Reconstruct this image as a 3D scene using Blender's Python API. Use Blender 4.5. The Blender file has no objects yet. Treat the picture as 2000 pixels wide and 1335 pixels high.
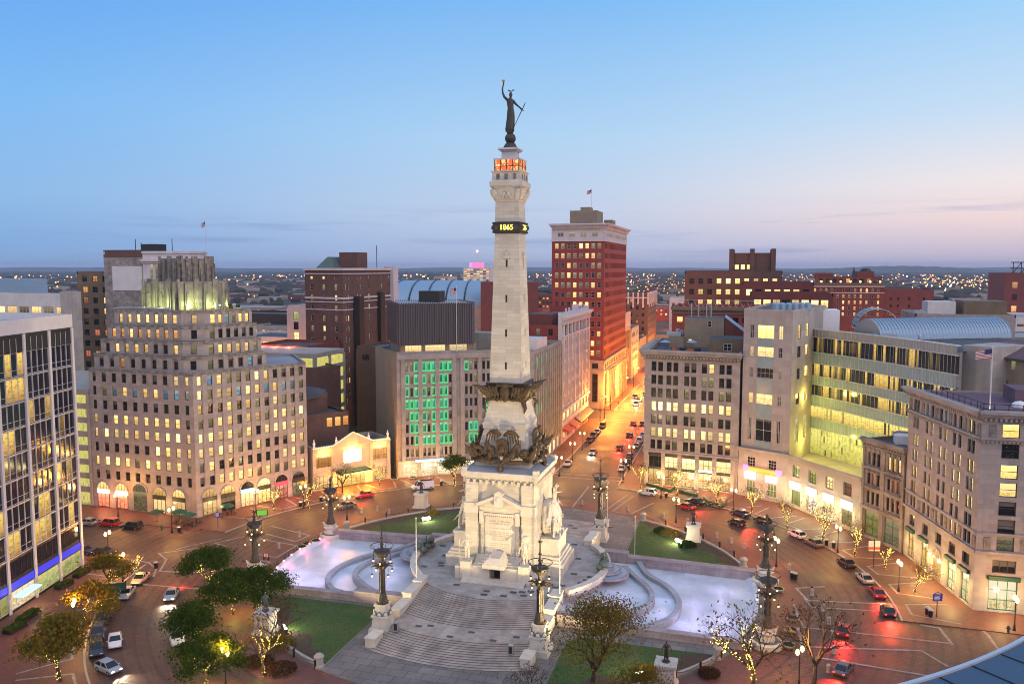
import bpy, bmesh, math, random
from mathutils import Vector, Matrix
R = math.radians
rnd = random.Random(7)
scene = bpy.context.scene
C = scene.collection

# ------------------------------------------------------------------ camera
CX, CY, CZ = 40.04, -138.62, 55.0
PITCH, YAW = math.atan(146 / 1620), R(16)
cd = bpy.data.cameras.new('camera'); cam = bpy.data.objects.new('camera', cd); C.objects.link(cam)
cam.location = (CX, CY, CZ); cam.rotation_euler = (R(90) - PITCH, 0, YAW)
cd.sensor_width = 36; cd.lens = 1620 / 2000 * 36; cd.clip_start = 1; cd.clip_end = 30000
scene.camera = cam

def srgb(r, g, b):
    f = lambda c: (c / 12.92 if c <= .04045 else ((c + .055) / 1.055) ** 2.4)
    return (f(r / 255), f(g / 255), f(b / 255), 1)

class NT:
    def __init__(s, tree): s.t = tree
    def n(s, ty, _p=None, **kw):
        nd = s.t.nodes.new(ty)
        for k, v in (_p or {}).items(): setattr(nd, k, v)
        for k, v in kw.items():
            k = k.replace('_', ' ') if k.replace('_', ' ') in nd.inputs else k
            i = nd.inputs[int(k[1:])] if k[0] == 'i' and k[1:].isdigit() else nd.inputs[k]
            if isinstance(v, bpy.types.NodeSocket): s.t.links.new(v, i)
            else: i.default_value = v
        return nd
    def math(s, op, a, b=0.0, c=None):
        kw = dict(i0=a, i1=b)
        if c is not None: kw['i2'] = c
        return s.n('ShaderNodeMath', {'operation': op}, **kw).outputs[0]
    def mix(s, f, a, b, mode='MIX'):
        nd = s.n('ShaderNodeMix', {'data_type': 'RGBA', 'blend_type': mode, 'clamp_factor': True})
        for k, v in ((0, f), (6, a), (7, b)):
            if isinstance(v, bpy.types.NodeSocket): s.t.links.new(v, nd.inputs[k])
            else: nd.inputs[k].default_value = v
        return nd.outputs[2]
    def ramp(s, f, stops, interp='LINEAR'):
        nd = s.n('ShaderNodeValToRGB', Fac=f); cr = nd.color_ramp; cr.interpolation = interp
        while len(cr.elements) > 1: cr.elements.remove(cr.elements[-1])
        cr.elements[0].position, cr.elements[0].color = stops[0]
        for p, c in stops[1:]:
            e = cr.elements.new(p); e.color = c
        return nd.outputs[0]

# ------------------------------------------------------------------ world: dusk sky
w = bpy.data.worlds.new('World'); scene.world = w; w.use_nodes = True
w.node_tree.nodes.clear(); N = NT(w.node_tree)
tc = N.n('ShaderNodeTexCoord').outputs['Generated']
sx = N.n('ShaderNodeSeparateXYZ', i0=tc)
zz = sx.outputs[2]
west = N.n('ShaderNodeVectorMath', {'operation': 'DOT_PRODUCT'}, i0=tc, i1=(math.cos(YAW), math.sin(YAW), 0)).outputs['Value']
north = N.n('ShaderNodeVectorMath', {'operation': 'DOT_PRODUCT'}, i0=tc, i1=(math.sin(YAW), -math.cos(YAW), 0)).outputs['Value']
fz = N.n('ShaderNodeMapRange', {'clamp': True}, i0=zz, i1=0.0, i2=0.5).outputs[0]
east_r = N.ramp(fz, [(0, srgb(140, 174, 218)), (.05, srgb(130, 174, 226)), (.16, srgb(140, 187, 235)), (.35, srgb(124, 186, 245)), (.6, srgb(96, 164, 242)), (1, srgb(80, 144, 230))])
mid_r = N.ramp(fz, [(0, srgb(178, 186, 216)), (.05, srgb(180, 196, 228)), (.13, srgb(192, 209, 235)), (.3, srgb(176, 212, 244)), (.6, srgb(124, 186, 245)), (1, srgb(84, 148, 228))])
west_r = N.ramp(fz, [(0, srgb(192, 182, 206)), (.04, srgb(214, 198, 214)), (.10, srgb(246, 220, 218)), (.18, srgb(245, 234, 234)), (.32, srgb(202, 224, 246)), (.6, srgb(142, 204, 250)), (1, srgb(92, 156, 232))])
f1 = N.n('ShaderNodeMapRange', {'clamp': True, 'interpolation_type': 'SMOOTHSTEP'}, i0=west, i1=-.62, i2=.06).outputs[0]
f2 = N.n('ShaderNodeMapRange', {'clamp': True, 'interpolation_type': 'SMOOTHSTEP'}, i0=west, i1=-.02, i2=.6).outputs[0]
sky = N.mix(f2, N.mix(f1, east_r, mid_r), west_r)
# thin cloud streaks low in the south and west
mp = N.n('ShaderNodeMapping', Vector=tc, Scale=(2.2, 2.2, 46))
nz = N.n('ShaderNodeTexNoise', Vector=mp.outputs[0], Scale=1.6, Detail=5.0, Roughness=.55).outputs['Fac']
cl = N.n('ShaderNodeMapRange', {'clamp': True}, i0=nz, i1=.53, i2=.72).outputs[0]
band = N.ramp(fz, [(0, (0, 0, 0, 1)), (.03, (.6,) * 3 + (1,)), (.11, (.8,) * 3 + (1,)), (.15, (0, 0, 0, 1))])
sky = N.mix(N.math('MULTIPLY', N.math('MULTIPLY', cl, band), .85), sky, srgb(128, 150, 200))
# sky brightened overhead and in the north, out of view, to light the facades
bk = N.n('ShaderNodeMapRange', {'clamp': True, 'interpolation_type': 'SMOOTHSTEP'}, i0=north, i1=-.45, i2=.5).outputs[0]
sky = N.mix(bk, sky, (1.0, .93, 1.08, 1))
zn = N.n('ShaderNodeMapRange', {'clamp': True, 'interpolation_type': 'SMOOTHSTEP'}, i0=zz, i1=.42, i2=.9).outputs[0]
sky = N.mix(zn, sky, (.52, .66, .92, 1))
nish = N.n('ShaderNodeTexSky', {'sky_type': 'NISHITA', 'sun_disc': False, 'sun_elevation': R(3), 'sun_rotation': R(60)})
ad = N.mix(1.0, sky, N.mix(1.0, nish.outputs[0], (.004, .004, .004, 1), 'MULTIPLY'), 'ADD')
bg = N.n('ShaderNodeBackground', Color=ad, Strength=1.0)
N.n('ShaderNodeOutputWorld', Surface=bg.outputs[0])

# soft afterglow from the north-west sky
sl = bpy.data.lights.new('sun', 'SUN'); so = bpy.data.objects.new('sun', sl); C.objects.link(so)
sl.energy = .85; sl.angle = R(50); sl.color = (1, .80, .80)
so.rotation_euler = (R(62), 0, YAW + R(48))

scene.view_settings.view_transform = 'Standard'; scene.view_settings.look = 'None'
scene.view_settings.exposure = 0; scene.view_settings.gamma = 1
scene.render.engine = 'CYCLES'
cy = scene.cycles
cy.max_bounces = 5; cy.diffuse_bounces = 2; cy.glossy_bounces = 2; cy.transmission_bounces = 2; cy.volume_bounces = 0
cy.caustics_reflective = cy.caustics_refractive = False
cy.filter_width = 1.0; cy.sample_clamp_indirect = 3; cy.use_denoising = True; cy.use_light_tree = True

# ------------------------------------------------------------------ mesh builder
class MB:
    def __init__(s): s.v = []; s.f = []; s.m = []; s.uv = []
    def face(s, pts, m=0, uv=None):
        i = len(s.v); s.v.extend(pts); s.f.append(tuple(range(i, i + len(pts)))); s.m.append(m); s.uv.append(uv)
    def grid(s, rings, m=0, closed=True, cap0=False, cap1=False):   # rings: lists of points sharing vertices
        n = len(rings[0]); b = len(s.v)
        for r in rings: s.v.extend(r)
        for k in range(len(rings) - 1):
            for i in range(n if closed else n - 1):
                j = (i + 1) % n
                s.f.append((b + k * n + i, b + k * n + j, b + (k + 1) * n + j, b + (k + 1) * n + i)); s.m.append(m); s.uv.append(None)
        if cap0: s.f.append(tuple(b + i for i in reversed(range(n)))); s.m.append(m); s.uv.append(None)
        if cap1: s.f.append(tuple(b + (len(rings) - 1) * n + i for i in range(n))); s.m.append(m); s.uv.append(None)
    def prism(s, poly, z0, z1, m=0, top=True, bottom=False, mtop=None):  # poly counter-clockwise
        n = len(poly)
        for i in range(n):
            a, b = poly[i], poly[(i + 1) % n]
            s.face([(a[0], a[1], z0), (b[0], b[1], z0), (b[0], b[1], z1), (a[0], a[1], z1)], m)
        if top: s.face([(p[0], p[1], z1) for p in poly], m if mtop is None else mtop)
        if bottom: s.face([(p[0], p[1], z0) for p in reversed(poly)], m)
    def box(s, x0, x1, y0, y1, z0, z1, m=0, bottom=True, mtop=None):
        s.prism([(x0, y0), (x1, y0), (x1, y1), (x0, y1)], z0, z1, m, True, bottom, mtop)
    def frustum(s, x0, x1, y0, y1, z0, z1, tx, ty, m=0):                 # box whose top is inset by tx, ty
        a = [(x0, y0, z0), (x1, y0, z0), (x1, y1, z0), (x0, y1, z0)]
        b = [(x0 + tx, y0 + ty, z1), (x1 - tx, y0 + ty, z1), (x1 - tx, y1 - ty, z1), (x0 + tx, y1 - ty, z1)]
        for i in range(4):
            j = (i + 1) % 4; s.face([a[i], a[j], b[j], b[i]], m)
        s.face(b, m); s.face(a[::-1], m)
    def bar(s, A, B, z0, z1, out=.2, inn=.2, m=0):                       # upright slab along A>B; out = to the right of A>B
        dx, dy = B[0] - A[0], B[1] - A[1]; l = math.hypot(dx, dy) or 1; nx, ny = dy / l, -dx / l
        s.prism([(A[0] + nx * out, A[1] + ny * out), (B[0] + nx * out, B[1] + ny * out), (B[0] - nx * inn, B[1] - ny * inn), (A[0] - nx * inn, A[1] - ny * inn)], z0, z1, m, True, True)
    def lathe(s, prof, n=12, cx=0, cy=0, m=0, ph=0):
        s.grid([[(cx + r * math.cos(ph + 2 * math.pi * i / n), cy + r * math.sin(ph + 2 * math.pi * i / n), z) for i in range(n)] for r, z in prof], m, True, True, True)
    def tube(s, pts, rad, n=6, m=0):
        rings = []; P = [Vector(p) for p in pts]
        for k, p in enumerate(P):
            d = (P[min(k + 1, len(P) - 1)] - P[max(k - 1, 0)])
            if d.length < 1e-6: d = Vector((0, 0, 1))
            d.normalize(); a = Vector((0, 0, 1)) if abs(d.z) < .9 else Vector((1, 0, 0))
            u = d.cross(a).normalized(); q = d.cross(u); r = rad[k] if isinstance(rad, (list, tuple)) else rad
            rings.append([tuple(p + (u * math.cos(2 * math.pi * i / n) + q * math.sin(2 * math.pi * i / n)) * r) for i in range(n)])
        s.grid(rings, m, True, True, True)
    def blob(s, c, r, n=8, k=5, m=0, jit=0, rg=rnd):
        rx, ry, rz = r if isinstance(r, (tuple, list)) else (r, r, r)
        rings = []
        for a in range(k + 1):
            t = math.pi * (a + .001) / (k + .002)
            rings.append([(c[0] + rx * math.sin(t) * math.cos(2 * math.pi * i / n) * (1 + rg.uniform(-jit, jit)), c[1] + ry * math.sin(t) * math.sin(2 * math.pi * i / n) * (1 + rg.uniform(-jit, jit)), c[2] - rz * math.cos(t)) for i in range(n)])
        s.grid(rings, m, True)
    def mesh(s, name, mats, smooth=False):
        me = bpy.data.meshes.new(name); me.from_pydata(s.v, [], s.f)
        for mm in mats: me.materials.append(mm)
        me.polygons.foreach_set('material_index', s.m)
        if smooth: me.polygons.foreach_set('use_smooth', [True] * len(s.f))
        ul = me.uv_layers.new(name='UVMap'); uvs = []
        v = s.v
        for f, uv in zip(s.f, s.uv):
            if uv: 
                for q in uv: uvs += q
                continue
            a, b, c = v[f[0]], v[f[1]], v[f[2]]
            e1 = (b[0] - a[0], b[1] - a[1], b[2] - a[2]); e2 = (c[0] - a[0], c[1] - a[1], c[2] - a[2])
            nx = e1[1] * e2[2] - e1[2] * e2[1]; ny = e1[2] * e2[0] - e1[0] * e2[2]; nz_ = e1[0] * e2[1] - e1[1] * e2[0]
            h = math.hypot(nx, ny)
            if abs(nz_) > h * 1.2 or h < 1e-9:
                for i in f: uvs += (v[i][0], v[i][1])
            else:
                tx, ty = -ny / h, nx / h
                for i in f: uvs += (v[i][0] * tx + v[i][1] * ty, v[i][2])
        ul.data.foreach_set('uv', uvs)
        me.update(); return me
    def build(s, name, mats, parent=None, smooth=False, loc=None):
        if not isinstance(mats, (list, tuple)): mats = [mats]
        o = bpy.data.objects.new(name, s.mesh(name, mats, smooth)); C.objects.link(o)
        if parent is not None:
            o.parent = parent; o.location = loc if loc is not None else -wloc(parent)
        elif loc is not None: o.location = loc
        return o

def wloc(o):
    p = o.location.copy()
    while o.parent: o = o.parent; p = p + o.location
    return p
def tag(o, label=None, cat=None, group=None, kind=None):
    for k, v in (('label', label), ('category', cat), ('group', group), ('kind', kind)):
        if v: o[k] = v
    return o
def thing(name, loc=(0, 0, 0), label=None, cat=None, group=None, rz=0):
    o = bpy.data.objects.new(name, None); C.objects.link(o); o.location = loc; o.rotation_euler = (0, 0, rz)
    o.empty_display_size = .3
    return tag(o, label, cat, group)
def kids(o): return list(o.children)
def copy_tree(o, parent=None):
    c = o.copy(); C.objects.link(c)
    if parent: c.parent = parent
    for ch in kids(o): copy_tree(ch, c)
    return c
def part_light(parent, name, ty, loc, energy, color, size=.2, spot=None, rot=None):
    l = bpy.data.lights.new(name, ty); o = bpy.data.objects.new(name, l); C.objects.link(o)
    l.energy = energy; l.color = color
    if ty == 'AREA': l.size = size
    else: l.shadow_soft_size = size
    if spot: l.spot_size, l.spot_blend = spot
    if parent: o.parent = parent
    o.location = loc
    if rot: o.rotation_euler = rot
    return o
def aim(o, frm, to):                        # rotation that points -Z from frm to to
    return (Vector(to) - Vector(frm)).to_track_quat('-Z', 'Y').to_euler()
def lerp(a, b, t): return (a[0] + (b[0] - a[0]) * t, a[1] + (b[1] - a[1]) * t)
def pol(r, deg): return (r * math.cos(R(deg)), r * math.sin(R(deg)))
# ------------------------------------------------------------------ materials
def newmat(name):
    m = bpy.data.materials.new(name); m.use_nodes = True; m.node_tree.nodes.clear()
    return m, NT(m.node_tree)
def finish(N, **kw):
    p = N.n('ShaderNodeBsdfPrincipled', **kw); N.n('ShaderNodeOutputMaterial', Surface=p.outputs[0]); return p
def noise(N, vec, scale, detail=4.0, rough=.6):
    return N.n('ShaderNodeTexNoise', Vector=vec, Scale=scale, Detail=detail, Roughness=rough).outputs['Fac']
def rng(N, v, a, b, c=0.0, d=1.0):
    return N.n('ShaderNodeMapRange', {'clamp': True}, i0=v, i1=a, i2=b, i3=c, i4=d).outputs[0]

def stone(name, c1, c2, block=None, mortar=.75, rough=.75, streak=.25, bump=.0, var=.5, scale=.35):
    m, N = newmat(name); tc = N.n('ShaderNodeTexCoord'); uv = tc.outputs['UV']; ob = tc.outputs['Object']
    f = rng(N, noise(N, ob, scale, 6.0), .3, .7)
    col = N.mix(N.math('MULTIPLY', f, var * 2), c1, c2)
    if block:
        bw, bh, ms = block
        b = N.n('ShaderNodeTexBrick', {'offset': .5}, Vector=uv, Color1=(1, 1, 1, 1), Color2=(.8, .8, .8, 1), Mortar=(mortar,) * 3 + (1,), Scale=1.0)
        b.inputs['Mortar Size'].default_value = ms; b.inputs['Mortar Smooth'].default_value = .3
        b.inputs['Brick Width'].default_value = bw; b.inputs['Row Height'].default_value = bh; b.inputs['Bias'].default_value = 0
        col = N.mix(1.0, col, b.outputs['Color'], 'MULTIPLY')
    if streak:
        mp = N.n('ShaderNodeMapping', Vector=ob, Scale=(1.3, 1.3, .06))
        s = rng(N, noise(N, mp.outputs[0], 1.0, 5.0, .65), .5, .75)
        col = N.mix(N.math('MULTIPLY', s, streak), col, (c1[0] * .3, c1[1] * .29, c1[2] * .28, 1))
    g = noise(N, ob, 9.0, 3.0)
    col = N.mix(.25, col, N.mix(g, (.6, .6, .6, 1), (1.35, 1.35, 1.35, 1)), 'MULTIPLY')
    kw = dict(Base_Color=col, Roughness=rough)
    if bump:
        kw['Normal'] = N.n('ShaderNodeBump', Strength=bump, Distance=.3, Height=noise(N, ob, 1.5, 5.0)).outputs[0]
    finish(N, **kw); return m

def plain(name, c, rough=.6, metal=0.0, var=.12, scale=2.0, spec=.5, alpha=None):
    m, N = newmat(name); ob = N.n('ShaderNodeTexCoord').outputs['Object']
    f = noise(N, ob, scale, 4.0)
    col = N.mix(f, tuple(x * (1 - var) for x in c[:3]) + (1,), tuple(min(1, x * (1 + var)) for x in c[:3]) + (1,))
    p = finish(N, Base_Color=col, Roughness=rough, Metallic=metal)
    p.inputs['Specular IOR Level'].default_value = spec
    return m
def glow(name, c, s, sample=False):
    m, N = newmat(name); finish(N, Base_Color=(.02, .02, .02, 1), Emission_Color=c, Emission_Strength=s)
    m.cycles.emission_sampling = 'AUTO' if sample else 'NONE'
    return m

def pane(name, kind, tint=(1, .72, .25, 1), dim=(.35, .2, .05, 1), s=1.0, base=(.014, .016, .02, 1), clutter=.6, cells=(1, 1)):
    """a window pane: kind 'lit' shows a lit room (ceiling light above, furniture below), 'dark' an unlit one, some with blinds"""
    m, N = newmat(name); tc = N.n('ShaderNodeTexCoord'); uv = tc.outputs['UV']
    r = N.math('FRACT', N.math('ADD', N.n('ShaderNodeObjectInfo').outputs['Random'], N.n('ShaderNodeNewGeometry').outputs['Random Per Island']))
    off = N.n('ShaderNodeCombineXYZ', i0=N.math('MULTIPLY', r, 91.0), i1=N.math('MULTIPLY', r, 57.0)).outputs[0]
    pv = N.n('ShaderNodeVectorMath', {'operation': 'ADD'}, i0=uv, i1=off).outputs[0]
    s_ = N.n('ShaderNodeSeparateXYZ', i0=uv); y = s_.outputs[1]
    if kind == 'lit':
        n1 = noise(N, pv, 4.5, 4.0, .7); n2 = noise(N, pv, 11.0, 2.0)
        room = N.mix(rng(N, n1, .35, .65), dim, N.mix(N.math('FRACT', N.math('MULTIPLY', r, 5.31)), tint, (tint[0], tint[1] * 1.22, tint[2] * 2.4, 1)))
        low = rng(N, y, .15, .6, clutter, .08)
        room = N.mix(N.math('MULTIPLY', low, rng(N, n2, .42, .62)), room, (.06, .03, .012, 1))
        top = rng(N, y, .7, .95)
        room = N.mix(N.math('MULTIPLY', top, .5), room, (1.25, 1.0, .5, 1))
        # a blind drawn part of the way in some of the windows
        bl = N.math('MULTIPLY', N.math('GREATER_THAN', y, N.math('SUBTRACT', 1.25, N.math('FRACT', N.math('MULTIPLY', r, 7.13)))), N.math('GREATER_THAN', r, .35))
        room = N.mix(N.math('MULTIPLY', bl, .7), room, (tint[0] * .95, tint[1] * .98, tint[2] * 1.5, 1))
        lum = N.math('MULTIPLY', s, N.math('ADD', .4, N.math('MULTIPLY', N.math('FRACT', N.math('MULTIPLY', r, 13.7)), .95)))
        p = finish(N, Base_Color=(.02, .02, .02, 1), Roughness=.12, Emission_Color=room, Emission_Strength=lum)
    elif kind == 'office':      # long glazed bay: some rooms lit, most dark
        sc = N.n('ShaderNodeVectorMath', {'operation': 'MULTIPLY'}, i0=uv, i1=cells + (1,)).outputs[0]
        fl = N.n('ShaderNodeVectorMath', {'operation': 'FLOOR'}, i0=sc).outputs[0]
        wn = N.n('ShaderNodeTexWhiteNoise', {'noise_dimensions': '3D'}, Vector=N.n('ShaderNodeVectorMath', {'operation': 'ADD'}, i0=fl, i1=off).outputs[0])
        n1 = noise(N, pv, 7.0, 4.0, .7)
        on = N.math('MULTIPLY', rng(N, wn.outputs[0], 1 - clutter, 1 - clutter + .12), rng(N, n1, .3, .5, .35, 1))
        col = N.mix(rng(N, N.math('ADD', N.math('MULTIPLY', y, .6), N.math('MULTIPLY', n1, .5)), .3, .75), dim, tint)
        p = finish(N, Base_Color=base, Roughness=.08, Emission_Color=col, Emission_Strength=N.math('MULTIPLY', on, s))
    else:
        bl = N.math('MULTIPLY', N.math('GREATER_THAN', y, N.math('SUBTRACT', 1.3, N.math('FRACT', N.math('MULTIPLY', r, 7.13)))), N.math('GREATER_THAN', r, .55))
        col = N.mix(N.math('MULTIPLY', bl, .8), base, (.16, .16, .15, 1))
        gl = N.math('MULTIPLY', rng(N, noise(N, pv, 6.0, 3.0), .62, .72), .25 * s)  # faint patches of warm glow put into the unlit pane
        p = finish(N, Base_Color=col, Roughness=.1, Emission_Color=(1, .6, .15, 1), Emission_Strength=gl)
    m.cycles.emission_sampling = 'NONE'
    return m

LIME1, LIME2 = (.40, .355, .335, 1), (.31, .275, .26, 1)
M = {}
M['lime'] = stone('limestone', LIME1, LIME2, (1.6, .8, .012), .7)
M['lime_dark'] = stone('weathered_limestone', (.35, .315, .29, 1), (.17, .155, .14, 1), (1.4, .7, .012), .7, streak=.6)
M['lime_stain'] = stone('stained_limestone', (.30, .28, .25, 1), (.09, .085, .075, 1), None, streak=.7, scale=1.2)
M['pale'] = stone('pale_limestone', (.47, .42, .385, 1), (.38, .34, .315, 1), (3.0, 1.6, .01), .82, streak=.18)
M['pier'] = stone('white_stone', (.66, .63, .62, 1), (.55, .53, .53, 1), None, streak=.12)
M['grey_stone'] = stone('grey_limestone', (.35, .33, .32, 1), (.26, .245, .24, 1), (2.4, 1.2, .01), .8, streak=.3)
M['mon'] = stone('monument_limestone', (.64, .60, .52, 1), (.54, .50, .42, 1), (2.6, .62, .016), .6, streak=.15, rough=.8, var=.35)
M['mon_plain'] = stone('carved_limestone', (.66, .62, .55, 1), (.50, .46, .40, 1), None, streak=.22, bump=.4, rough=.8)
M['terrace'] = stone('terrace_stone', (.42, .40, .39, 1), (.27, .26, .26, 1), (2.2, 1.1, .012), .6, streak=0, scale=.5)
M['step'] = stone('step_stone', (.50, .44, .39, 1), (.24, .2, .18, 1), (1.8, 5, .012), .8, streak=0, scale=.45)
M['red'] = stone('red_brick', (.31, .05, .042, 1), (.24, .04, .035, 1), (.5, .16, .012), .8, streak=.2)
M['brown'] = stone('brown_brick', (.15, .075, .06, 1), (.10, .055, .045, 1), (.5, .16, .012), .85, streak=.3)
M['dkred'] = stone('dark_red_brick', (.19, .045, .04, 1), (.13, .035, .03, 1), (.5, .16, .012), .8, streak=.25)
M['tan'] = stone('tan_brick', (.33, .27, .19, 1), (.26, .21, .15, 1), (.5, .2, .015), .75, streak=.3)
M['ochre'] = stone('ochre_brick', (.22, .16, .10, 1), (.16, .115, .075, 1), (.5, .2, .012), .8, streak=.2)
M['weather'] = stone('weathered_concrete', (.42, .38, .35, 1), (.17, .145, .13, 1), (1.2, .5, .02), .75, streak=.6, scale=.6)
M['terracotta'] = stone('white_terracotta', (.60, .56, .58, 1), (.48, .45, .47, 1), None, streak=.2)
M['conc'] = stone('concrete', (.40, .36, .32, 1), (.30, .27, .24, 1), None, streak=.35)
M['roof'] = stone('roof_felt', (.10, .105, .115, 1), (.05, .053, .06, 1), None, streak=0, rough=.9, scale=.2)
M['roof_pale'] = stone('pale_roof', (.34, .36, .4, 1), (.22, .235, .26, 1), None, streak=0, rough=.8, scale=.15)
M['roof_purple'] = stone('purple_roof', (.17, .10, .13, 1), (.11, .07, .09, 1), None, streak=0, rough=.8, scale=.25)
M['metal_blue'] = plain('blue_grey_metal', (.24, .36, .48, 1), .5, .15)
M['metal'] = plain('grey_metal', (.42, .44, .46, 1), .4, .7)
M['louvre'] = plain('dark_louvre', (.085, .08, .095, 1), .5, .3)
M['dk'] = plain('dark_metal', (.022, .022, .024, 1), .45, .3)
M['frame'] = plain('dark_window_frame', (.03, .028, .026, 1), .5)
M['frame_w'] = plain('white_window_frame', (.55, .53, .5, 1), .5)
M['mull'] = plain('pale_mullion', (.56, .56, .58, 1), .4, .2)
M['bronze'] = stone('brown_bronze', (.055, .045, .038, 1), (.032, .03, .028, 1), None, streak=.3, rough=.5, scale=1.5)
M['gilt'] = stone('gilt_bronze', (.10, .052, .012, 1), (.02, .015, .01, 1), None, streak=.3, rough=.5, bump=.6, scale=1.6)
M['verdigris'] = plain('green_bronze', (.09, .13, .12, 1), .6, .2, .4)
M['gold'] = plain('gold_leaf', (.75, .5, .16, 1), .3, .8)
M['white'] = plain('white_paint', (.78, .78, .8, 1), .5)
M['green_p'] = plain('green_paint', (.012, .075, .05, 1), .5)
M['blue_p'] = plain('blue_paint', (.02, .04, .32, 1), .4)
M['red_p'] = plain('red_fabric', (.4, .03, .03, 1), .7)
M['orange_p'] = plain('orange_plastic', (.65, .12, .02, 1), .5)
M['soil'] = plain('mulch', (.07, .045, .03, 1), .95, 0, .6, 3.0)
M['water'] = plain('still_water', (.05, .08, .1, 1), .05)
M['pool'] = stone('painted_pool', (.66, .72, .78, 1), (.46, .53, .62, 1), (4, 4, .03), .8, streak=0, rough=.4, scale=.25)
M['poolwall'] = stone('pool_wall_stone', (.40, .35, .37, 1), (.24, .2, .22, 1), (1.6, .5, .015), .6, streak=.5)
# glass
M['W'] = pane('lit_window_warm', 'lit', (1, .62, .16, 1), (.75, .38, .07, 1), 1.6)
M['Y'] = pane('lit_window_yellow', 'lit', (1, .74, .22, 1), (.95, .55, .12, 1), 1.9)
M['O'] = pane('lit_window_orange', 'lit', (1, .42, .08, 1), (.6, .22, .03, 1), 1.1)
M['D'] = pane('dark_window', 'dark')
M['E'] = pane('dim_window', 'lit', (.45, .36, .12, 1), (.12, .09, .03, 1), .6)
M['T'] = pane('teal_window', 'lit', (.35, .62, .55, 1), (.1, .25, .22, 1), .55)
M['K'] = pane('red_lit_window', 'lit', (1, .2, .08, 1), (.5, .25, .04, 1), .7)
M['G'] = pane('green_lit_window', 'lit', (.02, .36, .16, 1), (.01, .14, .08, 1), 1.2)
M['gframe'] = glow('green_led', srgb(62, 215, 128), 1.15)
M['A'] = pane('office_bay', 'office', (1, .62, .12, 1), (.35, .18, .03, 1), .9, (.010, .012, .024, 1), .06, (4, 1))
M['A2'] = pane('office_bay_lit', 'office', (1, .66, .13, 1), (.5, .26, .04, 1), 1.0, (.010, .012, .024, 1), .38, (4, 1))
M['S'] = pane('shop_window', 'lit', (1, .62, .16, 1), (.7, .25, .04, 1), 1.5, clutter=.75)
M['S2'] = pane('shop_window_white', 'lit', (1, .85, .42, 1), (.8, .55, .18, 1), 1.5, clutter=.5)
M['S3'] = pane('shop_window_red', 'lit', (1, .3, .12, 1), (.7, .1, .03, 1), 1.4)
M['V'] = pane('green_glass_lit', 'lit', (.62, .6, .12, 1), (.25, .27, .04, 1), .8, clutter=.4)
M['cw'] = pane('curtain_wall', 'office', (1, .68, .14, 1), (.6, .34, .05, 1), 1.0, (.03, .04, .045, 1), .45, (9, 1))
M['cw_dim'] = pane('curtain_wall_dim', 'office', (1, .66, .14, 1), (.6, .34, .05, 1), .9, (.02, .025, .03, 1), .22, (9, 1))
M['cw_lit'] = pane('curtain_wall_lit', 'office', (1, .8, .2, 1), (.75, .5, .08, 1), 1.1, (.05, .06, .05, 1), .95, (9, 1))
M['atrium'] = pane('atrium_glass', 'office', (.9, .82, .2, 1), (.55, .48, .08, 1), 1.0, (.06, .07, .05, 1), .97, (12, 4))
M['spandrel'] = plain('pale_green_glass', (.28, .36, .37, 1), .12, 0, .2, .6)
M['bulb'] = glow('string_light_bulb', (1, .72, .14, 1), 7.0)
M['lampg'] = glow('lamp_globe', (1, .75, .3, 1), 5.0)
M['lampo'] = glow('sodium_lamp', (1, .5, .12, 1), 9.0)
M['flood'] = glow('floodlight_lens', (1, .93, .62, 1), 26.0)
M['sign_w'] = glow('white_sign_glow', (1, .97, .85, 1), 2.6, True)
M['sign_o'] = glow('orange_sign_glow', (1, .34, .04, 1), 2.2, True)
M['sign_p'] = glow('pink_sign_glow', (1, .25, .5, 1), 2.0)
M['sign_r'] = glow('red_sign_glow', (1, .05, .08, 1), 1.6, True)
M['sign_b'] = glow('blue_sign_glow', (.01, .04, .9, 1), .9)
M['sign_c'] = glow('pale_blue_sign_glow', (.5, .75, 1, 1), 1.4)
M['tail'] = glow('tail_lamp_lit', (1, .03, .02, 1), 6.0)
M['head'] = glow('head_lamp_lit', (1, .93, .75, 1), 9.0)
M['tail_off'] = plain('tail_lamp', (.3, .01, .01, 1), .2)
M['head_off'] = plain('head_lamp', (.6, .62, .65, 1), .1)
M['pinkled'] = glow('pink_lamp', (1, .22, .2, 1), 5.0)
M['lilacled'] = glow('lilac_lamp', (.6, .5, 1, 1), 1.0)
M['txt_glow'] = glow('lit_figures', (1, .78, .12, 1), 2.6)
M['tyre'] = plain('tyre_rubber', (.02, .02, .02, 1), .8)
M['rim'] = plain('alloy_rim', (.5, .5, .52, 1), .3, .8)
M['carglass'] = plain('car_glass', (.015, .018, .022, 1), .05)
for k, c in dict(white=(.72, .72, .74), black=(.012, .012, .014), grey=(.11, .115, .125), silver=(.42, .43, .45), red=(.4, .012, .012), navy=(.02, .03, .08), gold=(.5, .42, .28)).items():
    m, N = newmat(k + '_car_paint'); p = finish(N, Base_Color=c + (1,), Roughness=.35, Metallic=.3 if k in ('silver', 'grey', 'gold') else 0.0)
    p.inputs['Coat Weight'].default_value = .7; M['car_' + k] = m
def foliage(name, c1, c2, c3):
    m, N = newmat(name); g = N.n('ShaderNodeNewGeometry'); ob = N.n('ShaderNodeTexCoord').outputs['Object']
    col = N.mix(g.outputs['Random Per Island'], c1, c2)
    col = N.mix(rng(N, noise(N, ob, .6, 3.0), .4, .65), col, c3)
    b = N.n('ShaderNodeBsdfDiffuse', Color=col); t = N.n('ShaderNodeBsdfTranslucent', Color=col)
    mx = N.n('ShaderNodeMixShader', i0=.35, i1=b.outputs[0], i2=t.outputs[0]); N.n('ShaderNodeOutputMaterial', Surface=mx.outputs[0]); return m
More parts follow.
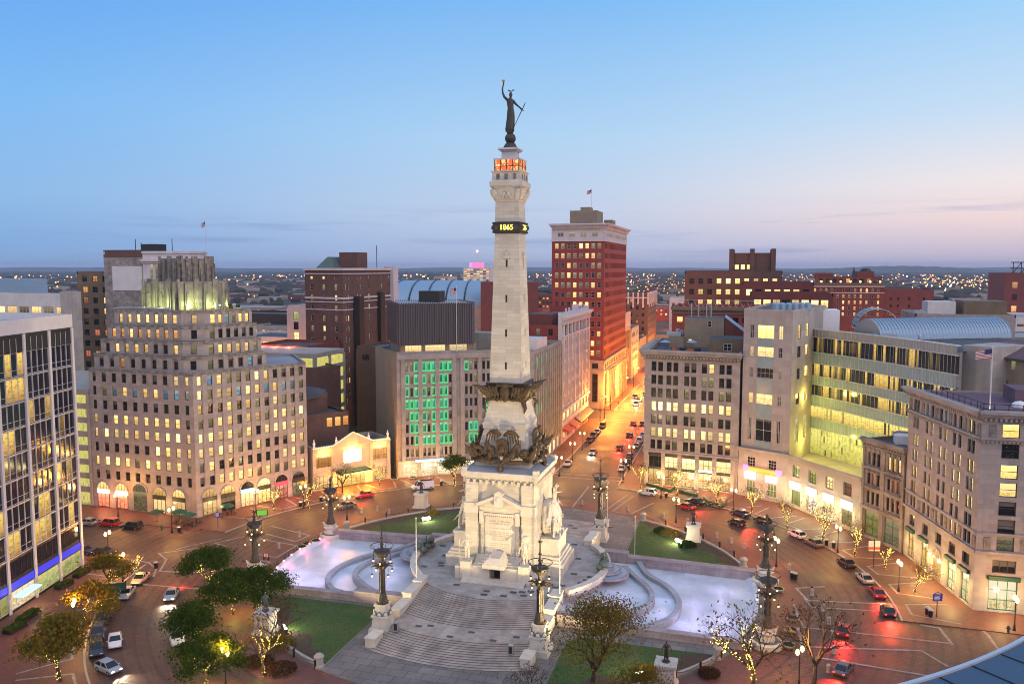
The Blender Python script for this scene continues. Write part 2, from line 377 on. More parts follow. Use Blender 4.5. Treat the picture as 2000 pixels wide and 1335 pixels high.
M['leaf_g'] = foliage('green_leaves', (.05, .10, .012, 1), (.10, .13, .02, 1), (.03, .06, .01, 1))
M['leaf_y'] = foliage('yellowing_leaves', (.20, .15, .02, 1), (.13, .125, .02, 1), (.21, .13, .02, 1))
M['leaf_r'] = foliage('reddish_leaves', (.11, .045, .03, 1), (.08, .03, .025, 1), (.07, .05, .02, 1))
M['leaf_d'] = foliage('dark_shrub_leaves', (.03, .06, .02, 1), (.05, .08, .02, 1), (.02, .035, .015, 1))
M['bark'] = plain('bark', (.05, .036, .027, 1), .9, 0, .4, 5.0)
M['grass'] = stone('lawn_grass', (.025, .085, .012, 1), (.075, .095, .025, 1), None, streak=0, rough=.95, scale=.3)
def paving(name, c1, c2, bw, bh, ms, mort, rough=.55, lanes=False):
    m, N = newmat(name); uv = N.n('ShaderNodeTexCoord').outputs['Object']
    b = N.n('ShaderNodeTexBrick', {'offset': .5}, Vector=uv, Color1=c1, Color2=c2, Mortar=mort, Scale=1.0)
    for k, v in (('Mortar Size', ms), ('Brick Width', bw), ('Row Height', bh)): b.inputs[k].default_value = v
    f = rng(N, noise(N, uv, .18, 6.0, .65), .3, .7)
    col = N.mix(.7, b.outputs[0], N.mix(f, (.5, .5, .5, 1), (1.4, 1.35, 1.3, 1)), 'MULTIPLY')
    st = rng(N, noise(N, uv, .9, 5.0, .7), .55, .75)
    col = N.mix(N.math('MULTIPLY', st, .35), col, tuple(x * .35 for x in c1[:3]) + (1,))
    if lanes:   # tyre-worn tracks round the circle, patches and oil
        r_ = N.n('ShaderNodeVectorMath', {'operation': 'LENGTH'}, i0=uv).outputs['Value']
        tr = N.math('MULTIPLY', N.math('SINE', N.math('MULTIPLY', r_, 3.4)), .5)
        col = N.mix(N.math('MULTIPLY', rng(N, N.math('ADD', tr, noise(N, uv, .35, 3.0)), .6, .95), .45), col, (.03, .022, .02, 1))
        vo = N.n('ShaderNodeTexVoronoi', Vector=uv, Scale=.16).outputs['Color']
        col = N.mix(.35, col, N.mix(N.n('ShaderNodeSeparateColor', i0=vo).outputs[0], (.55, .55, .55, 1), (1.5, 1.4, 1.35, 1)), 'MULTIPLY')
    finish(N, Base_Color=col, Roughness=rng(N, f, 0, 1, rough - .12, rough + .15)); return m
M['road'] = paving('brick_road', (.15, .072, .05, 1), (.10, .05, .038, 1), .9, .45, .035, (.04, .028, .024, 1), .6, True)
M['walk'] = paving('brick_pavement', (.20, .07, .045, 1), (.14, .052, .036, 1), .7, .35, .03, (.07, .04, .035, 1), .6)
M['slab'] = paving('concrete_paving', (.20, .185, .175, 1), (.15, .14, .135, 1), 2.4, 1.8, .05, (.08, .075, .07, 1), .75)
M['asphalt'] = paving('asphalt', (.06, .055, .052, 1), (.05, .046, .045, 1), 3, 3, .0, (.05, .05, .05, 1), .6)
M['line'] = stone('pale_paving_band', (.46, .43, .39, 1), (.22, .18, .16, 1), (1.2, .5, .03), .5, streak=0, scale=.9)
M['kerb'] = plain('kerb_stone', (.36, .33, .3, 1), .7, 0, .2, 1.0)
# ------------------------------------------------------------------ ground, roads, pavements
def at(px, py, z=0.0):
    """ground position measured on the photograph (2000 px wide)"""
    x, u = (px - 1000) / 1620, (667.5 - py) / 1620; c, s = math.cos(PITCH), math.sin(PITCH)
    dx, dy, dz = x, c + u * s, -s + u * c; t = (z - CZ) / dz; a, b_ = dx * t, dy * t
    return (CX + a * math.cos(YAW) - b_ * math.sin(YAW), CY + a * math.sin(YAW) + b_ * math.cos(YAW))
def sheet(name, polys, z, mat, kind='structure', skirt=0.0):
    mb = MB()
    for p in polys:
        mb.face([(q[0], q[1], z) for q in p])
        if skirt:
            for i in range(len(p)): a, b_ = p[i], p[(i + 1) % len(p)]; mb.face([(a[0], a[1], z - skirt), (b_[0], b_[1], z - skirt), (b_[0], b_[1], z), (a[0], a[1], z)])
    return tag(mb.build(name, M[mat]), kind=kind)
def arcp(r, a0, a1, n=40): return [pol(r, a0 + (a1 - a0) * i / n) for i in range(n + 1)]
m, N = newmat('far_ground'); ob = N.n('ShaderNodeTexCoord').outputs['Object']
g1 = rng(N, noise(N, ob, .004, 6.0), .35, .65); g2 = rng(N, noise(N, ob, .02, 5.0), .4, .7); g3 = rng(N, noise(N, ob, .09, 3.0), .45, .6)
col = N.mix(g1, (.030, .036, .032, 1), (.055, .045, .038, 1)); col = N.mix(N.math('MULTIPLY', g2, .6), col, (.075, .06, .05, 1)); col = N.mix(N.math('MULTIPLY', g3, .4), col, (.02, .024, .024, 1))
finish(N, Base_Color=col, Roughness=.95); M['ground'] = m
mb = MB()
for i in range(24): a, b_ = pol(16000, i * 15), pol(16000, i * 15 + 15); mb.face([(0, 0, -.03), (a[0], a[1], -.03), (b_[0], b_[1], -.03)])
tag(mb.build('ground', M['ground']), kind='structure')
sheet('road', [arcp(70, 0, 360, 96)[:-1]], 0.0, 'road')
sheet('street', [[(-9.2, 50), (9.2, 50), (9.2, 900), (-9.2, 900)]], .004, 'asphalt')
sheet('street', [[(-400, -13), (-50, -13), (-50, 6.5), (-400, 6.5)]], .004, 'road')
sheet('street', [[(50, -19), (300, -19), (300, -1.8), (50, -1.8)]], .004, 'road')
sheet('cross_street', [[(-300, 158), (300, 158), (300, 175), (-300, 175)]], .009, 'asphalt')
# pavements, one step above the road
def pave(name, a0, a1, r=64): return sheet(name, [arcp(r, a1, a0, 60) + arcp(82, a0, a1, 30)], .13, 'walk', skirt=.15)
pave('pavement', 8.3 + 90, 174); pave('pavement', 14 - 15.5, 81.7); pave('pavement', 191.5, 250, 67.8)
sheet('pavement', [[(-15.4, 70), (-9.2, 70), (-9.2, 157), (-15.4, 157)], [(9.2, 70), (15.2, 70), (15.2, 157), (9.2, 157)], [(-15.4, 176), (-9.2, 176), (-9.2, 700), (-15.4, 700)], [(9.2, 176), (15.2, 176), (15.2, 700), (9.2, 700)],
     [(-300, 6.5), (-70, 6.5), (-70, 15), (-300, 15)], [(-300, -17.4), (-74, -17.4), (-74, -13), (-300, -13)], [(70, -1.8), (300, -1.8), (300, 7), (70, 7)]], .126, 'walk', skirt=.15)
# kerb stones
mb = MB()
for a0, a1, r in ((98.3, 174, 64), (-1.5, 81.7, 64), (191.5, 250, 67.8)):
    o_, i_ = arcp(r + .28, a0, a1, 60), arcp(r - .02, a0, a1, 60)
    for k in range(60): mb.face([(i_[k][0], i_[k][1], .14), (i_[k + 1][0], i_[k + 1][1], .14), (o_[k + 1][0], o_[k + 1][1], .14), (o_[k][0], o_[k][1], .14)]); mb.face([(i_[k + 1][0], i_[k + 1][1], 0), (i_[k + 1][0], i_[k + 1][1], .14), (i_[k][0], i_[k][1], .14), (i_[k][0], i_[k][1], 0)])
for x in (-9.2, 9.2): mb.box(x - .15, x + .15, 66, 157, 0, .142); mb.box(x - .15, x + .15, 176, 500, 0, .142)
tag(mb.build('kerb', M['kerb']), kind='structure')
# pale paving bands on the brick
def strip(mb, pts, z, wd=.38):
    for i in range(len(pts) - 1):
        (ax, ay), (bx, by) = pts[i], pts[i + 1]; l = math.hypot(bx - ax, by - ay) or 1; nx, ny = -(by - ay) / l * wd / 2, (bx - ax) / l * wd / 2; ex, ey = (bx - ax) / l * wd / 2, (by - ay) / l * wd / 2
        mb.face([(ax + nx - ex, ay + ny - ey, z + i * .0004), (ax - nx - ex, ay - ny - ey, z + i * .0004), (bx - nx + ex, by - ny + ey, z + i * .0004), (bx + nx + ex, by + ny + ey, z + i * .0004)])
mb = MB()
def chev(a, r0=66.0, r1=72.5, d=2.6, flip=1): strip(mb, [pol(r1, a - d * flip), pol(r0, a - d * flip * .6), pol(r0, a + d * flip * .75), pol(r1, a + d * flip * 1.3)], .142)
for a in [103 + 7.6 * i for i in range(9)] + [3 + 7.6 * i for i in range(10)] + [199 + 7.6 * i for i in range(6)]: chev(a, 69.5 if a > 190 else 66, 76 if a > 190 else 72.5, flip=1 if 90 < a < 180 else -1)
tag(mb.build('paving_bands', M['line']), kind='structure')
mb = MB()
for line in ([(1118, 990), (1150, 950)], [(1118, 993), (1172, 1003)], [(1172, 1003), (1224, 967)], [(1196, 998), (1236, 969)], [(1196, 998), (1232, 1003), (1276, 982)],
             [(1610, 1145), (1555, 1148), (1578, 1172), (1760, 1180)], [(1572, 1168), (1585, 1185), (1770, 1196)], [(1550, 1180), (1568, 1224), (1860, 1256)], [(1560, 1226), (1565, 1262), (1800, 1270), (1850, 1300)], [(1590, 1316), (1596, 1283), (1880, 1330)], [(1800, 1220), (1835, 1226), (1860, 1258)], [(1840, 1160), (1930, 1240), (1955, 1275)],
             [(430, 1052), (360, 1068), (345, 1072)], [(500, 1042), (420, 1060), (440, 1066)], [(530, 1027), (605, 1045), (577, 1057), (520, 1042)], [(510, 1052), (580, 1065), (540, 1088), (505, 1082)], [(500, 1092), (527, 1097), (505, 1110)],
             [(385, 1070), (310, 1080), (325, 1092), (312, 1115), (390, 1118)], [(270, 1140), (420, 1152), (440, 1140)], [(210, 1085), (290, 1098), (305, 1110), (300, 1125)]):
    strip(mb, [at(*p) for p in line], .036, .42)
for y in (71, 74.5, 153, 156.6): strip(mb, [(-9, y), (9, y)], .012, .4)
for y in range(80, 150, 8): strip(mb, [(0, y), (0, y + 3)], .012, .16)
for k in range(12):
    x = -8.5 + k * 1.5; strip(mb, [(x, 176.5), (x, 180)], .013, .5)
tag(mb.build('road_markings', M['line']), kind='structure')
# ------------------------------------------------------------------ building kit
def win_faces(mb, T, w, h, nx, ny, fw, mf, mp, fd=.07, pane=True):
    x0, x1, z0, z1 = -w / 2, w / 2, -h / 2, h / 2
    if pane: mb.face([T(x0, 0, z0), T(x1, 0, z0), T(x1, 0, z1), T(x0, 0, z1)], mp, [(0, 0), (1, 0), (1, 1), (0, 1)])
    def bar(a, b, c, d, f):
        p = [(a, c), (b, c), (b, d), (a, d)]
        mb.face([T(x, -f, z) for x, z in p], mf)
        for i in range(4):
            q, r = p[i], p[(i + 1) % 4]
            mb.face([T(r[0], -f, r[1]), T(q[0], -f, q[1]), T(q[0], .01, q[1]), T(r[0], .01, r[1])], mf)
    bar(x0, x0 + fw, z0, z1, fd); bar(x1 - fw, x1, z0, z1, fd)
    bar(x0 + fw, x1 - fw, z0, z0 + fw, fd); bar(x0 + fw, x1 - fw, z1 - fw, z1, fd)
    m = fw * .7
    for i in range(1, nx): c = x0 + w * i / nx; bar(c - m / 2, c + m / 2, z0 + fw, z1 - fw, fd * .8)
    for i in range(1, ny): c = z0 + h * i / ny; bar(x0 + fw, x1 - fw, c - m / 2, c + m / 2, fd * .6)

WIN_CACHE = {}
class Bld:
    def __init__(s, name, label, cat, loc, budget=90, group=None, wname='window'):
        s.root = thing(name, (loc[0], loc[1], 0), label, cat, group); s.wallmb = MB(); s.mats = []; s.wins = []; s.budget = budget; s.wname = wname
    def mi(s, key):
        if key not in s.mats: s.mats.append(key)
        return s.mats.index(key)
    def plainwall(s, A, B, z0, z1, mat): s.wall(A, B, z0, z1, mat, [])
    def wall(s, A, B, z0, z1, mat, rows, depth=.3, reveal=None, glaze=True):
        """rows: (z centre, height, [(s centre, width)], keys, (nx, ny, frame width, frame key)); keys = string or function(col)"""
        mb, m = s.wallmb, s.mi(mat); mr = s.mi(reveal) if reveal else m
        dx, dy = B[0] - A[0], B[1] - A[1]; L = math.hypot(dx, dy); dx /= L; dy /= L; nx, ny = dy, -dx; th = math.atan2(dy, dx)
        def P(t, z, d=0.0): return (A[0] + dx * t - nx * d, A[1] + dy * t - ny * d, z)
        def q(a, b, c, d, mm):
            if b - a > 1e-4 and d - c > 1e-4: mb.face([P(a, c), P(b, c), P(b, d), P(a, d)], mm, [(a, c), (b, c), (b, d), (a, d)])
        z = z0
        for (zc, h, cols, keys, st) in sorted(rows, key=lambda r: r[0]):
            za, zb = zc - h / 2, zc + h / 2
            q(0, L, z, za, m); t = 0
            for i, (c, w) in enumerate(sorted(cols)):
                a, b = c - w / 2, c + w / 2
                q(t, a, za, zb, m); t = b
                D = depth
                mb.face([P(a, za), P(b, za), P(b, za, D), P(a, za, D)], mr); mb.face([P(a, zb, D), P(b, zb, D), P(b, zb), P(a, zb)], mr)
                mb.face([P(a, za, D), P(a, zb, D), P(a, zb), P(a, za)], mr); mb.face([P(b, za), P(b, zb), P(b, zb, D), P(b, za, D)], mr)
                k = keys(i) if callable(keys) else keys if isinstance(keys, str) and keys in M else keys[i % len(keys)]
                s.wins.append((P(c, zc, D), th, w, h, st, k))
            q(t, L, za, zb, m); z = zb
        q(0, L, z, z1, m)
        return L
    def parapet(s, poly, z, h=1.0, t=.4, mat=None, roof='roof'):
        """flat roof inside a parapet; poly counter-clockwise"""
        n = len(poly); mb = MB()
        mb.face([(p[0], p[1], z - h) for p in poly], 0); 
        for i in range(n):
            a, b = poly[i], poly[(i + 1) % n]; mb.bar(a, b, z - h, z + .003, -.02, t, 1)
        mb.build('roof', [M[roof], M[mat or s.mats[0]]], s.root)
    def cornice(s, path, specs, mat, name='cornice_molding'):
        mb = MB()
        for i in range(len(path) - 1):
            a, b = path[i], path[i + 1]; l = math.hypot(b[0] - a[0], b[1] - a[1])
            for z0, z1, o in specs:
                e = o * .4 / l
                mb.bar(lerp(a, b, -e), lerp(a, b, 1 + e), z0, z1, o, .05)
        return mb.build(name, M[mat], s.root)
    def dentils(s, path, z0, z1, o, pitch, wdt, mat):
        mb = MB()
        for i in range(len(path) - 1):
            a, b = path[i], path[i + 1]; l = math.hypot(b[0] - a[0], b[1] - a[1]); n = int(l / pitch)
            for k in range(n):
                t = (k + .5) / n; mb.bar(lerp(a, b, t - wdt / 2 / l), lerp(a, b, t + wdt / 2 / l), z0, z1, o, .02)
        return tag(mb.build('dentil_molding', M[mat], s.root), kind='stuff')
    def finish(s):
        o = s.wallmb.build('wall', [M[k] for k in s.mats], s.root)
        W = sorted(s.wins, key=lambda q: (Vector(q[0]) - Vector((CX, CY, CZ))).length - 3 * q[3] * q[2])
        for p, th, w, h, st, k in W[:s.budget]:
            ck = (round(w, 2), round(h, 2), st)
            if ck not in WIN_CACHE:
                mb = MB(); win_faces(mb, lambda x, y, z: (x, y, z), w, h, st[0], st[1], st[2], 0, 1)
                WIN_CACHE[ck] = mb.mesh('window', [M[st[3]], M['D']])
            o = bpy.data.objects.new(s.wname, WIN_CACHE[ck]); C.objects.link(o); o.parent = s.root
            o.location = Vector(p) - wloc(s.root); o.rotation_euler = (0, 0, th)
            o.material_slots[1].link = 'OBJECT'; o.material_slots[1].material = M[k]
        rest = W[s.budget:]
        if rest:
            mb = MB(); ms = []
            def mi(k):
                if k not in ms: ms.append(k)
                return ms.index(k)
            for p, th, w, h, st, k in rest:
                c, sn = math.cos(th), math.sin(th)
                win_faces(mb, lambda x, y, z: (p[0] + x * c - y * sn, p[1] + x * sn + y * c, p[2] + z), w, h, st[0], st[1], st[2], mi(st[3]), mi(k))
            tag(mb.build('windows', [M[k] for k in ms], s.root), kind='stuff')
        return s.root
def cols(n, L, m, w): return [(m + (L - 2 * m) * (i + .5) / n, w) for i in range(n)]
def pairs(n, L, m, w, gap): 
    r = []
    for i in range(n):
        c = m + (L - 2 * m) * (i + .5) / n; r += [(c - (w + gap) / 2, w), (c + (w + gap) / 2, w)]
    return r
def litf(p, keys='WWWYO', dark='DDDE', seed=None):
    g = random.Random(seed) if seed is not None else rnd
    return lambda i: g.choice(keys) if g.random() < p else g.choice(dark)
SASH = (1, 2, .09, 'frame'); SASHW = (1, 2, .09, 'frame_w'); GRID = (3, 3, .1, 'frame'); PLAIN = (1, 1, .07, 'frame'); DUO = (2, 2, .09, 'frame')

def block(name, label, cat, x0, x1, y0, y1, z1, mat, rows, nN, nW, w=1.2, h=1.9, p=.3, st=SASH, keys='WWYO', dark='DDDE', budget=60, m=1.0, z0=0, roof='roof', par=.9, pairN=False, pairW=False, group=None, wW=None):
    """plain rectangular building: north face (towards the circle) and west face carry the windows"""
    b = Bld(name, label, cat, ((x0 + x1) / 2, (y0 + y1) / 2), budget, group)
    LN, LW = x1 - x0, y1 - y0
    cN = pairs(nN, LN, m, w, .25) if pairN else cols(nN, LN, m, w)
    cW = pairs(nW, LW, m, wW or w, .25) if pairW else cols(nW, LW, m, wW or w)
    b.wall((x0, y0), (x1, y0), z0, z1, mat, [(z, h, cN, litf(p, keys, dark), st) for z in rows] if nN else [])
    b.wall((x1, y0), (x1, y1), z0, z1, mat, [(z, h, cW, litf(p, keys, dark), st) for z in rows] if nW else [])
    b.wall((x1, y1), (x0, y1), z0, z1, mat, []); b.wall((x0, y1), (x0, y0), z0, z1, mat, [])
    b.parapet([(x0, y0), (x1, y0), (x1, y1), (x0, y1)], z1, par, .4, mat, roof)
    return b
def rowz(z0, z1, n): return [z0 + (z1 - z0) * i / (n - 1) for i in range(n)]
def roofbox(b, x0, x1, y0, y1, z0, z1, mat='metal', name='roof_unit'):
    mb = MB(); mb.box(x0, x1, y0, y1, z0, z1); return mb.build(name, M[mat], b.root)
def clutter(b, poly, z, n, seed, mats=('metal', 'roof_pale', 'white')):
    """vents and air units on a roof"""
    g = random.Random(seed); x0, x1 = min(p[0] for p in poly), max(p[0] for p in poly); y0, y1 = min(p[1] for p in poly), max(p[1] for p in poly)
    for i in range(n):
        x, y = g.uniform(x0, x1), g.uniform(y0, y1); mb = MB()
        if g.random() < .5:
            a, c, h = g.uniform(.8, 2.4), g.uniform(.8, 2), g.uniform(.8, 1.8); mb.box(x - a, x + a, y - c, y + c, z, z + h); mb.box(x - a * .6, x + a * .6, y - c * .6, y + c * .6, z + h, z + h + .2)
            mb.build('air_unit', M[g.choice(mats)], b.root)
        else:
            r = g.uniform(.25, .5); mb.lathe([(r, z), (r, z + 1.2), (r * 1.5, z + 1.25), (r * 1.3, z + 1.6), (.05, z + 1.7)], 8, x, y); mb.build('vent_pipe', M[g.choice(mats)], b.root)

# ------------------------------------------------------------------ glass office tower, near left
b = Bld('office_tower', 'dark glass office tower with white piers and blue sign bands, at the left edge', 'office tower', (-72, -35), 90, wname='window_bay')
A0, A1 = (-66.3, -58.4), (-77.0, -17.3); LA = math.dist(A0, A1); bay = 7.07; nb = 6
ux, uy = (A1[0] - A0[0]) / LA, (A1[1] - A0[1]) / LA
cs = [(LA - .5 - bay * (i + .5), bay - .55) for i in range(nb)][::-1]
rows = []; pat = ['AA2A2AAA', 'AA2A2AA2', 'A', 'A', 'A', 'A', 'A', 'A', 'A', 'A']
gA = random.Random(5)
fl = [10.9 + 4.08 * i for i in range(8)]
for i, z in enumerate(fl):
    lit = {7: [2, 3], 6: [2, 3, 1], 5: [1, 4], 2: [2, 3, 5], 1: [1, 2, 3, 4], 0: [0, 2, 3, 4, 5]}.get(i, [3])
    rows.append((z, 3.72, cs, (lambda lit: lambda c: 'A2' if c in lit else 'A')(lit), (4, 1, .06, 'mull')))
rows.append((6.9, 3.0, cs, lambda c: 'A', (4, 1, .1, 'frame')))
rows.append((2.0, 3.0, cs, lambda c: 'V' if c != 3 else 'S2', (4, 1, .1, 'mull')))
b.wall(A0, A1, 0, 44.3, 'dk', rows, depth=.12); b.plainwall(A0, A1, 44.3, 46.6, 'pier')
b.wall(A1, (-125, -17.3), 0, 46.6, 'pier', []); b.wall((-125, -17.3), (-125, -60), 0, 46.6, 'pier', []); b.wall((-125, -60), A0, 0, 46.6, 'pier', [])
b.parapet([A0, A1, (-125, -17.3), (-125, -60)], 46.6, 1.2, .5, 'pier', 'metal_blue')
mb = MB()
for i in range(nb + 1):
    t = LA - .5 - bay * i; t = min(max(t, .4), LA - .38); c = (A0[0] + ux * t, A0[1] + uy * t)
    mb.bar((c[0] - ux * .3, c[1] - uy * .3), (c[0] + ux * .3, c[1] + uy * .3), 0, 44.2, .22, .02)
mb.build('pier', M['pier'], b.root)
mb = MB()
for z in [f - .95 for f in fl]: mb.bar(A0, A1, z, z + .06, -.07, .1)
for f in fl: mb.bar(A0, A1, f - 2.13, f - 1.97, .1, .0)
mb.build('floor_band', M['mull'], b.root)
mb = MB()
for i in range(nb):
    for k in range(1, 4):
        t = cs[i][0] + (k / 4 - .5) * (bay - .75); c = (A0[0] + ux * t, A0[1] + uy * t)
        mb.bar((c[0] - ux * .04, c[1] - uy * .04), (c[0] + ux * .04, c[1] + uy * .04), 8.9, 43.6, .05, .1)
mb.build('mullion', M['mull'], b.root)
for c, w_ in cs:
    mb = MB(); mb.bar((A0[0] + ux * (c - w_ / 2), A0[1] + uy * (c - w_ / 2)), (A0[0] + ux * (c + w_ / 2), A0[1] + uy * (c + w_ / 2)), 3.75, 4.95, .12, -.01); mb.build('sign_band', M['sign_b'], b.root)
mb = MB(); t = cs[3][0]; mb.bar((A0[0] + ux * (t - 2.6), A0[1] + uy * (t - 2.6)), (A0[0] + ux * (t + 2.6), A0[1] + uy * (t + 2.6)), 2.55, 2.8, 1.6, -.05); mb.build('entrance_canopy', M['sign_c'], b.root)
part_light(b.root, 'entrance_lamp', 'POINT', Vector((A0[0] + ux * t + 2.2, A0[1] + uy * t + .6, 2.2)) - wloc(b.root), 350, (1, .72, .3), .3)
b.finish()

# ------------------------------------------------------------------ stepped art deco tower
b = Bld('stepped_tower', 'stepped art deco limestone tower with arched shopfronts and a green lit crown', 'office tower', (-80, 28), 96)
P0, P1, P2 = (-104.5, 15.2), (-75.6, 13.6), (-62.7, 38.9)
LL, LR = math.dist(P0, P1), math.dist(P1, P2)
cl = [(1.5 + i * (LL - 3.2) / 9, 1.05 if i in (0, 9) else 1.35) for i in range(10)]; cr = [(1.5 + i * (LR - 3.0) / 11, 1.0 if i == 0 else 1.3) for i in range(12)]
zr = [30.2, 27.1, 23.9, 20.7, 17.5, 14.2, 11.0, 7.8]
pl = ['DDDDDDDDYY', 'DETWTWWTTE', 'DDDDDDDDDD', 'WDWWWWWWWD', 'WYYYWWWYYW', 'DDDDDDYWWW', 'WYYYEYYYYE', 'DDDDDDDDDD']
pr = ['YTWEEEYWDDDD', 'YEWWTYWTWTTE', 'WDDYDWEDYEDD', 'EEWWDYWEWYEY', 'YYWYEWDYYWYW', 'WWYYEDYDDDWW', 'EWDDDDDDDYWE', 'DDYYYWEYEEYY']
b.wall(P0, P1, 0, 32.2, 'lime', [(z, 2.05, cl, k, SASH) for z, k in zip(zr, pl)])
b.wall(P1, P2, 0, 32.2, 'lime', [(z, 2.05, cr, k, SASH) for z, k in zip(zr, pr)])
back = [(-76, 56), (-104.5, 44)]
b.wall(P2, back[0], 0, 32.2, 'lime_dark', []); b.wall(back[0], back[1], 0, 32.2, 'lime_dark', []); b.wall(back[1], P0, 0, 32.2, 'lime_dark', [])
b.parapet([P0, P1, P2] + back, 32.2, .6, .5, 'lime', 'roof_pale')
# pilaster strips between the windows and dark stained parapet caps
def pilasters(b, A, B, cl, z0, z1, mat='lime'):
    mb = MB(); L = math.dist(A, B)
    for i in range(len(cl) - 1):
        c = (cl[i][0] + cl[i + 1][0]) / 2; wd = (cl[i + 1][0] - cl[i][0]) * .24
        mb.bar(lerp(A, B, (c - wd) / L), lerp(A, B, (c + wd) / L), z0, z1, .14, -.01)
    mb.build('pilaster', M[mat], b.root)
pilasters(b, P1, P2, cr, 6.9, 31.6)
pilasters(b, P0, P1, cl, 28.8, 31.6)
def capband(b, path, z0, z1, o=.1):
    mb = MB()
    for i in range(len(path) - 1): mb.bar(path[i], path[i + 1], z0, z1, o, -.01)
    mb.build('parapet_band', M['lime_stain'], b.root)
capband(b, [P0, P1, P2], 31.5, 32.25)
dl = ((P1[0] - P0[0]) / LL, (P1[1] - P0[1]) / LL); dr = ((P2[0] - P1[0]) / LR, (P2[1] - P1[1]) / LR)
nl, nr = (dl[1], -dl[0]), (dr[1], -dr[0])
tz = [32.2, 35.5, 38.8, 42.1, 45.5]
tpl = ['DDODDDDD', 'DWWWWDDW', 'OOWOWOOO', 'WWWWWWW']; tpc = 'DEDW'; tpr = ['EDDDTD', 'EWWWWE', 'EDDDDD', 'WWTEWW']
for k in range(4):
    o = .9 + .95 * k; ch = 2.4 + .3 * k
    # intersection of the two inset faces
    a = (P0[0] - nl[0] * o, P0[1] - nl[1] * o); c = (P1[0] - nr[0] * o, P1[1] - nr[1] * o)
    det = dl[0] * dr[1] - dl[1] * dr[0]; t = ((c[0] - a[0]) * dr[1] - (c[1] - a[1]) * dr[0]) / det
    X = (a[0] + dl[0] * t, a[1] + dl[1] * t)
    q0 = (X[0] - dl[0] * (LL - 1.5 - 1.8 * k), X[1] - dl[1] * (LL - 1.5 - 1.8 * k)); q1 = (X[0] - dl[0] * ch, X[1] - dl[1] * ch)
    q2 = (X[0] + dr[0] * ch, X[1] + dr[1] * ch); q3 = (X[0] + dr[0] * (17.8 - 1.2 * k), X[1] + dr[1] * (17.8 - 1.2 * k))
    q4 = (q3[0] - nr[0] * 14, q3[1] - nr[1] * 14); q5 = (q0[0] - nl[0] * 20, q0[1] - nl[1] * 20)
    z0, z1 = tz[k] - (.62 if k == 0 else .0), tz[k + 1]; zc = tz[k] + 1.35
    L1, L2, L3 = math.dist(q0, q1), math.dist(q1, q2), math.dist(q2, q3)
    c1 = cols(len(tpl[k]), L1, .6, 1.25); c3 = cols(len(tpr[k]), L3, .5, 1.2)
    b.wall(q0, q1, z0, z1, 'lime', [(zc, 2.0, c1, tpl[k], SASH)])
    b.wall(q1, q2, z0, z1, 'lime', [(zc, 2.0, [(L2 / 2, 1.25)], tpc[k], SASH)])
    b.wall(q2, q3, z0, z1, 'lime', [(zc, 2.0, c3, tpr[k], SASH)])
    b.wall(q3, q4, z0, z1, 'lime_dark', []); b.wall(q4, q5, z0, z1, 'lime_dark', []); b.wall(q5, q0, z0, z1, 'lime_dark', [])
    b.parapet([q0, q1, q2, q3, q4, q5], z1, .35, .4, 'lime_stain', 'roof_pale' if k < 3 else 'roof')
    capband(b, [q0, q1, q2, q3], z1 - .75, z1 + .02)
    pilasters(b, q0, q1, c1, z0, z1 - .5); pilasters(b, q2, q3, c3, z0, z1 - .5)
# fluted crown
def crown(poly, z0, z1, fl, prn, mat):
    mb = MB(); mb.prism(poly, z0, z1 - .6, 0)
    n = len(poly)
    for i in range(n):
        a, c = poly[i], poly[(i + 1) % n]; l = math.dist(a, c); k = max(2, int(l / fl))
        for j in range(k + 1):
            t = j / k; wd = fl * .3 / l; h = z1 if j % 2 == 0 else z1 - 1.0
            mb.bar(lerp(a, c, max(0, t - wd)), lerp(a, c, min(1, t + wd)), z0, h, prn, .1)
            mb.bar(lerp(a, c, max(0, t - wd * .5)), lerp(a, c, min(1, t + wd * .5)), z0, h - (z1 - z0) * .3, prn + .25, .1)
    return mb.build('crown', M[mat], b.root)
cw = [(-95.2, 23), (-84.2, 20.6), (-79.2, 30.8), (-85, 40), (-95, 38)]
crown(cw, 44.8, 52.3, 1.9, .45, 'lime_dark')
cw2 = [(-92.3, 25.3), (-85.3, 23.6), (-82.2, 31.0), (-86.5, 36), (-92, 35)]
crown(cw2, 51.7, 57.6, 1.5, .35, 'lime_stain')
gcol = (.86, 1, .32)
for p, e in (((-91.5, 19.2, 45.9), 700), ((-86.8, 18.6, 45.9), 800), ((-81.6, 22.0, 45.9), 900), ((-79.2, 26.5, 45.9), 700), ((-78.4, 31, 45.9), 500)):
    mb = MB(); mb.lathe([(.2, p[2] - .9), (.3, p[2] - .3), (.3, p[2] - .1), (.05, p[2])], 8, p[0], p[1]); mb.build('uplight', M['gold'], b.root)
    part_light(b.root, 'uplight_lamp', 'POINT', Vector((p[0], p[1], p[2] + .5)) - wloc(b.root), e, gcol, .4)
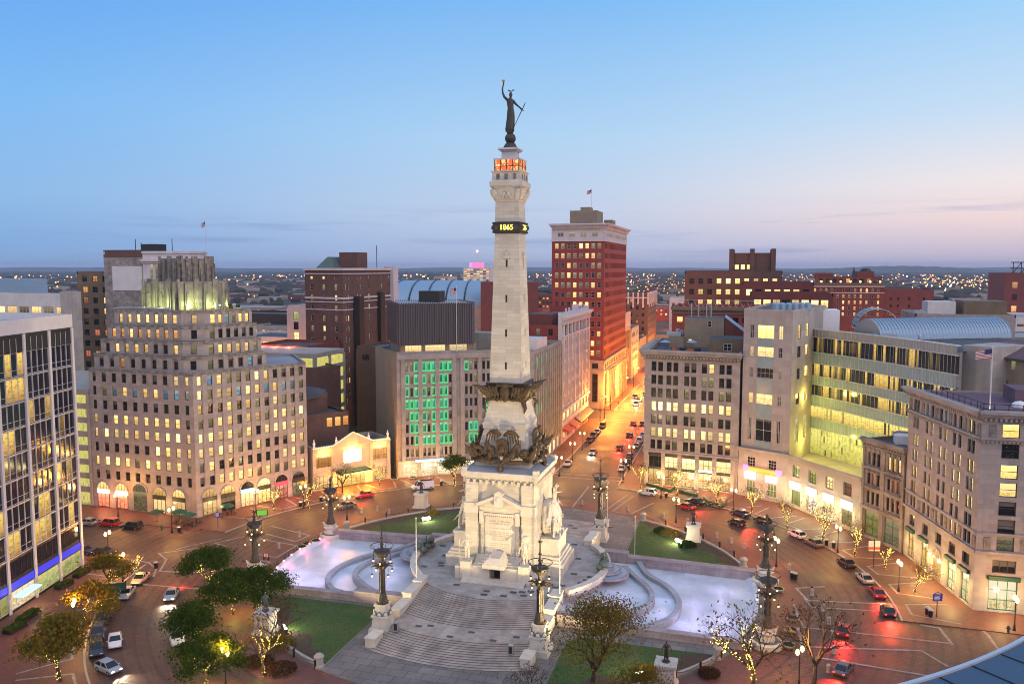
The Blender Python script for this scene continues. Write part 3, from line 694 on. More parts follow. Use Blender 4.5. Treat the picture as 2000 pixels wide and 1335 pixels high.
# arched shopfronts
def arch(b, A, B, s, wd, zs, mat_in, key, signkey=None, shop='S', z0=.25, door=False):
    L = math.dist(A, B); d = ((B[0] - A[0]) / L, (B[1] - A[1]) / L); n = (d[1], -d[0])
    def P(x, z, o): return (A[0] + d[0] * (s + x) + n[0] * o, A[1] + d[1] * (s + x) + n[1] * o, z)
    r = wd / 2; mb = MB(); k = 12
    pts = [(r * math.cos(math.pi * i / k), zs + r * math.sin(math.pi * i / k)) for i in range(k + 1)]
    # raised stone surround
    for i in range(k):
        (xa, za), (xb, zb) = pts[i], pts[i + 1]; f = 1.16
        o1 = [(xa, za), (xb, zb), (xb * f, zs + (zb - zs) * f), (xa * f, zs + (za - zs) * f)]
        mb.face([P(x, z, .22) for x, z in reversed(o1)], 0)
        mb.face([P(xa * f, zs + (za - zs) * f, .22), P(xb * f, zs + (zb - zs) * f, .22), P(xb * f, zs + (zb - zs) * f, -.02), P(xa * f, zs + (za - zs) * f, -.02)], 0)
        mb.face([P(xa, za, .22), P(xa, za, .03), P(xb, zb, .03), P(xb, zb, .22)], 0)
    mb.build('arch_surround', M['lime'], b.root)
    mb = MB()
    mb.face([P(x, z, .03) for x, z in [(-r, zs)] + [(r, zs)] + pts[1:-1]], 0, [(0, 0), (1, 0)] + [((x / r + 1) / 2, (z - zs) / r) for x, z in pts[1:-1]])
    for i in range(1, 4):
        x = -r + wd * i / 4; hh = math.sqrt(max(0, r * r - x * x)); c0, c1 = P(x, zs, .06), P(x, zs + hh, .06)
        mb.tube([c0, c1], .05, 4, 1)
    if door: mb.face([P(-r, z0, .03), P(r, z0, .03), P(r, zs, .03), P(-r, zs, .03)], 0, [(0, 0), (1, 0), (1, 1), (0, 1)])
    mb.build('arched_window', [M[key], M['frame']], b.root)
    if not door:
        mb = MB(); zt = zs - .9; o = bpy.data.objects
        T = lambda x, y, z: P(x, z + (z0 + zt) / 2, .05 - y)
        win_faces(mb, T, wd, zt - z0, 3, 1, .1, 1, 0); mb.build('shop_window', [M[shop], M['frame']], b.root)
        mb = MB(); mb.bar(P(-r, 0, 0)[:2], P(r, 0, 0)[:2], zt, zs, .28, -.01); mb.build('shop_fascia', M[signkey or 'frame'], b.root)
zs = 4.3
for s_, kw in ((2.3, dict(key='W', shop='S3', signkey='sign_w')), (7.6, dict(key='W', shop='S3', signkey='sign_w')), (18.2, dict(key='W', shop='S')), (23.6, dict(key='W', shop='S'))):
    arch(b, P0, P1, s_ + .6, 3.4, zs, 'D', **kw)
arch(b, P0, P1, 13.4, 3.8, 4.6, 'D', key='E', door=True)
for s_, kw in ((3.0, dict(key='W', shop='S')), (7.4, dict(key='W', shop='D')), (12.1, dict(key='D', shop='S', signkey='sign_c')), (16.4, dict(key='Y', shop='S')), (21.0, dict(key='D', shop='S3', signkey='sign_r')), (25.6, dict(key='D', shop='E'))):
    arch(b, P1, P2, s_, 3.3, zs, 'D', **kw)
for s_, L0, e, cc in ((5, 0, 260, (1, .35, .15)), (21, 0, 160, (1, .65, .25)), (4, 1, 160, (1, .65, .25)), (15, 1, 200, (1, .7, .25)), (22, 1, 160, (1, .3, .3))):
    A, B, n = ((P0, P1, nl), (P1, P2, nr))[L0]; q = lerp(A, B, s_ / math.dist(A, B))
    part_light(b.root, 'shop_light', 'POINT', Vector((q[0] + n[0] * 2.2, q[1] + n[1] * 2.2, 2.6)) - wloc(b.root), e * 2.6, cc, .6)
clutter(b, [(-98, 22), (-78, 22), (-74, 30), (-98, 40)], 44.9, 5, 3, ('dk', 'metal'))
mb = MB(); mb.tube([(-101, 20, 45.4), (-98, 19.3, 45.7), (-90, 18.5, 45.7), (-84, 17.9, 45.7)], .3, 6); mb.build('roof_duct', M['roof_pale'], b.root)
b.finish()

# ------------------------------------------------------------------ theatre with lamps along its gable
b = Bld('theatre', 'small theatre with a gabled front outlined in light bulbs and a glowing marquee', 'theatre', (-58, 55), 60)
T0, T1 = (-61.9, 39.8), (-49.2, 57.0); LT = math.dist(T0, T1); nt = ((T1[1] - T0[1]) / LT, -(T1[0] - T0[0]) / LT)
b.wall(T0, T1, 0, 11.0, 'pale', [(7.0, 2.6, [(3.0, 4.2)], 'O', (5, 1, .1, 'frame')), (1.9, 3.0, [(2.9, 4.0), (LT - 3, 4.0)], 'S', (4, 2, .1, 'frame'))], .4)
b.wall(T1, (-57.5, 63.2), 0, 11, 'pale', []); b.wall((-57.5, 63.2), (-70.2, 46), 0, 11, 'brown', []); b.wall((-70.2, 46), T0, 0, 11, 'pale', [])
b.parapet([T0, T1, (-57.5, 63.2), (-70.2, 46)], 11.0, 1, .4, 'pale', 'roof')
def PT(s_, z, o): q = lerp(T0, T1, s_ / LT); return (q[0] + nt[0] * o, q[1] + nt[1] * o, z)
mb = MB(); win_faces(mb, lambda x, y, z: PT(LT - 3 + x, 7.2 + z, .06 - y), 4.2, 2.6, 5, 1, .1, 1, 0); mb.build('window', [M['O'], M['frame']], b.root)
mb = MB(); win_faces(mb, lambda x, y, z: PT(LT / 2 + x, 7.6 + z, .1 - y), 5.4, 3.6, 2, 1, .3, 1, 0); mb.build('window', [M['sign_w'], M['pale']], b.root)
mb = MB()  # pediment and cornice
mb.bar(PT(0, 0, 0)[:2], PT(LT, 0, 0)[:2], 10.2, 10.7, .6, -.01)
c = LT / 2
for o0, o1, z0, z1 in ((0, .55, 10.72, 13.6),):
    tri = [(c - 5.6, z0), (c + 5.6, z0), (c, z1)]
    mb.face([PT(x, z, o1) for x, z in tri]); mb.face([PT(x, z, -.5) for x, z in reversed(tri)])
    for i in range(3):
        p, q = tri[i], tri[(i + 1) % 3]; mb.face([PT(q[0], q[1], o1), PT(p[0], p[1], o1), PT(p[0], p[1], -.5), PT(q[0], q[1], -.5)])
for s_ in (.4, c - 5.2, c + 5.2, LT - .4): mb.bar(PT(s_ - .45, 0, 0)[:2], PT(s_ + .45, 0, 0)[:2], 0, 10.2, .25, -.01)
mb.build('pediment', M['pale'], b.root)
mb = MB()
line = [(0, 10.85), (c - 5.6, 10.95), (c, 13.75), (c + 5.6, 10.95), (LT, 10.85)]
for i in range(4):
    p, q = line[i], line[i + 1]; n = max(3, int(math.dist(p, q) / .42))
    for k in range(n): x, z = lerp(p, q, k / n); mb.blob(PT(x, z, .7), .13, 5, 3)
mb.build('cornice_bulbs', glow('theatre_bulb', (1, .68, .22, 1), 6.0), b.root)
mb = MB(); mb.prism([PT(c - 4.4, 0, .05)[:2], PT(c - 4.4, 0, 3.6)[:2], PT(c + 3.6, 0, 3.6)[:2], PT(c + 3.6, 0, .05)[:2]], 3.7, 4.5, 0, True, True); mb.build('marquee', M['green_p'], b.root)
mb = MB(); mb.bar(PT(c - 4.2, 0, 3.6)[:2], PT(c + 3.4, 0, 3.6)[:2], 3.75, 4.2, .12, -.01); mb.build('marquee_sign', glow('theatre_sign', (1, .55, .14, 1), 3.5), b.root)
mb = MB(); win_faces(mb, lambda x, y, z: PT(c - .4 + x, 1.7 + z, .1 - y), 7.6, 3.0, 6, 1, .12, 1, 0); mb.build('entrance_doors', [M['S'], M['green_p']], b.root)
for s_, z, o, e in ((c, 9.0, 1.3, 380), (c - 3, 2.8, 2.5, 300), (c + 3, 2.8, 2.5, 300), (3, 9.2, 1.2, 120), (LT - 3, 9.2, 1.2, 120)):
    part_light(b.root, 'theatre_lamp', 'POINT', Vector(PT(s_, z, o)) - wloc(b.root), e * 13, (1, .40, .055), .4)
for s_ in (.5, LT * .3, LT * .72, LT - .5):   # small statues on the parapet
    mb = MB(); p = PT(s_, 11, -.1); mb.lathe([(.35, 11), (.3, 11.3), (.2, 11.35), (.36, 11.8), (.3, 12.2), (.1, 12.45), (.17, 12.6), (.14, 12.85), (.02, 12.95)], 8, p[0], p[1]); mb.build('roof_statue', M['white'], b.root)
# brick auditorium behind
def shift(p, d): return (p[0] - nt[0] * d, p[1] - nt[1] * d)
for s0, s1, d0, d1, z1, mat, nm in ((1.5, 13.8, 8.0, 30, 17.6, 'brown', 'auditorium'), (-4, LT + 1, 30, 44, 26.8, 'brown', 'stage_house')):
    q = [shift(lerp(T0, T1, s0 / LT), d0), shift(lerp(T0, T1, s1 / LT), d0), shift(lerp(T0, T1, s1 / LT), d1), shift(lerp(T0, T1, s0 / LT), d1)]
    rws = [(15.2, 2.4, [(7.0, 1.7), (9.3, 1.7), (11.6, 1.7)], 'OOO', PLAIN)] if nm == 'auditorium' else []
    for i in range(4): b.wall(q[i], q[(i + 1) % 4], 9, z1, mat, rws if i == 0 else [], .25)
    b.parapet(q, z1, .6, .5, mat, 'roof')
q = [shift(lerp(T0, T1, -.1), 14), shift(lerp(T0, T1, .5), 14), shift(lerp(T0, T1, .5), 30), shift(lerp(T0, T1, -.1), 30)]
mb = MB(); mb.prism(q, 9, 21.6, 0, True, False, 1)
cx_, cy_ = [sum(p[i] for p in q) / 4 for i in (0, 1)]; mb.lathe([(9.5, 21.0), (9.0, 21.9), (6, 22.6), (2, 22.9), (.1, 23)], 20, cx_, cy_, 1); mb.build('drum_roof', [M['brown'], M['roof']], b.root)
p = shift(lerp(T0, T1, .35), 36); mb = MB(); mb.frustum(p[0] - 3, p[0] + 3, p[1] - 2.5, p[1] + 2.5, 26.3, 28.4, -.8, -.8); mb.build('roof_hood', M['roof'], b.root)
b.finish()

# ------------------------------------------------------------------ grey building with green lit windows and a louvred top
b = Bld('bank_building', 'grey stone building with green lit slit windows under a dark louvred box', 'office building', (-30, 75), 96)
F = [(-47.2, 57.6), (-33.5, 66.8), (-19.5, 73.4), (-15.3, 75.5)]
F = [(-47.2, 57.6), (-34.0, 66.2), (-15.3, 75.2)]
zrow = [29.2, 25.9, 22.6, 19.4, 16.2, 13.0, 9.8, 6.6]
gp = {0: ['..3', '123', '123', '1..', '...', '..3', '...'], 1: ['1.3', '1.3', '12.', '...', '..3', '...', '1..'], 2: ['1.3', '1.3', '12.', '...', '...', '...', '.2.'], 3: ['123', '123', '12.', '...', '.23', '...', '...'],
      4: ['.23', '1.3', '12.', '...', '.2.', '...', '..3'], 5: ['.23', '1.3', '12.', '.23', '.2.', '...', '...'], 6: ['..3', '123', '123', '.23', '...', '...', '...'], 7: ['...'] * 7}
bi = 0
for fa, fb in ((F[0], F[1]), (F[1], F[2])):
    L = math.dist(fa, fb); nbay = 3 if bi == 0 else 4; cc = []
    for k in range(nbay):
        c = 1.6 + (L - 2.2) * (k + .5) / nbay; cc += [(c - 1.25, .72), (c, .72), (c + 1.25, .72)]
    rws = []
    for r, z in enumerate(zrow):
        ks = ''.join(''.join('G' if ch != '.' else rnd.choice('DDE') for ch in gp[r][bi + k]) for k in range(nbay))
        rws.append((z, 2.15, cc, ks, (1, 1, .06, 'frame')))
    rws.append((2.0, 3.2, cols(nbay, L, 1.2, 3.6), 'S2', (3, 2, .1, 'mull')))
    b.wall(fa, fb, 0, 33.2, 'grey_stone', rws, .35)
    d = ((fb[0] - fa[0]) / L, (fb[1] - fa[1]) / L); n = (d[1], -d[0])
    mb = MB()
    for k in range(nbay + 1):
        t = 1.6 + (L - 2.2) * k / nbay; mb.bar(lerp(fa, fb, max(0, t - .55) / L), lerp(fa, fb, min(L, t + .55) / L), 4.6, 32.2, .4, -.01)
    mb.bar(fa, fb, 31.2, 32.6, .43, -.01); mb.bar(fa, fb, 4.0, 4.7, .5, -.01)
    mb.build('pier', M['grey_stone'], b.root)
    # green glow round lit windows: light on the reveals put into emissive bars
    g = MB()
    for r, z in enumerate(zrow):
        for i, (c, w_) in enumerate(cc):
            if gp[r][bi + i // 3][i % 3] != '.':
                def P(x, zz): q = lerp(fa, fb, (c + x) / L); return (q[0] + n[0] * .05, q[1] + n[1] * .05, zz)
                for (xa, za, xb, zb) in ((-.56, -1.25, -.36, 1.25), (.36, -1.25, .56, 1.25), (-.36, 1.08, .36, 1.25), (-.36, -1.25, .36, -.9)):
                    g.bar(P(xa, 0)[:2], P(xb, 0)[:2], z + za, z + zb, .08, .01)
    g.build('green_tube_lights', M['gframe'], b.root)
    bi += nbay
J0 = (-15.3, 110)
L = math.dist(F[2], J0); cc = [c for k in range(6) for c in ((2.4 + (L - 4) * (k + .5) / 6 - 1.1, .9), (2.4 + (L - 4) * (k + .5) / 6 + 1.1, .9))]
gs = random.Random(11)
b.wall(F[2], J0, 0, 32.6, 'grey_stone', [(z, 2.5, cc, (lambda i: 'G' if gs.random() < .4 else 'D'), (1, 1, .06, 'frame')) for z in zrow] + [(2, 3.2, cols(6, L, 2, 3.6), 'S2', (3, 2, .1, 'mull'))], .3)
mb = MB(); g = MB()
for k in range(13):
    t = 2.0 + (L - 3) * k / 12; mb.bar(lerp(F[2], J0, (t - .3) / L), lerp(F[2], J0, (t + .3) / L), 4.6, 31.6, .4, -.01)
mb.build('pier', M['grey_stone'], b.root)
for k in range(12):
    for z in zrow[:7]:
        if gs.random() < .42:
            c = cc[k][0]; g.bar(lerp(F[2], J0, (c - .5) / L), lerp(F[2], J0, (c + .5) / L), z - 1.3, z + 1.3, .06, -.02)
g.build('green_tube_lights', glow('green_strip', srgb(60, 200, 125), 1.0), b.root)  # emissive slabs stand in for the green light on these windows
b.wall(J0, (-62, 110), 0, 32.6, 'grey_stone', []); b.wall((-62, 110), (-60, 72), 0, 32.6, 'grey_stone', []); b.wall((-60, 72), F[0], 0, 33.2, 'tan', [])
b.parapet(F + [J0, (-62, 110), (-60, 72)], 32.6, 1.0, .5, 'grey_stone', 'roof')
# lit clerestory and louvred box above the circle front
fd = ((F[1][0] - F[0][0]), (F[1][1] - F[0][1])); L = math.hypot(*fd); fd = (fd[0] / L, fd[1] / L); fn = (fd[1], -fd[0])
def PI(s_, d): return (F[0][0] + fd[0] * s_ - fn[0] * d, F[0][1] + fd[1] * s_ - fn[1] * d)
q = [PI(1.2, 1.0), PI(21.5, 1.0), PI(21.5, 17), PI(1.2, 17)]
b.wall(q[0], q[1], 32.0, 35.0, 'tan', [(33.9, 1.7, [(3.4, 4.4), (9.2, 5.4), (15.4, 4.8)], 'YYY', (5, 2, .1, 'mull'))], .2)
for i in (1, 2, 3): b.wall(q[i], q[(i + 1) % 4], 32.0, 35.0, 'tan', [])
mb = MB(); q2 = [PI(.6, .2), PI(20.6, .2), PI(20.6, 17.6), PI(.6, 17.6)]
mb.prism(q2, 34.9, 45.6, 0, True, True, 1)
for i in range(4):
    a, c = q2[i], q2[(i + 1) % 4]; l = math.dist(a, c); n = int(l / .62)
    for k in range(n): mb.bar(lerp(a, c, (k + .2) / n), lerp(a, c, (k + .55) / n), 34.9, 45.9, .32, -.01)
mb.build('louvre_box', [M['louvre'], M['roof_pale']], b.root)
mb = MB(); mb.box(-46, -40, 70, 74, 45.5, 48.6); mb.build('cooling_tower', M['dk'], b.root)
mb = MB(); mb.box(-36, -28, 84, 90, 31.8, 36.5); mb.build('roof_hut', M['grey_stone'], b.root)
mb = MB(); mb.box(-23.5, -15.6, 80, 92, 31.7, 35.2); mb.build('roof_hut', M['terracotta'], b.root)
# bright work lights on the roof
for (x, y, z, col, e, r) in ((-26.5, 76.5, 45.5, (.55, 1, .5), 900, .45), (-22.5, 76.6, 34.6, (1, .75, .4), 260, .3)):
    mb = MB(); mb.tube([(x, y, 31.8), (x, y, z)], .08, 5); mb.blob((x, y, z + .3), r, 8, 5, 1); mb.build('roof_lamp', [M['metal'], glow('roof_lamp_glow', tuple(min(1, c * 1.1) for c in col) + (1,), 14)], b.root)
    part_light(b.root, 'roof_light', 'POINT', Vector((x, y, z + 1.2)) - wloc(b.root), e, col, .4)
# bank sign over the shops
Ls = math.dist(F[0], F[1]); mb = MB(); mb.bar(lerp(F[0], F[1], .28), lerp(F[0], F[1], .78), 4.1, 4.8, .75, -.51); mb.build('shop_sign', M['sign_c'], b.root)
for t in (.15, .5, .85):
    q = lerp(F[0], F[1], t); part_light(b.root, 'shop_light', 'POINT', Vector((q[0] + fn[0] * 2, q[1] + fn[1] * 2, 2.8)) - wloc(b.root), 240 * 2.6, (1, .75, .32), .5)
clutter(b, [(-55, 82), (-20, 82), (-20, 106), (-55, 106)], 31.6, 8, 9)
b.finish()
# ------------------------------------------------------------------ white terracotta block along the street
b = Bld('terracotta_building', 'narrow white terracotta building with tall ribbed window bays on the far street', 'office building', (-20, 130), 70, wname='window_bay')
S0, S1 = (-15.2, 110.1), (-15.2, 153.8); L = 43.7
cc = cols(7, L, 1.2, 4.6)
b.wall(S0, S1, 0, 41.2, 'terracotta', [(z, 2.6, cc, litf(.12, 'WE', 'D'), (3, 1, .12, 'mull')) for z in [13.1 + 3.55 * i for i in range(6)]] + [(35.6, 3.6, cc, 'D', (3, 1, .2, 'frame'))] + [(8.2, 2.9, cols(7, L, 1.2, 4.9), 'S2', (3, 1, .1, 'frame')), (3.2, 4.0, cols(7, L, 1.2, 5), 'SES3S', (3, 2, .1, 'frame'))] if 0 else
       [(z, 2.6, cc, litf(.12, 'WE', 'D'), (3, 1, .12, 'mull')) for z in [13.1 + 3.55 * i for i in range(6)]] + [(35.6, 3.6, cc, 'D', (3, 1, .2, 'frame')), (8.2, 2.9, cols(7, L, 1.2, 4.9), 'Y', (3, 1, .1, 'frame')), (3.2, 4.0, cols(7, L, 1.2, 5), 'SE', (3, 2, .1, 'frame'))], .45)
mb = MB()
for k in range(8):
    t = 1.2 + (L - 2.4) * k / 7; mb.bar((-15.2, 110.1 + max(.0, t - .5)), (-15.2, 110.1 + min(L, t + .5)), 10.8, 38, .45, -.01)
for k in range(7):
    for d in (-.78, .78): t = 1.2 + (L - 2.4) * (k + .5) / 7 + d; mb.bar((-15.2, 110.1 + t - .16), (-15.2, 110.1 + t + .16), 11.2, 33.2, .3, -.4)
mb.build('pier', M['terracotta'], b.root)
b.cornice([S0, S1], [(10.0, 10.8, .6), (33.4, 33.8, .5), (38.2, 38.8, .5), (38.8, 39.4, 1.0), (39.4, 40.1, 1.5)], 'terracotta')
b.dentils([S0, S1], 37.3, 38.2, .9, 1.0, .4, 'terracotta')
NB = (-29.5, 110.1)
b.wall(NB, S0, 0, 37.2, 'red', [(z, 2.1, [(3.2, 1.4), (6.6, 1.4), (10.6, 1.4)], 'DED', DUO) for z in (35.0, 30.2)] , .25)
mb = MB(); mb.box(-16.4, -15.21, 109.6, 110.08, 0, 41.2); mb.build('corner_pier', M['terracotta'], b.root)
b.wall(S1, (-29.5, 153.8), 0, 41.2, 'red', []); b.wall((-29.5, 153.8), NB, 0, 37.2, 'red', [])
b.parapet([NB, S0, S1, (-29.5, 153.8)], 37.2, .6, .4, 'red', 'roof')
mb = MB(); mb.box(-27.5, -19, 113, 123, 36.6, 40.4, 0, True, 1); mb.box(-26, -17.5, 131, 146, 36.6, 39.5, 0, True, 1); mb.build('penthouse', [M['dkred'], M['roof']], b.root)
mb = MB()
for k in range(7): z0 = 116 + k * 5; mb.bar((-15.6, z0), (-15.6, z0 + 2.2), 40.9, 42.1, .1, .1)
mb.bar((-15.5, 126), (-15.5, 137), 40.9, 42.8, .12, .12); mb.build('roof_cresting', M['terracotta'], b.root)
for y0, y1, mt in ((111, 117, 'red_p'), (120, 127, 'red_p'), (129, 152, 'dk')):
    mb = MB(); mb.face([(-15.1, y0, 5.4), (-15.1, y1, 5.4), (-12.6, y1, 3.9), (-12.6, y0, 3.9)]); mb.face([(-12.6, y0, 3.9), (-12.6, y1, 3.9), (-12.6, y1, 3.4), (-12.6, y0, 3.4)])
    mb.face([(-15.1, y0, 5.3), (-12.6, y0, 3.85), (-15.1, y0, 3.85)]); mb.face([(-15.1, y1, 5.3), (-15.1, y1, 3.85), (-12.6, y1, 3.85)]); mb.build('awning', M[mt], b.root)
part_light(b.root, 'awning_light', 'POINT', Vector((-12.5, 116, 3.2)) - wloc(b.root), 500, (1, .2, .1), .4)
part_light(b.root, 'awning_light', 'POINT', Vector((-12.2, 124, 3.2)) - wloc(b.root), 600, (1, .25, .12), .4)
clutter(b, [(-28, 125), (-18, 125), (-18, 130), (-28, 130)], 36.6, 4, 12)
b.finish()

# ------------------------------------------------------------------ tall red brick tower
x0, x1, y0, y1 = -35.0, -14.2, 179.6, 238
b = Bld('brick_tower', 'tall red brick tower with a pale stone crown and flat cornice above the street', 'office tower', (-25, 208), 96)
LN, LW = x1 - x0, y1 - y0
cn = [(2.0 + i * (LN - 4) / 7, 1.45) for i in range(8)]
rz = [21.6 + 3.78 * i for i in range(12)]
pn = ['WWDEDDWE', 'WDEDDEWE', 'EDDEDDDW', 'DDDEEDDD', 'DDEWDEDD', 'DDDYWYDD', 'DDEWEDDW', 'WEEYEEWD', 'EEWEEDDE', 'DDWEDDEE', 'WWEEEWWE', 'WEDDYYEE']
b.wall((x0, y0), (x1, y0), 0, 71.6, 'red', [(z, 2.1, cn, k, SASHW) for z, k in zip(rz, pn)], .25)
cwst = cols(20, LW, 1.0, 1.7)
b.wall((x1, y0), (x1, y1), 0, 71.6, 'red', [(z, 2.1, cwst, litf(.06, 'E', 'D', 4), SASH) for z in rz], .25)
b.wall((x1, y1), (x0, y1), 0, 71.6, 'red', []); b.wall((x0, y1), (x0, y0), 0, 71.6, 'red', [])
pn_ = [(x0, y0), (x1, y0), (x1, y1)]
b.cornice(pn_, [(64.9, 71.2, .18), (64.9, 65.5, .5), (70.2, 70.8, .8), (70.8, 71.2, 1.4), (71.2, 71.75, 1.9)], 'terracotta')
b.dentils(pn_, 69.6, 70.2, 1.0, .9, .4, 'terracotta')
mb = MB()
for i in range(4): win_faces(mb, lambda x, y, z: (x0 + 3.6 + i * 4.5 + x, y0 - .21 + y, 67.6 + z), 2.4, 1.7, 2, 1, .12, 1, 0)
for i in range(18): win_faces(mb, lambda x, y, z: (x1 + .21 - y, y0 + 2 + i * 3.2 + x, 67.6 + z), 1.8, 1.6, 2, 1, .12, 1, 0)
mb.build('frieze_window', [M['E'], M['terracotta']], b.root)
b.cornice(pn_, [(0, 18.2, .25), (18.2, 18.9, .7), (14.4, 14.9, .6)], 'pale', 'stone_base')
mb = MB()
for i, (xa, xb) in enumerate(((x0 + 7.6, x0 + 13.2),)):
    win_faces(mb, lambda x, y, z: ((xa + xb) / 2 + x, y0 - .30 + y, 16.6 + z), 4.4, 2.0, 3, 1, .15, 1, 0)
    win_faces(mb, lambda x, y, z: ((xa + xb) / 2 + x, y0 - .30 + y, 9.5 + z), 4.4, 8.0, 3, 4, .15, 1, 2)
    win_faces(mb, lambda x, y, z: ((xa + xb) / 2 + x, y0 - .30 + y, 2.4 + z), 5.2, 4.4, 3, 2, .15, 1, 3)
for xa in (x0 + 3.2, x1 - 3.2):
    win_faces(mb, lambda x, y, z: (xa + x, y0 - .30 + y, 8 + z), 2.2, 11, 1, 4, .15, 1, 2); win_faces(mb, lambda x, y, z: (xa + x, y0 - .30 + y, 16.6 + z), 2.4, 2.0, 2, 1, .15, 1, 2)
mb.build('entrance_window', [M['Y'], M['frame'], M['D'], M['S2']], b.root)
mb = MB()
for k in range(13):
    y = y0 + 2 + k * 4.5
    if k: mb.lathe([(.8, 0), (.8, .8), (.6, .9), (.55, 12.8), (.8, 13.6), (.85, 14.2)], 10, x1 + .75, y - 1.0)
mb.build('colonnade', M['pale'], b.root)
mb = MB()
for k in range(12): win_faces(mb, lambda x, y, z: (x1 + .3 - y, y0 + 3.4 + k * 4.5 + x, 7 + z), 2.8, 12, 2, 4, .12, 1, 0); win_faces(mb, lambda x, y, z: (x1 + .3 - y, y0 + 3.4 + k * 4.5 + x, 16.6 + z), 2.2, 1.8, 2, 1, .12, 1, 0)
mb.build('arcade_window', [M['E'], M['frame']], b.root)
b.parapet([(x0, y0), (x1, y0), (x1, y1), (x0, y1)], 71.6, .5, .5, 'red', 'roof')
mb = MB(); mb.box(-30.5, -19.5, 192, 206, 71, 77.6); mb.box(-27, -23, 196, 202, 77.6, 79.2); mb.box(-19, -15.5, 206, 214, 71, 74.5); mb.build('penthouse', M['tan'], b.root)
b.finish()

# ------------------------------------------------------------------ limestone offices right of the street
b = Bld('limestone_offices', 'square grey limestone office block with paired windows over orange lit shops', 'office building', (27, 82), 96)
Q0, Q1 = (15.0, 70.0), (38.2, 66.2); L = math.dist(Q0, Q1)
fr = [(.109, .163), (.266, .337), (.457, .527), (.625, .717), (.826, .88)]
ctr = [.136, .30, .49, .672, .853]
cc = []
for c in ctr: cc += [((c) * L - .85, 1.25), ((c) * L + .85, 1.25)]
zr = [30.3, 27.0, 23.7, 20.3, 17.0, 13.7, 10.6]
pm = ['DDDDDDDWDD', 'DDDDDDEEDD', 'DDDDEDDDEE', 'YYYYYYYYYY', 'DDDDDDDEDD', 'YYYYYYYYYY', 'DDDEDDDDDD']
b.wall(Q0, Q1, 0, 33.4, 'lime', [(z, 2.35, cc, k, SASH) for z, k in zip(zr, pm)] + [(6.2, 2.9, [(c * L, 3.7) for c in ctr], 'DYYYY', (3, 2, .12, 'frame')), (2.35, 3.9, [(c * L, 3.9) for c in ctr], 'S', (3, 2, .12, 'frame'))], .4)
QB = [(41, 108), (15.0, 108)]
b.wall(Q1, QB[0], 0, 33.4, 'lime_dark', []); b.wall(QB[0], QB[1], 0, 33.4, 'tan', []); b.wall(QB[1], Q0, 0, 33.4, 'lime', [])
d = ((Q1[0] - Q0[0]) / L, (Q1[1] - Q0[1]) / L)
b.cornice([(15, 100), Q0, Q1], [(8.55, 9.0, .3), (12.0, 12.25, .18), (31.9, 32.2, .25), (33.0, 33.4, .7), (33.4, 34.0, 1.2), (34.0, 34.5, 1.5)], 'lime')
b.dentils([(15, 100), Q0, Q1], 32.6, 33.1, 1.0, .8, .35, 'lime')
b.parapet([Q0, Q1] + QB, 34.3, 1.0, .6, 'lime', 'roof')
mb = MB()
for k in range(6):
    t = [.035, .218, .395, .58, .762, .95][k]; mb.bar(lerp(Q0, Q1, t - .022), lerp(Q0, Q1, t + .022), 0, 8.5, .3, -.01)
mb.build('shop_pier', M['lime'], b.root)
mb = MB()
for c in ctr: mb.bar(lerp(Q0, Q1, c - .08), lerp(Q0, Q1, c + .08), 7.75, 8.45, .22, -.01); mb.bar(lerp(Q0, Q1, c - .08), lerp(Q0, Q1, c + .08), 4.35, 4.7, .28, -.01)
mb.build('shop_fascia', M['frame'], b.root)
mb = MB(); mb.bar(lerp(Q0, Q1, .60), lerp(Q0, Q1, .74), 4.75, 5.3, .55, -.3); mb.build('shop_sign', M['sign_w'], b.root)
n = (d[1], -d[0])
for t, e, c_ in ((.14, 330, (1, .6, .2)), (.32, 330, (1, .55, .16)), (.5, 200, (.8, 1, .5)), (.68, 300, (1, .6, .3)), (.86, 380, (1, .55, .18))):
    q = lerp(Q0, Q1, t); part_light(b.root, 'shop_light', 'POINT', Vector((q[0] + n[0] * 1.8, q[1] + n[1] * 1.8, 2.6)) - wloc(b.root), e * 2.6, c_, .5)
# roof terrace and the tan brick penthouses
mb = MB(); mb.box(23.0, 33.5, 92, 104, 33.3, 41.2, 0, True, 1); mb.box(19.0, 23.0, 90, 100, 33.3, 36.2, 0, True, 1); mb.build('brick_penthouse', [M['tan'], M['roof']], b.root)
mb = MB(); mb.box(30.6, 38.6, 72, 84, 33.3, 37.2, 0, True, 1); mb.build('stair_hut', [M['ochre'], M['roof']], b.root)
mb = MB(); win_faces(mb, lambda x, y, z: (35.0 + x, 71.98 + y, 35.3 + z), 1.9, 1.8, 2, 2, .1, 1, 0); win_faces(mb, lambda x, y, z: (24.6 + x, 91.98 + y, 35 + z), .9, .9, 1, 1, .08, 1, 2); win_faces(mb, lambda x, y, z: (29.7 + x, 91.98 + y, 39.6 + z), 1.0, 1.6, 1, 2, .1, 1, 0); mb.build('window', [M['D'], M['frame_w'], M['Y']], b.root)
mb = MB(); pr = [(33.6, 33.4), (42, 33.4), (42, 35.2), (33.6, 41.6)]
for y in (92.2, 104): mb.face([(x, y, z) for x, z in (pr if y < 100 else pr[::-1])])
for i in range(4):
    p, q = pr[i], pr[(i + 1) % 4]; mb.face([(q[0], 92.2, q[1]), (p[0], 92.2, p[1]), (p[0], 104, p[1]), (q[0], 104, q[1])], 1 if i == 2 else 0)
mb.build('sloped_roof_house', [M['dkred'], M['metal_blue']], b.root)
for x in (19, 25.8): 
    mb = MB(); y = 80 + (x - 19) * .2; mb.tube([(x, y, 33.3), (x, y, 35.7)], .05, 5); mb.lathe([(1.5, 35.5), (.8, 35.85), (.04, 36.1)], 8, x, y, 1); mb.build('terrace_umbrella', [M['dk'], M['metal_blue']], b.root)
mb = MB()
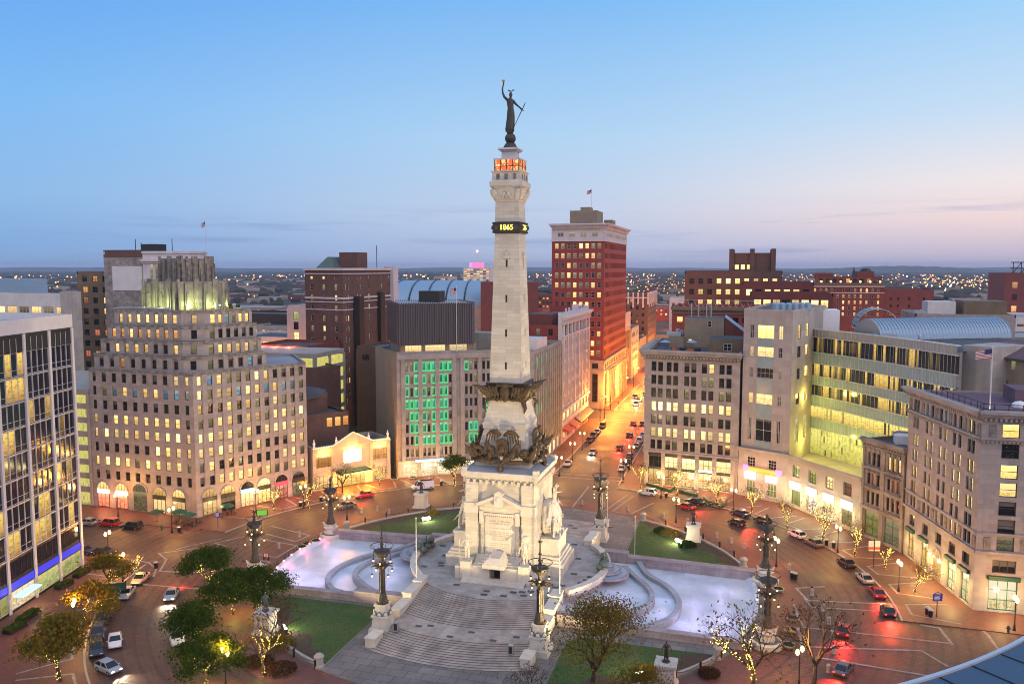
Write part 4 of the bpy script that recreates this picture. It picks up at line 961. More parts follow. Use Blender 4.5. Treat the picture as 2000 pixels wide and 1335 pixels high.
for k in range(9): x = 20 + k * 1.15; mb.tube([(x, 75, 33.3), (x, 75, 34.6)], .05, 4)
mb.tube([(20, 75, 34.6), (29.2, 75, 34.6)], .06, 4); mb.tube([(20, 75, 34.6), (20, 86, 34.6)], .06, 4); mb.build('terrace_railing', M['dk'], b.root)
for k in range(4): 
    mb = MB(); mb.box(20.8 + k * 2, 22.2 + k * 2, 78.5, 79.8, 33.3, 34.1); mb.build('terrace_seat', M[('orange_p', 'dk')[k % 2]], b.root)
for x in (24.5, 26.4, 28.6, 29.8): 
    mb = MB(); mb.tube([(x, 97, 41), (x, 97, 45)], .18, 5); mb.build('antenna', M['metal'], b.root)
clutter(b, [(19, 92), (22, 92), (22, 99), (19, 99)], 36.1, 3, 5, ('metal',))
b.finish()

# ------------------------------------------------------------------ modern block: limestone tower and curved glass front
b = Bld('glazed_block', 'pale stone tower joined to a long curved glass front lit yellow', 'office building', (62, 62), 96)
B0, B1, B2 = (38.3, 66.2), (49.4, 60.2), (63.0, 41.6)
L1, L2 = math.dist(B0, B1), math.dist(B1, B2)
b.wall(B0, B1, 0, 12.0, 'pale', [(8.7, 2.3, [(3.3, 2.1), (8.7, 2.1)], 'DD', (3, 3, .09, 'frame_w')), (2.6, 3.2, [(3.3, 2.4), (8.7, 2.4)], 'VV', (3, 2, .12, 'frame_w'))], .3)
c4 = [2.9, 8.3, 13.7, 19.1]
b.wall(B1, B2, 0, 12.0, 'pale', [(8.6, 2.7, [(c, 2.5) for c in c4], 'VVYE', (3, 3, .09, 'frame')), (2.3, 3.9, [(c, 3.3) for c in c4], ['V', 'S2', 'S2', 'E'], (2, 2, .1, 'frame'))], .5)
b.cornice([B0, B1, B2], [(11.0, 11.5, .35), (11.5, 12.0, .6)], 'pale'); b.cornice([B0, B1, B2], [(0, .9, .12)], 'conc', 'plinth')
sg = MB()
for c in c4: sg.bar(lerp(B1, B2, (c - 1.6) / L2), lerp(B1, B2, (c + 1.6) / L2), 4.5, 6.1, .35, -.01)
sg.build('lit_sign_panel', M['sign_w'], b.root)
sg = MB()
for c in (3.3, 8.7): sg.bar(lerp(B0, B1, (c - 1.4) / L1), lerp(B0, B1, (c + 1.4) / L1), 4.6, 6.2, .35, -.01)
sg.build('lit_sign_panel', M['sign_w'], b.root)
sg = MB(); sg.bar(lerp(B0, B1, .22), lerp(B0, B1, .78), 6.7, 7.5, .5, -.2); sg.bar(lerp(B0, B1, .45), lerp(B0, B1, .75), 6.2, 6.5, .5, -.2); sg.build('orange_sign', M['sign_o'], b.root)
sg = MB(); sg.bar(lerp(B0, B1, .12), lerp(B0, B1, .22), 6.6, 7.9, .5, -.2); sg.bar(lerp(B0, B1, .78), lerp(B0, B1, .9), 6.6, 7.9, .5, -.2); sg.build('sign_roundel', M['sign_p'], b.root)
# limestone tower with corner; front set back over the base
d1 = ((B1[0] - B0[0]) / L1, (B1[1] - B0[1]) / L1); n1 = (d1[1], -d1[0])
T0_, T1_ = (B0[0] + .3 - n1[0] * .4, B0[1] - n1[1] * .4), (B1[0] - n1[0] * .4, B1[1] - n1[1] * .4); LT_ = math.dist(T0_, T1_)
b.wall(T0_, T1_, 11.9, 45.2, 'pale', [(16.6, 5.4, [(2.2, .9), (5.7, 4.2), (9.5, .9)], 'DDD', (2, 2, .12, 'frame_w')), (24.0, 2.5, [(2.2, 1.2), (5.7, 4.2), (9.5, .95)], 'WWE', (2, 2, .1, 'frame_w')), (30.2, 2.4, [(2.2, 1.0), (5.7, 4.2), (9.5, .95)], 'DDE', (4, 2, .1, 'frame_w')), (35.2, 2.4, [(2.2, 1.0), (5.7, 4.2), (9.5, .95)], 'WWD', (2, 2, .1, 'frame_w')), (39.9, 3.2, [(2.2, .9), (5.7, 4.2), (9.5, 1.1)], 'DYY', (2, 2, .1, 'frame_w'))], .25)
mb = MB()
for za, zb in ((12.2, 13.9), (19.3, 22.7), (25.3, 29.0), (31.4, 34.0), (36.4, 38.3)): mb.bar(lerp(T0_, T1_, 3.6 / LT_), lerp(T0_, T1_, 7.8 / LT_), za, zb, .03, .2)
mb.build('glass_strip', M['spandrel'], b.root)
T2_ = (55.5, 79.0); LS_ = math.dist(T1_, T2_); ax = ((T2_[0] - T1_[0]) / LS_, (T2_[1] - T1_[1]) / LS_)
b.wall(T1_, T2_, 8.5, 45.2, 'pale', [(16.5, 5.6, [(6, 2.9), (13, 2.9)], 'VV', (2, 4, .1, 'frame_w')), (24.0, 2.6, [(6, 2.9), (13, 2.9)], 'DW', DUO), (30.0, 2.6, [(6, 2.9), (13, 2.9)], 'DY', DUO), (35.2, 2.6, [(6, 2.9), (13, 2.9)], 'DW', DUO), (39.9, 3.4, [(6, 2.9), (13, 2.9)], 'YY', DUO)], .25)
T3_ = (T2_[0] + ax[0] * 12, T2_[1] + ax[1] * 12); T4_ = (T3_[0] - 14, T3_[1] + 10)
b.wall(T2_, T3_, 11.9, 45.2, 'conc', []); b.wall(T3_, T4_, 11.9, 45.2, 'conc', []); b.wall(T4_, T0_, 11.9, 45.2, 'conc', [])
b.parapet([T0_, T1_, T2_, T3_, T4_], 45.2, .5, .5, 'pale', 'roof')
mb = MB()
for k in range(6): a, c = 46 + k * 1.5, 70 + k * .8; mb.lathe([(.9, 44.7), (.9, 46.2), (.5, 46.5), (.1, 46.5)], 8, a, c); mb.box(a - .5, a + .7, c + 1, c + 3, 44.7, 45.9)
mb.build('roof_ducts', M['metal_blue'], b.root)
mb = MB(); q = (T3_[0], T3_[1]); mb.box(q[0] - 5, q[0] + 3, q[1] - 3, q[1] + 6, 38, 44.0); mb.build('roof_hut', M['white'], b.root)
# curved curtain wall
RC = math.hypot(*T2_); a0 = math.degrees(math.atan2(T2_[1], T2_[0])); aN = 14.0; nf = 9
rad = lambda a: RC + 1.5 - (a0 - a) * .04
key_ = [(55.5, 79.0), (62.8, 69.6), (69.9, 58), (74.7, 49.5), (79.5, 39.5)]; pts = []
for i in range(4): pts += [lerp(key_[i], key_[i + 1], k / 2) for k in range(2)]
pts.append(key_[-1]); nf = 8
fl_ = [(8.8, 15.3, 'atrium', .0), (15.3, 18.0, 'spandrel', .5), (18.0, 20.9, 'cw_lit', .25), (20.9, 23.4, 'spandrel', .5), (23.4, 26.2, 'cw', .25), (26.2, 28.3, 'spandrel', .5), (28.3, 31.4, 'cw', .25), (31.4, 34.1, 'spandrel', .5), (34.1, 37.9, 'cw_dim', .0), (37.9, 39.8, 'metal', .6)]
wn = {}
for i in range(nf):
    a, c = pts[i], pts[i + 1]
    for z0, z1, k, o in fl_:
        wn.setdefault(k, [MB(), MB()])
        l = math.dist(a, c); dx, dy = (c[0] - a[0]) / l, (c[1] - a[1]) / l; nx_, ny_ = dy, -dx
        f = lambda t, z, oo: (a[0] + dx * t + nx_ * oo, a[1] + dy * t + ny_ * oo, z)
        wn[k][0].face([f(0, z0, o), f(l, z0, o), f(l, z1, o), f(0, z1, o)], 0, [(0, 0), (1, 0), (1, 1), (0, 1)])
        for zz in (z0, z1): wn[k][1].bar(a, c, zz - .1, zz + .1, o + .12, .3)
        n_ = 5
        for j in range(n_): wn[k][1].bar(f(l * j / n_ - .035, 0, 0)[:2], f(l * j / n_ + .035, 0, 0)[:2], z0, z1, o + .06, -.0)
nmz = {'atrium': 'atrium_glazing', 'spandrel': 'spandrel_glazing', 'cw_lit': 'office_glazing', 'cw': 'office_glazing', 'cw_dim': 'penthouse_glazing', 'metal': 'roof_fascia'}
for k, (g, f_) in wn.items():
    o = g.build(nmz[k], M[k], b.root); f_.build('glazing_bars', M['mull'], o, loc=(0, 0, 0))
ring = pts + [(84, 48), (104, 74), (74, 100)]
mb = MB(); mb.face([(p[0], p[1], 38.4) for p in ring]); mb.build('roof', M['roof'], b.root)
mb = MB(); r2 = [(B1[0] + .2, B1[1] + .2)] + [lerp(B1, B2, .5), (B2[0], B2[1])] + [(70, 42), (74, 44)] + list(reversed(pts)) + [T1_]
mb.face([(p[0], p[1], 8.85) for p in r2]); mb.build('terrace_roof', M['conc'], b.root)
for q, z_, e in (((55, 70), 13.6, 1000), ((61, 62), 13.6, 1000), ((66.5, 53), 13.6, 1000), ((71, 46), 13.6, 700), ((54, 71), 24, 900)):
    part_light(b.root, 'terrace_lamp', 'POINT', Vector((q[0], q[1], z_)) - wloc(b.root), e * 1.5, (1, .82, .12), .5)
mb = MB(); mb.prism([(81, 44), (85, 40), (97, 51), (92, 56)], 30, 39.6); mb.build('stone_core', M['pale'], b.root)
# ribbed barrel roof behind the glass
mb = MB(); o_ = (66.4, 69.2); e_ = (97.0, 85.0); l = math.dist(o_, e_); dx, dy = (e_[0] - o_[0]) / l, (e_[1] - o_[1]) / l; px_, py_ = dy, -dx
rings = []
for k in range(13):
    t = math.pi * k / 12; rr = 5.2; rings.append((-(rr * math.cos(t)), 38.5 + 4.6 * math.sin(t)))
for j in range(40):
    for k in range(12):
        (u0, z0), (u1, z1) = rings[k], rings[k + 1]; t0, t1 = l * j / 40, l * (j + .8) / 40
        for ta, tb, h in ((t0, t1, 0), (t1, l * (j + 1) / 40, .14)):
            mb.face([(o_[0] + dx * ta + px_ * u0, o_[1] + dy * ta + py_ * u0, z0 + h), (o_[0] + dx * ta + px_ * u1, o_[1] + dy * ta + py_ * u1, z1 + h), (o_[0] + dx * tb + px_ * u1, o_[1] + dy * tb + py_ * u1, z1 + h), (o_[0] + dx * tb + px_ * u0, o_[1] + dy * tb + py_ * u0, z0 + h)])
for tt in (0, l):
    f_ = [(o_[0] + dx * tt + px_ * u, o_[1] + dy * tt + py_ * u, z) for u, z in rings]; mb.face(f_ if tt else f_[::-1], 1)
mb.build('barrel_roof', [M['metal_blue'], M['metal']], b.root)
mb = MB(); mb.prism([(92, 52), (100, 44), (122, 62), (112, 74)], 30, 38.8); mb.build('white_annex', M['white'], b.root)
clutter(b, [(67, 70), (72, 62), (80, 80), (72, 84)], 38.4, 8, 21, ('metal', 'dk', 'metal_blue'))
n2 = ((B2[1] - B1[1]) / L2, -(B2[0] - B1[0]) / L2)
for c in c4:
    q = lerp(B1, B2, c / L2); part_light(b.root, 'shop_light', 'POINT', Vector((q[0] + n2[0] * 2, q[1] + n2[1] * 2, 3.6)) - wloc(b.root), 420 * 2.6, (1, .85, .4), .6)
for c in (3.3, 8.7):
    q = lerp(B0, B1, c / L1); part_light(b.root, 'shop_light', 'POINT', Vector((q[0] + n1[0] * 2, q[1] + n1[1] * 2, 5.6)) - wloc(b.root), 300 * 2.6, (1, .5, .35), .6)
b.finish()

# ------------------------------------------------------------------ narrow ornate house
b = Bld('ornate_house', 'narrow old four storey stone house with arched windows and a dark glass shopfront', 'town house', (70, 38), 60)
V0, V1 = (63.2, 41.3), (69.4, 32.0); L = math.dist(V0, V1)
cc = [(1.55, .85), (2.85, .85), (4.15, .85), (7.0, .85), (8.3, .85), (9.6, .85)]
b.wall(V0, V1, 0, 20.4, 'lime_dark', [(16.6, 2.6, cc, 'EDDWWW', SASH), (12.6, 2.6, cc, 'DKDDKK', SASH), (8.6, 2.6, cc, 'DDDDDD', SASH), (3.3, 5.0, [(2.85, 4.2), (8.3, 4.2)], 'VE', (2, 3, .14, 'green_p'))], .35)
VB = [(75.5, 36.5), (69.5, 45.8)]
b.wall(V1, VB[0], 0, 20.4, 'ochre', []); b.wall(VB[0], VB[1], 0, 20.4, 'ochre', []); b.wall(VB[1], V0, 0, 20.4, 'ochre', [])
b.cornice([V0, V1], [(18.9, 19.3, .3), (19.6, 20.1, .6), (20.1, 20.7, .95), (14.5, 14.9, .4), (10.4, 10.8, .4), (6.2, 6.8, .45)], 'lime_dark')
b.dentils([V0, V1], 19.2, 19.7, .5, .7, .3, 'lime_stain')
mb = MB()
for t in (.0, .5, 1.0): mb.bar(lerp(V0, V1, max(0, t - .045)), lerp(V0, V1, min(1, t + .045)), 0, 19.0, .3, -.01)
for c, _ in cc:
    for z in (10.9, 14.9, 6.9): mb.bar(lerp(V0, V1, (c - .6) / L), lerp(V0, V1, (c + .6) / L), z, z + .2, .35, -.01)
    q = lerp(V0, V1, c / L); nn = ((V1[1] - V0[1]) / L, -(V1[0] - V0[0]) / L)
    mb.blob((q[0] + nn[0] * .05, q[1] + nn[1] * .05, 13.95), (.6, .6, .35), 8, 4)
for k in range(6): c = cc[k][0]; mb.bar(lerp(V0, V1, (c - .35) / L), lerp(V0, V1, (c + .35) / L), 17.95, 18.7, .22, -.01)
mb.build('carved_trim', M['lime_dark'], b.root)
b.parapet([V0, V1] + VB, 20.4, .5, .4, 'ochre', 'roof')
clutter(b, [(69, 40), (75, 38), (78, 44), (73, 47)], 19.9, 7, 8, ('roof_pale', 'white', 'metal'))
b.finish()

# ------------------------------------------------------------------ right-hand limestone block with corner
b = Bld('corner_offices', 'limestone corner office block with green framed shop windows and a purple flat roof', 'office building', (88, 20), 96)
W0, W1, W2 = (69.6, 31.8), (75.7, 5.9), (128, 7.2)
L1, L2 = math.dist(W0, W1), math.dist(W1, W2)
ctr = [3.2, 8.7, 13.9, 18.9, 23.6]
cc = []
for i, c in enumerate(ctr): cc += [(c - (.62 if i in (0, 4) else .95), 1.05), (c + (.62 if i in (0, 4) else .95), 1.05)]
zr = [29.4, 26.2, 22.9, 20.0, 17.0, 14.1, 11.3]
pp = ['DDTDDTEDWE', 'EEEWEYDDDD', 'YYYWYYYYYY', 'YYYYEWYYEY', 'YWEYDEYYYY', 'KYWWEEDEDD', 'KEDEYEWWDD']
b.wall(W0, W1, 0, 32.0, 'lime', [(z, 2.15, cc, k, SASH) for z, k in zip(zr, pp)] + [(7.6, 2.0, [(c, 2.3) for c in ctr], 'DDDDD', (3, 1, .1, 'frame')), (2.9, 5.0, [(c, 2.9) for c in (ctr[0], ctr[1], ctr[3], ctr[4])], ['S', 'S', 'S2', 'S2'], (2, 3, .16, 'green_p'))], .35)
c2 = [4.2 + 8.0 * k for k in range(6)]
p2 = ['WW', 'DD', 'YK', 'YY', 'DE', 'DD', 'ED']
b.wall(W1, W2, 0, 32.0, 'lime', [(z, 2.3, [(c, 2.5) for c in c2], k * 3, (1, 2, .12, 'frame')) for z, k in zip(zr, p2)] + [(7.6, 2.1, [(c, 3.4) for c in c2], 'DD', (3, 1, .1, 'frame')), (2.9, 5.0, [(c, 4.2) for c in c2], ['S2', 'S2'], (3, 3, .16, 'green_p'))], .35)
b.wall(W2, (128, 24), 0, 32, 'lime_dark', []); b.wall((128, 24), (80, 33), 0, 32, 'lime_dark', []); b.wall((80, 33), W0, 0, 32, 'lime_dark', [])
pth = [W0, W1, W2]
b.cornice(pth, [(9.55, 10.0, .35), (12.75, 13.0, .2), (27.7, 28.0, .2), (28.0, 28.3, .4), (31.2, 31.6, .5), (31.6, 32.1, .9), (32.1, 32.6, 1.4)], 'lime')
b.dentils(pth, 31.0, 31.5, .8, .7, .3, 'lime'); b.dentils(pth, 27.5, 27.8, .4, .6, .3, 'lime')
mb = MB()
for A, B, L, cx_ in ((W0, W1, L1, [.8] + [(ctr[i] + ctr[i + 1]) / 2 for i in range(4)] + [L1 - .7]), (W1, W2, L2, [1.6, 6.8, 9.6, 14.8, 17.6])):
    for c in cx_:
        for z in (29.4, 11.3):
            mb = MB(); h = .95; mb.bar(lerp(A, B, (c - .5) / L), lerp(A, B, (c + .5) / L), z - h, z + h, .12, -.01); mb.build('carved_panel', M['lime_stain'], b.root)
# arched doorway between the shop windows
arch(b, W0, W1, ctr[2], 3.0, 4.2, 'D', key='S', door=True)
b.parapet([W0, W1, W2, (128, 24), (80, 33)], 32.0, .3, .5, 'lime', 'roof_purple')
mb = MB()
for A, B in ((W0, W1), (W1, W2)):
    L = math.dist(A, B); d_ = ((B[0] - A[0]) / L, (B[1] - A[1]) / L); nn = (d_[1], -d_[0]); k = int(L / 2)
    for i in range(k + 1): q = lerp(A, B, i / k); q = (q[0] - nn[0] * 1.2, q[1] - nn[1] * 1.2); mb.tube([(q[0], q[1], 31.7), (q[0], q[1], 33.4)], .06, 4)
    a_, c_ = (A[0] - nn[0] * 1.2, A[1] - nn[1] * 1.2), (B[0] - nn[0] * 1.2, B[1] - nn[1] * 1.2)
    for z in (32.6, 33.4): mb.tube([(a_[0], a_[1], z), (c_[0], c_[1], z)], .05, 4)
mb.build('roof_railing', M['dk'], b.root)
mb = MB(); mb.box(84, 98, 20, 27, 31.7, 34.2); mb.build('roof_hut', M['roof_purple'], b.root)
mb = MB(); mb.lathe([(1.3, 31.7), (1.3, 32.1), (.9, 32.5), (.1, 32.7)], 10, 84, 17); mb.build('skylight', M['white'], b.root)
dn = ((W1[1] - W0[1]) / L1, -(W1[0] - W0[0]) / L1)
for c, e in ((3.2, 260), (8.7, 260), (12.0, 180), (15.6, 180), (19, 320), (23.6, 320)):
    q = lerp(W0, W1, c / L1); part_light(b.root, 'shop_light', 'POINT', Vector((q[0] + dn[0] * 1.6, q[1] + dn[1] * 1.6, 3)) - wloc(b.root), e * 2.6, (1, .66, .24), .4)
for c in (4, 12): part_light(b.root, 'shop_light', 'POINT', Vector((W1[0] + c, W1[1] - 1.6, 3)) - wloc(b.root), 420 * 2.6, (1, .72, .3), .4)
for s_ in (12.0, 15.8):
    q = lerp(W0, W1, s_ / L1); mb = MB(); mb.blob((q[0] + dn[0] * .5, q[1] + dn[1] * .5, 4.2), .3, 8, 5); mb.build('wall_lantern', M['lampo'], b.root)
for c in ctr[:2] + ctr[3:]:
    mb = MB(); q0_, q1_ = lerp(W0, W1, (c - 1.6) / L1), lerp(W0, W1, (c + 1.6) / L1); mb.bar(q0_, q1_, 5.45, 6.1, .55, -.01); mb.build('shop_awning', M['green_p'], b.root)
for c in c2[:3]:
    mb = MB(); mb.bar(lerp(W1, W2, (c - 2.3) / L2), lerp(W1, W2, (c + 2.3) / L2), 5.45, 6.1, .55, -.01); mb.build('shop_awning', M['green_p'], b.root)
b.finish()
# building behind it with the dark seamed roof
b = Bld('seamed_roof_block', 'tan brick block under a dark purple seamed metal roof, behind the corner offices', 'building', (100, 50), 20)
b.wall((84.2, 48.2), (104, 27.5), 20, 37.4, 'tan', [(36.0, 1.7, [(2.8 + 2.5 * k, .95) for k in range(10)], litf(.55, 'WY', 'DE', 2), SASHW), (32.2, 1.7, [(6.4 + 5 * k, 1.1) for k in range(5)], 'D', SASHW)], .25)
b.wall((104, 27.5), (116, 38), 20, 37.4, 'tan', []); b.wall((116, 38), (95, 60), 20, 37.4, 'tan', []); b.wall((95, 60), (84.2, 48.2), 20, 37.4, 'tan', [])
mb = MB(); a, c = (83.4, 48.2), (104.2, 26.4); zq = 37.5
for k in range(40):
    p, q = lerp(a, c, k / 40), lerp(a, c, (k + .92) / 40)
    mb.face([(p[0], p[1], zq), (q[0], q[1], zq), (q[0] + 6, q[1] + 6, zq + 2.6), (p[0] + 6, p[1] + 6, zq + 2.6)])
    r = lerp(a, c, (k + 1) / 40); mb.face([(q[0], q[1], zq + .12), (r[0], r[1], zq + .12), (r[0] + 6, r[1] + 6, zq + 2.72), (q[0] + 6, q[1] + 6, zq + 2.72)])
mb.build('seamed_roof', M['roof_purple'], b.root)
mb = MB(); mb.bar(a, c, zq - .3, zq, .35, .1); mb.build('gutter', M['verdigris'], b.root)
b.finish()
# ------------------------------------------------------------------ figures (statues and people): one body each
def figure(mb, p, h, face=0.0, larm=(.25, .1, .45), rarm=(.25, .1, .45), robe=False, lean=(0, 0), m=0, seat=False, wide=1.0, hat=False):
    """a standing (or seated) figure; larm, rarm = hand offset from its shoulder in (out, forward, down), all in body heights"""
    c, s = math.cos(face), math.sin(face)
    def W(x, y, z): x, y = x + lean[0] * z, y + lean[1] * z; return (p[0] + (x * c - y * s) * h, p[1] + (x * s + y * c) * h, p[2] + z * h)
    def ell(z, rx, ry, y0=0, x0=0): return [W(x0 + rx * wide * math.cos(2 * math.pi * i / 10), y0 + ry * wide * math.sin(2 * math.pi * i / 10), z) for i in range(10)]
    zo = -.23 if seat else 0
    mb.grid([ell(.46 + zo, .085, .06), ell(.53 + zo, .10, .072), ell(.60 + zo, .082, .062), ell(.72 + zo, .112, .075), ell(.79 + zo, .118, .07), ell(.83 + zo, .075, .05), ell(.86 + zo, .03, .03), ell(.90 + zo, .03, .032)], m, True, True, True)
    mb.blob(W(0, -.008, .935 + zo), (.045 * h, .05 * h, .065 * h), 8, 6, m)
    mb.blob(W(0, -.058, .925 + zo), .012 * h, 5, 4, m)
    if hat: mb.blob(W(0, 0, .985 + zo), (.06 * h, .06 * h, .025 * h), 8, 4, m)
    if robe:
        mb.grid([[W((.13 + .012 * math.cos(3 * i)) * math.cos(2 * math.pi * i / 14) * k, (.11 + .012 * math.sin(5 * i)) * math.sin(2 * math.pi * i / 14) * k, z) for i in range(14)] for k, z in ((1.05, 0), (1.0, .1), (.86, .3), (.78, .48), (.62, .58))], m, True, True, True)
    else:
        for d in (-1, 1):
            if seat: mb.tube([W(.06 * d, 0, .25), W(.09 * d, -.2, .27), W(.08 * d, -.22, .03)], [.07 * h, .055 * h, .035 * h], 7, m)
            else: mb.tube([W(.055 * d, 0, .5), W(.065 * d, -.01 * d, .27), W(.07 * d, .02, .03)], [.07 * h, .048 * h, .034 * h], 7, m)
            fy = -.22 if seat else 0
            mb.tube([W(.07 * d, fy + .03, .02), W(.08 * d, fy - .09, .015)], [.03 * h, .02 * h], 6, m)
    for d, a in ((-1, larm), (1, rarm)):
        sh = (.115 * d, 0, .79 + zo); hd = (sh[0] + a[0] * d, -a[1], sh[2] - a[2])
        el = ((sh[0] + hd[0]) / 2 + .05 * d, (sh[1] + hd[1]) / 2 + .03, (sh[2] + hd[2]) / 2 - .02)
        mb.tube([W(*sh), W(*el), W(*hd)], [.038 * h, .03 * h, .02 * h], 6, m); mb.blob(W(*hd), .024 * h, 6, 4, m)
    return W
def remesh(o, v, smooth=True):
    md = o.modifiers.new('remesh', 'REMESH'); md.mode = 'VOXEL'; md.voxel_size = v; md.use_smooth_shade = smooth

# ------------------------------------------------------------------ the monument
TZ = 2.5
mon = thing('stone_monument', (0, 0, 0), 'tall pale limestone obelisk monument with bronze bands, floodlit at the centre of the circle', 'monument')
def sq(mb, h0, h1, z0, z1, m=0): mb.frustum(-h0, h0, -h0, h0, z0, z1, h0 - h1, h0 - h1, m)
mb = MB()
sq(mb, 2.9, 2.13, 35.2, 60.7); sq(mb, 2.12, 2.04, 62.7, 66.3)
mb.build('shaft', M['mon'], mon)
mb = MB()   # slit windows, a few with a little hood
for z in (38.0, 43.6, 49.5, 55.5):
    hh = 2.9 - (z - 35.2) / 25.5 * .77
    for k in range(4):
        a = k * math.pi / 2; c, s = math.cos(a), math.sin(a); T = lambda x, y: (x * c - y * s, x * s + y * c)
        q = [T(-.16, -hh - .015), T(.16, -hh - .015), T(.16, -hh + .1), T(-.16, -hh + .1)]; mb.prism(q, z - .75, z + .75, 0, True, True)
        if z > 55:
            q = [T(-.55, -hh - .3), T(.55, -hh - .3), T(.55, -hh + .15), T(-.55, -hh + .15)]; mb.prism(q, z + 1.0, z + 1.5, 1, True, True)
            q = [T(-.3, -hh - .2), T(.3, -hh - .2), T(.3, -hh + .15), T(-.3, -hh + .15)]; mb.prism(q, z + 1.5, z + 1.9, 1, True, True)
mb.build('slit_windows', [M['dk'], M['mon_plain']], mon)
# date band
mb = MB(); sq(mb, 2.42, 2.38, 60.75, 62.65)
for k in range(40):
    t = -2.3 + 4.6 * (k % 10) / 9; sd = k // 10
    for z in (60.95, 62.45):
        x, y = ((t, -2.44), (2.44, t), (t, 2.44), (-2.44, t))[sd]; mb.blob((x, y, z), .16, 6, 4)
for sd in range(4):
    for t in (-1.75, 1.75):
        x, y = ((t, -2.44), (2.44, t), (t, 2.44), (-2.44, t))[sd]; mb.blob((x, y, 61.7), (.45, .45, .5), 7, 5, 0, .2)
bandp = mb.build('date_band', M['bronze'], mon)
def text_part(txt, size, loc, rot, mat, parent, name, depth=.04):
    cu = bpy.data.curves.new('t', 'FONT'); cu.body = txt; cu.size = size; cu.align_x = 'CENTER'; cu.align_y = 'CENTER'; cu.extrude = depth; cu.offset = .012
    o = bpy.data.objects.new('t', cu); C.objects.link(o); bpy.context.view_layer.update()
    me = bpy.data.meshes.new_from_object(o.evaluated_get(bpy.context.evaluated_depsgraph_get())); bpy.data.objects.remove(o)
    me.materials.clear(); me.materials.append(mat)
    o = bpy.data.objects.new(name, me); C.objects.link(o); o.parent = parent; o.location = loc; o.rotation_euler = rot; return o
for k in range(4):
    a = k * math.pi / 2; text_part('1865', 1.25, (math.sin(a) * 2.5, -math.cos(a) * 2.5, 61.7), (R(90), 0, a), M['txt_glow'], bandp, 'lit_date')
# capital with eagles
mb = MB()
for i in range(4):
    a = i * math.pi / 2; c, s = math.cos(a), math.sin(a)
    T = lambda x, y, z: (x * c - y * s, x * s + y * c, z)
    for x in (-1.75, 1.75): mb.tube([T(x * .95, -2.05, 66.4), T(x * 1.1, -2.5, 67.3), T(x * 1.28, -2.75, 68.1)], [.3, .42, .28], 7)
    mb.tube([T(-.9, -2.1, 66.5), T(-.4, -2.5, 67.3), T(-.1, -2.35, 68)], [.16, .3, .12], 6); mb.tube([T(.9, -2.1, 66.5), T(.4, -2.5, 67.3), T(.1, -2.35, 68)], [.16, .3, .12], 6)
    mb.blob(T(0, -2.35, 67), (.3, .25, .35), 7, 5)
sq(mb, 2.1, 2.55, 66.2, 68.4)
o = mb.build('capital', M['mon_plain'], mon); 
mb = MB(); sq(mb, 2.15, 2.2, 66.1, 66.35); sq(mb, 2.62, 2.75, 68.3, 68.7); sq(mb, 2.85, 2.9, 68.7, 69.35); sq(mb, 2.9, 2.55, 69.35, 69.6); sq(mb, 2.5, 2.5, 69.6, 71.05); sq(mb, 2.72, 2.72, 71.05, 71.2)
for k in range(20):
    for a in range(4):
        t = -2.6 + 5.2 * k / 19; x, y = ((t, -2.72), (2.72, t), (t, 2.72), (-2.72, t))[a]; mb.box(x - .08, x + .08, y - .08, y + .08, 68.45, 68.72)
mb.build('gallery', M['mon_plain'], mon)
mb = MB()
for a in range(4):
    for t in (-1.45, 0, 1.45):
        c, s = math.cos(a * math.pi / 2), math.sin(a * math.pi / 2); T = lambda x, y: (x * c - y * s, x * s + y * c)
        mb.prism([T(t - .3, -2.53), T(t + .3, -2.53), T(t + .3, -2.4), T(t - .3, -2.4)], 69.75, 70.7, 0, True, True)
mb.build('gallery_openings', M['lime_stain'], mon)
# glazed lantern
mb = MB(); lm, N = newmat('lantern_glow'); tcg = N.n('ShaderNodeTexCoord').outputs['Object']
fz_ = noise(N, tcg, 1.1, 3.0); cc = N.ramp(fz_, [(.38, (1, .62, .16, 1)), (.46, (1, .1, .02, 1)), (.56, (1, .16, .04, 1)), (.62, (1, .8, .3, 1))], 'CONSTANT')
finish(N, Base_Color=(.03, .03, .03, 1), Roughness=.1, Emission_Color=cc, Emission_Strength=1.3); lm.cycles.emission_sampling = 'NONE'
sq(mb, 2.12, 2.12, 71.2, 73.05, 0)
for a in range(4):
    c, s = math.cos(a * math.pi / 2), math.sin(a * math.pi / 2); T = lambda x, y: (x * c - y * s, x * s + y * c)
    for t in (-2.12, -1.06, 0, 1.06, 2.12): mb.prism([T(t - .09, -2.2), T(t + .09, -2.2), T(t + .09, -2.05), T(t - .09, -2.05)], 71.2, 73.05, 1)
    for z in (71.2, 71.95): mb.prism([T(-2.2, -2.19), T(2.2, -2.19), T(2.2, -2.05), T(-2.2, -2.05)], z, z + .1, 1, True, True)
mb.build('lantern', [lm, M['dk']], mon)
mb = MB(); sq(mb, 2.35, 2.3, 73.06, 73.32); sq(mb, 1.25, 1.2, 73.32, 74.55); sq(mb, 1.35, 1.7, 74.55, 74.85); sq(mb, 1.78, 1.7, 74.85, 75.15); mb.build('crowning_block', M['terracotta'], mon)
st = MB()
st.lathe([(1.25, 75.1), (1.2, 75.4), (.9, 75.9), (.75, 76.1)], 14)
st.blob((0, 0, 76.85), .95, 14, 10)
st.lathe([(.45, 77.55), (.62, 77.9), (.55, 78.15)], 10, -.05)
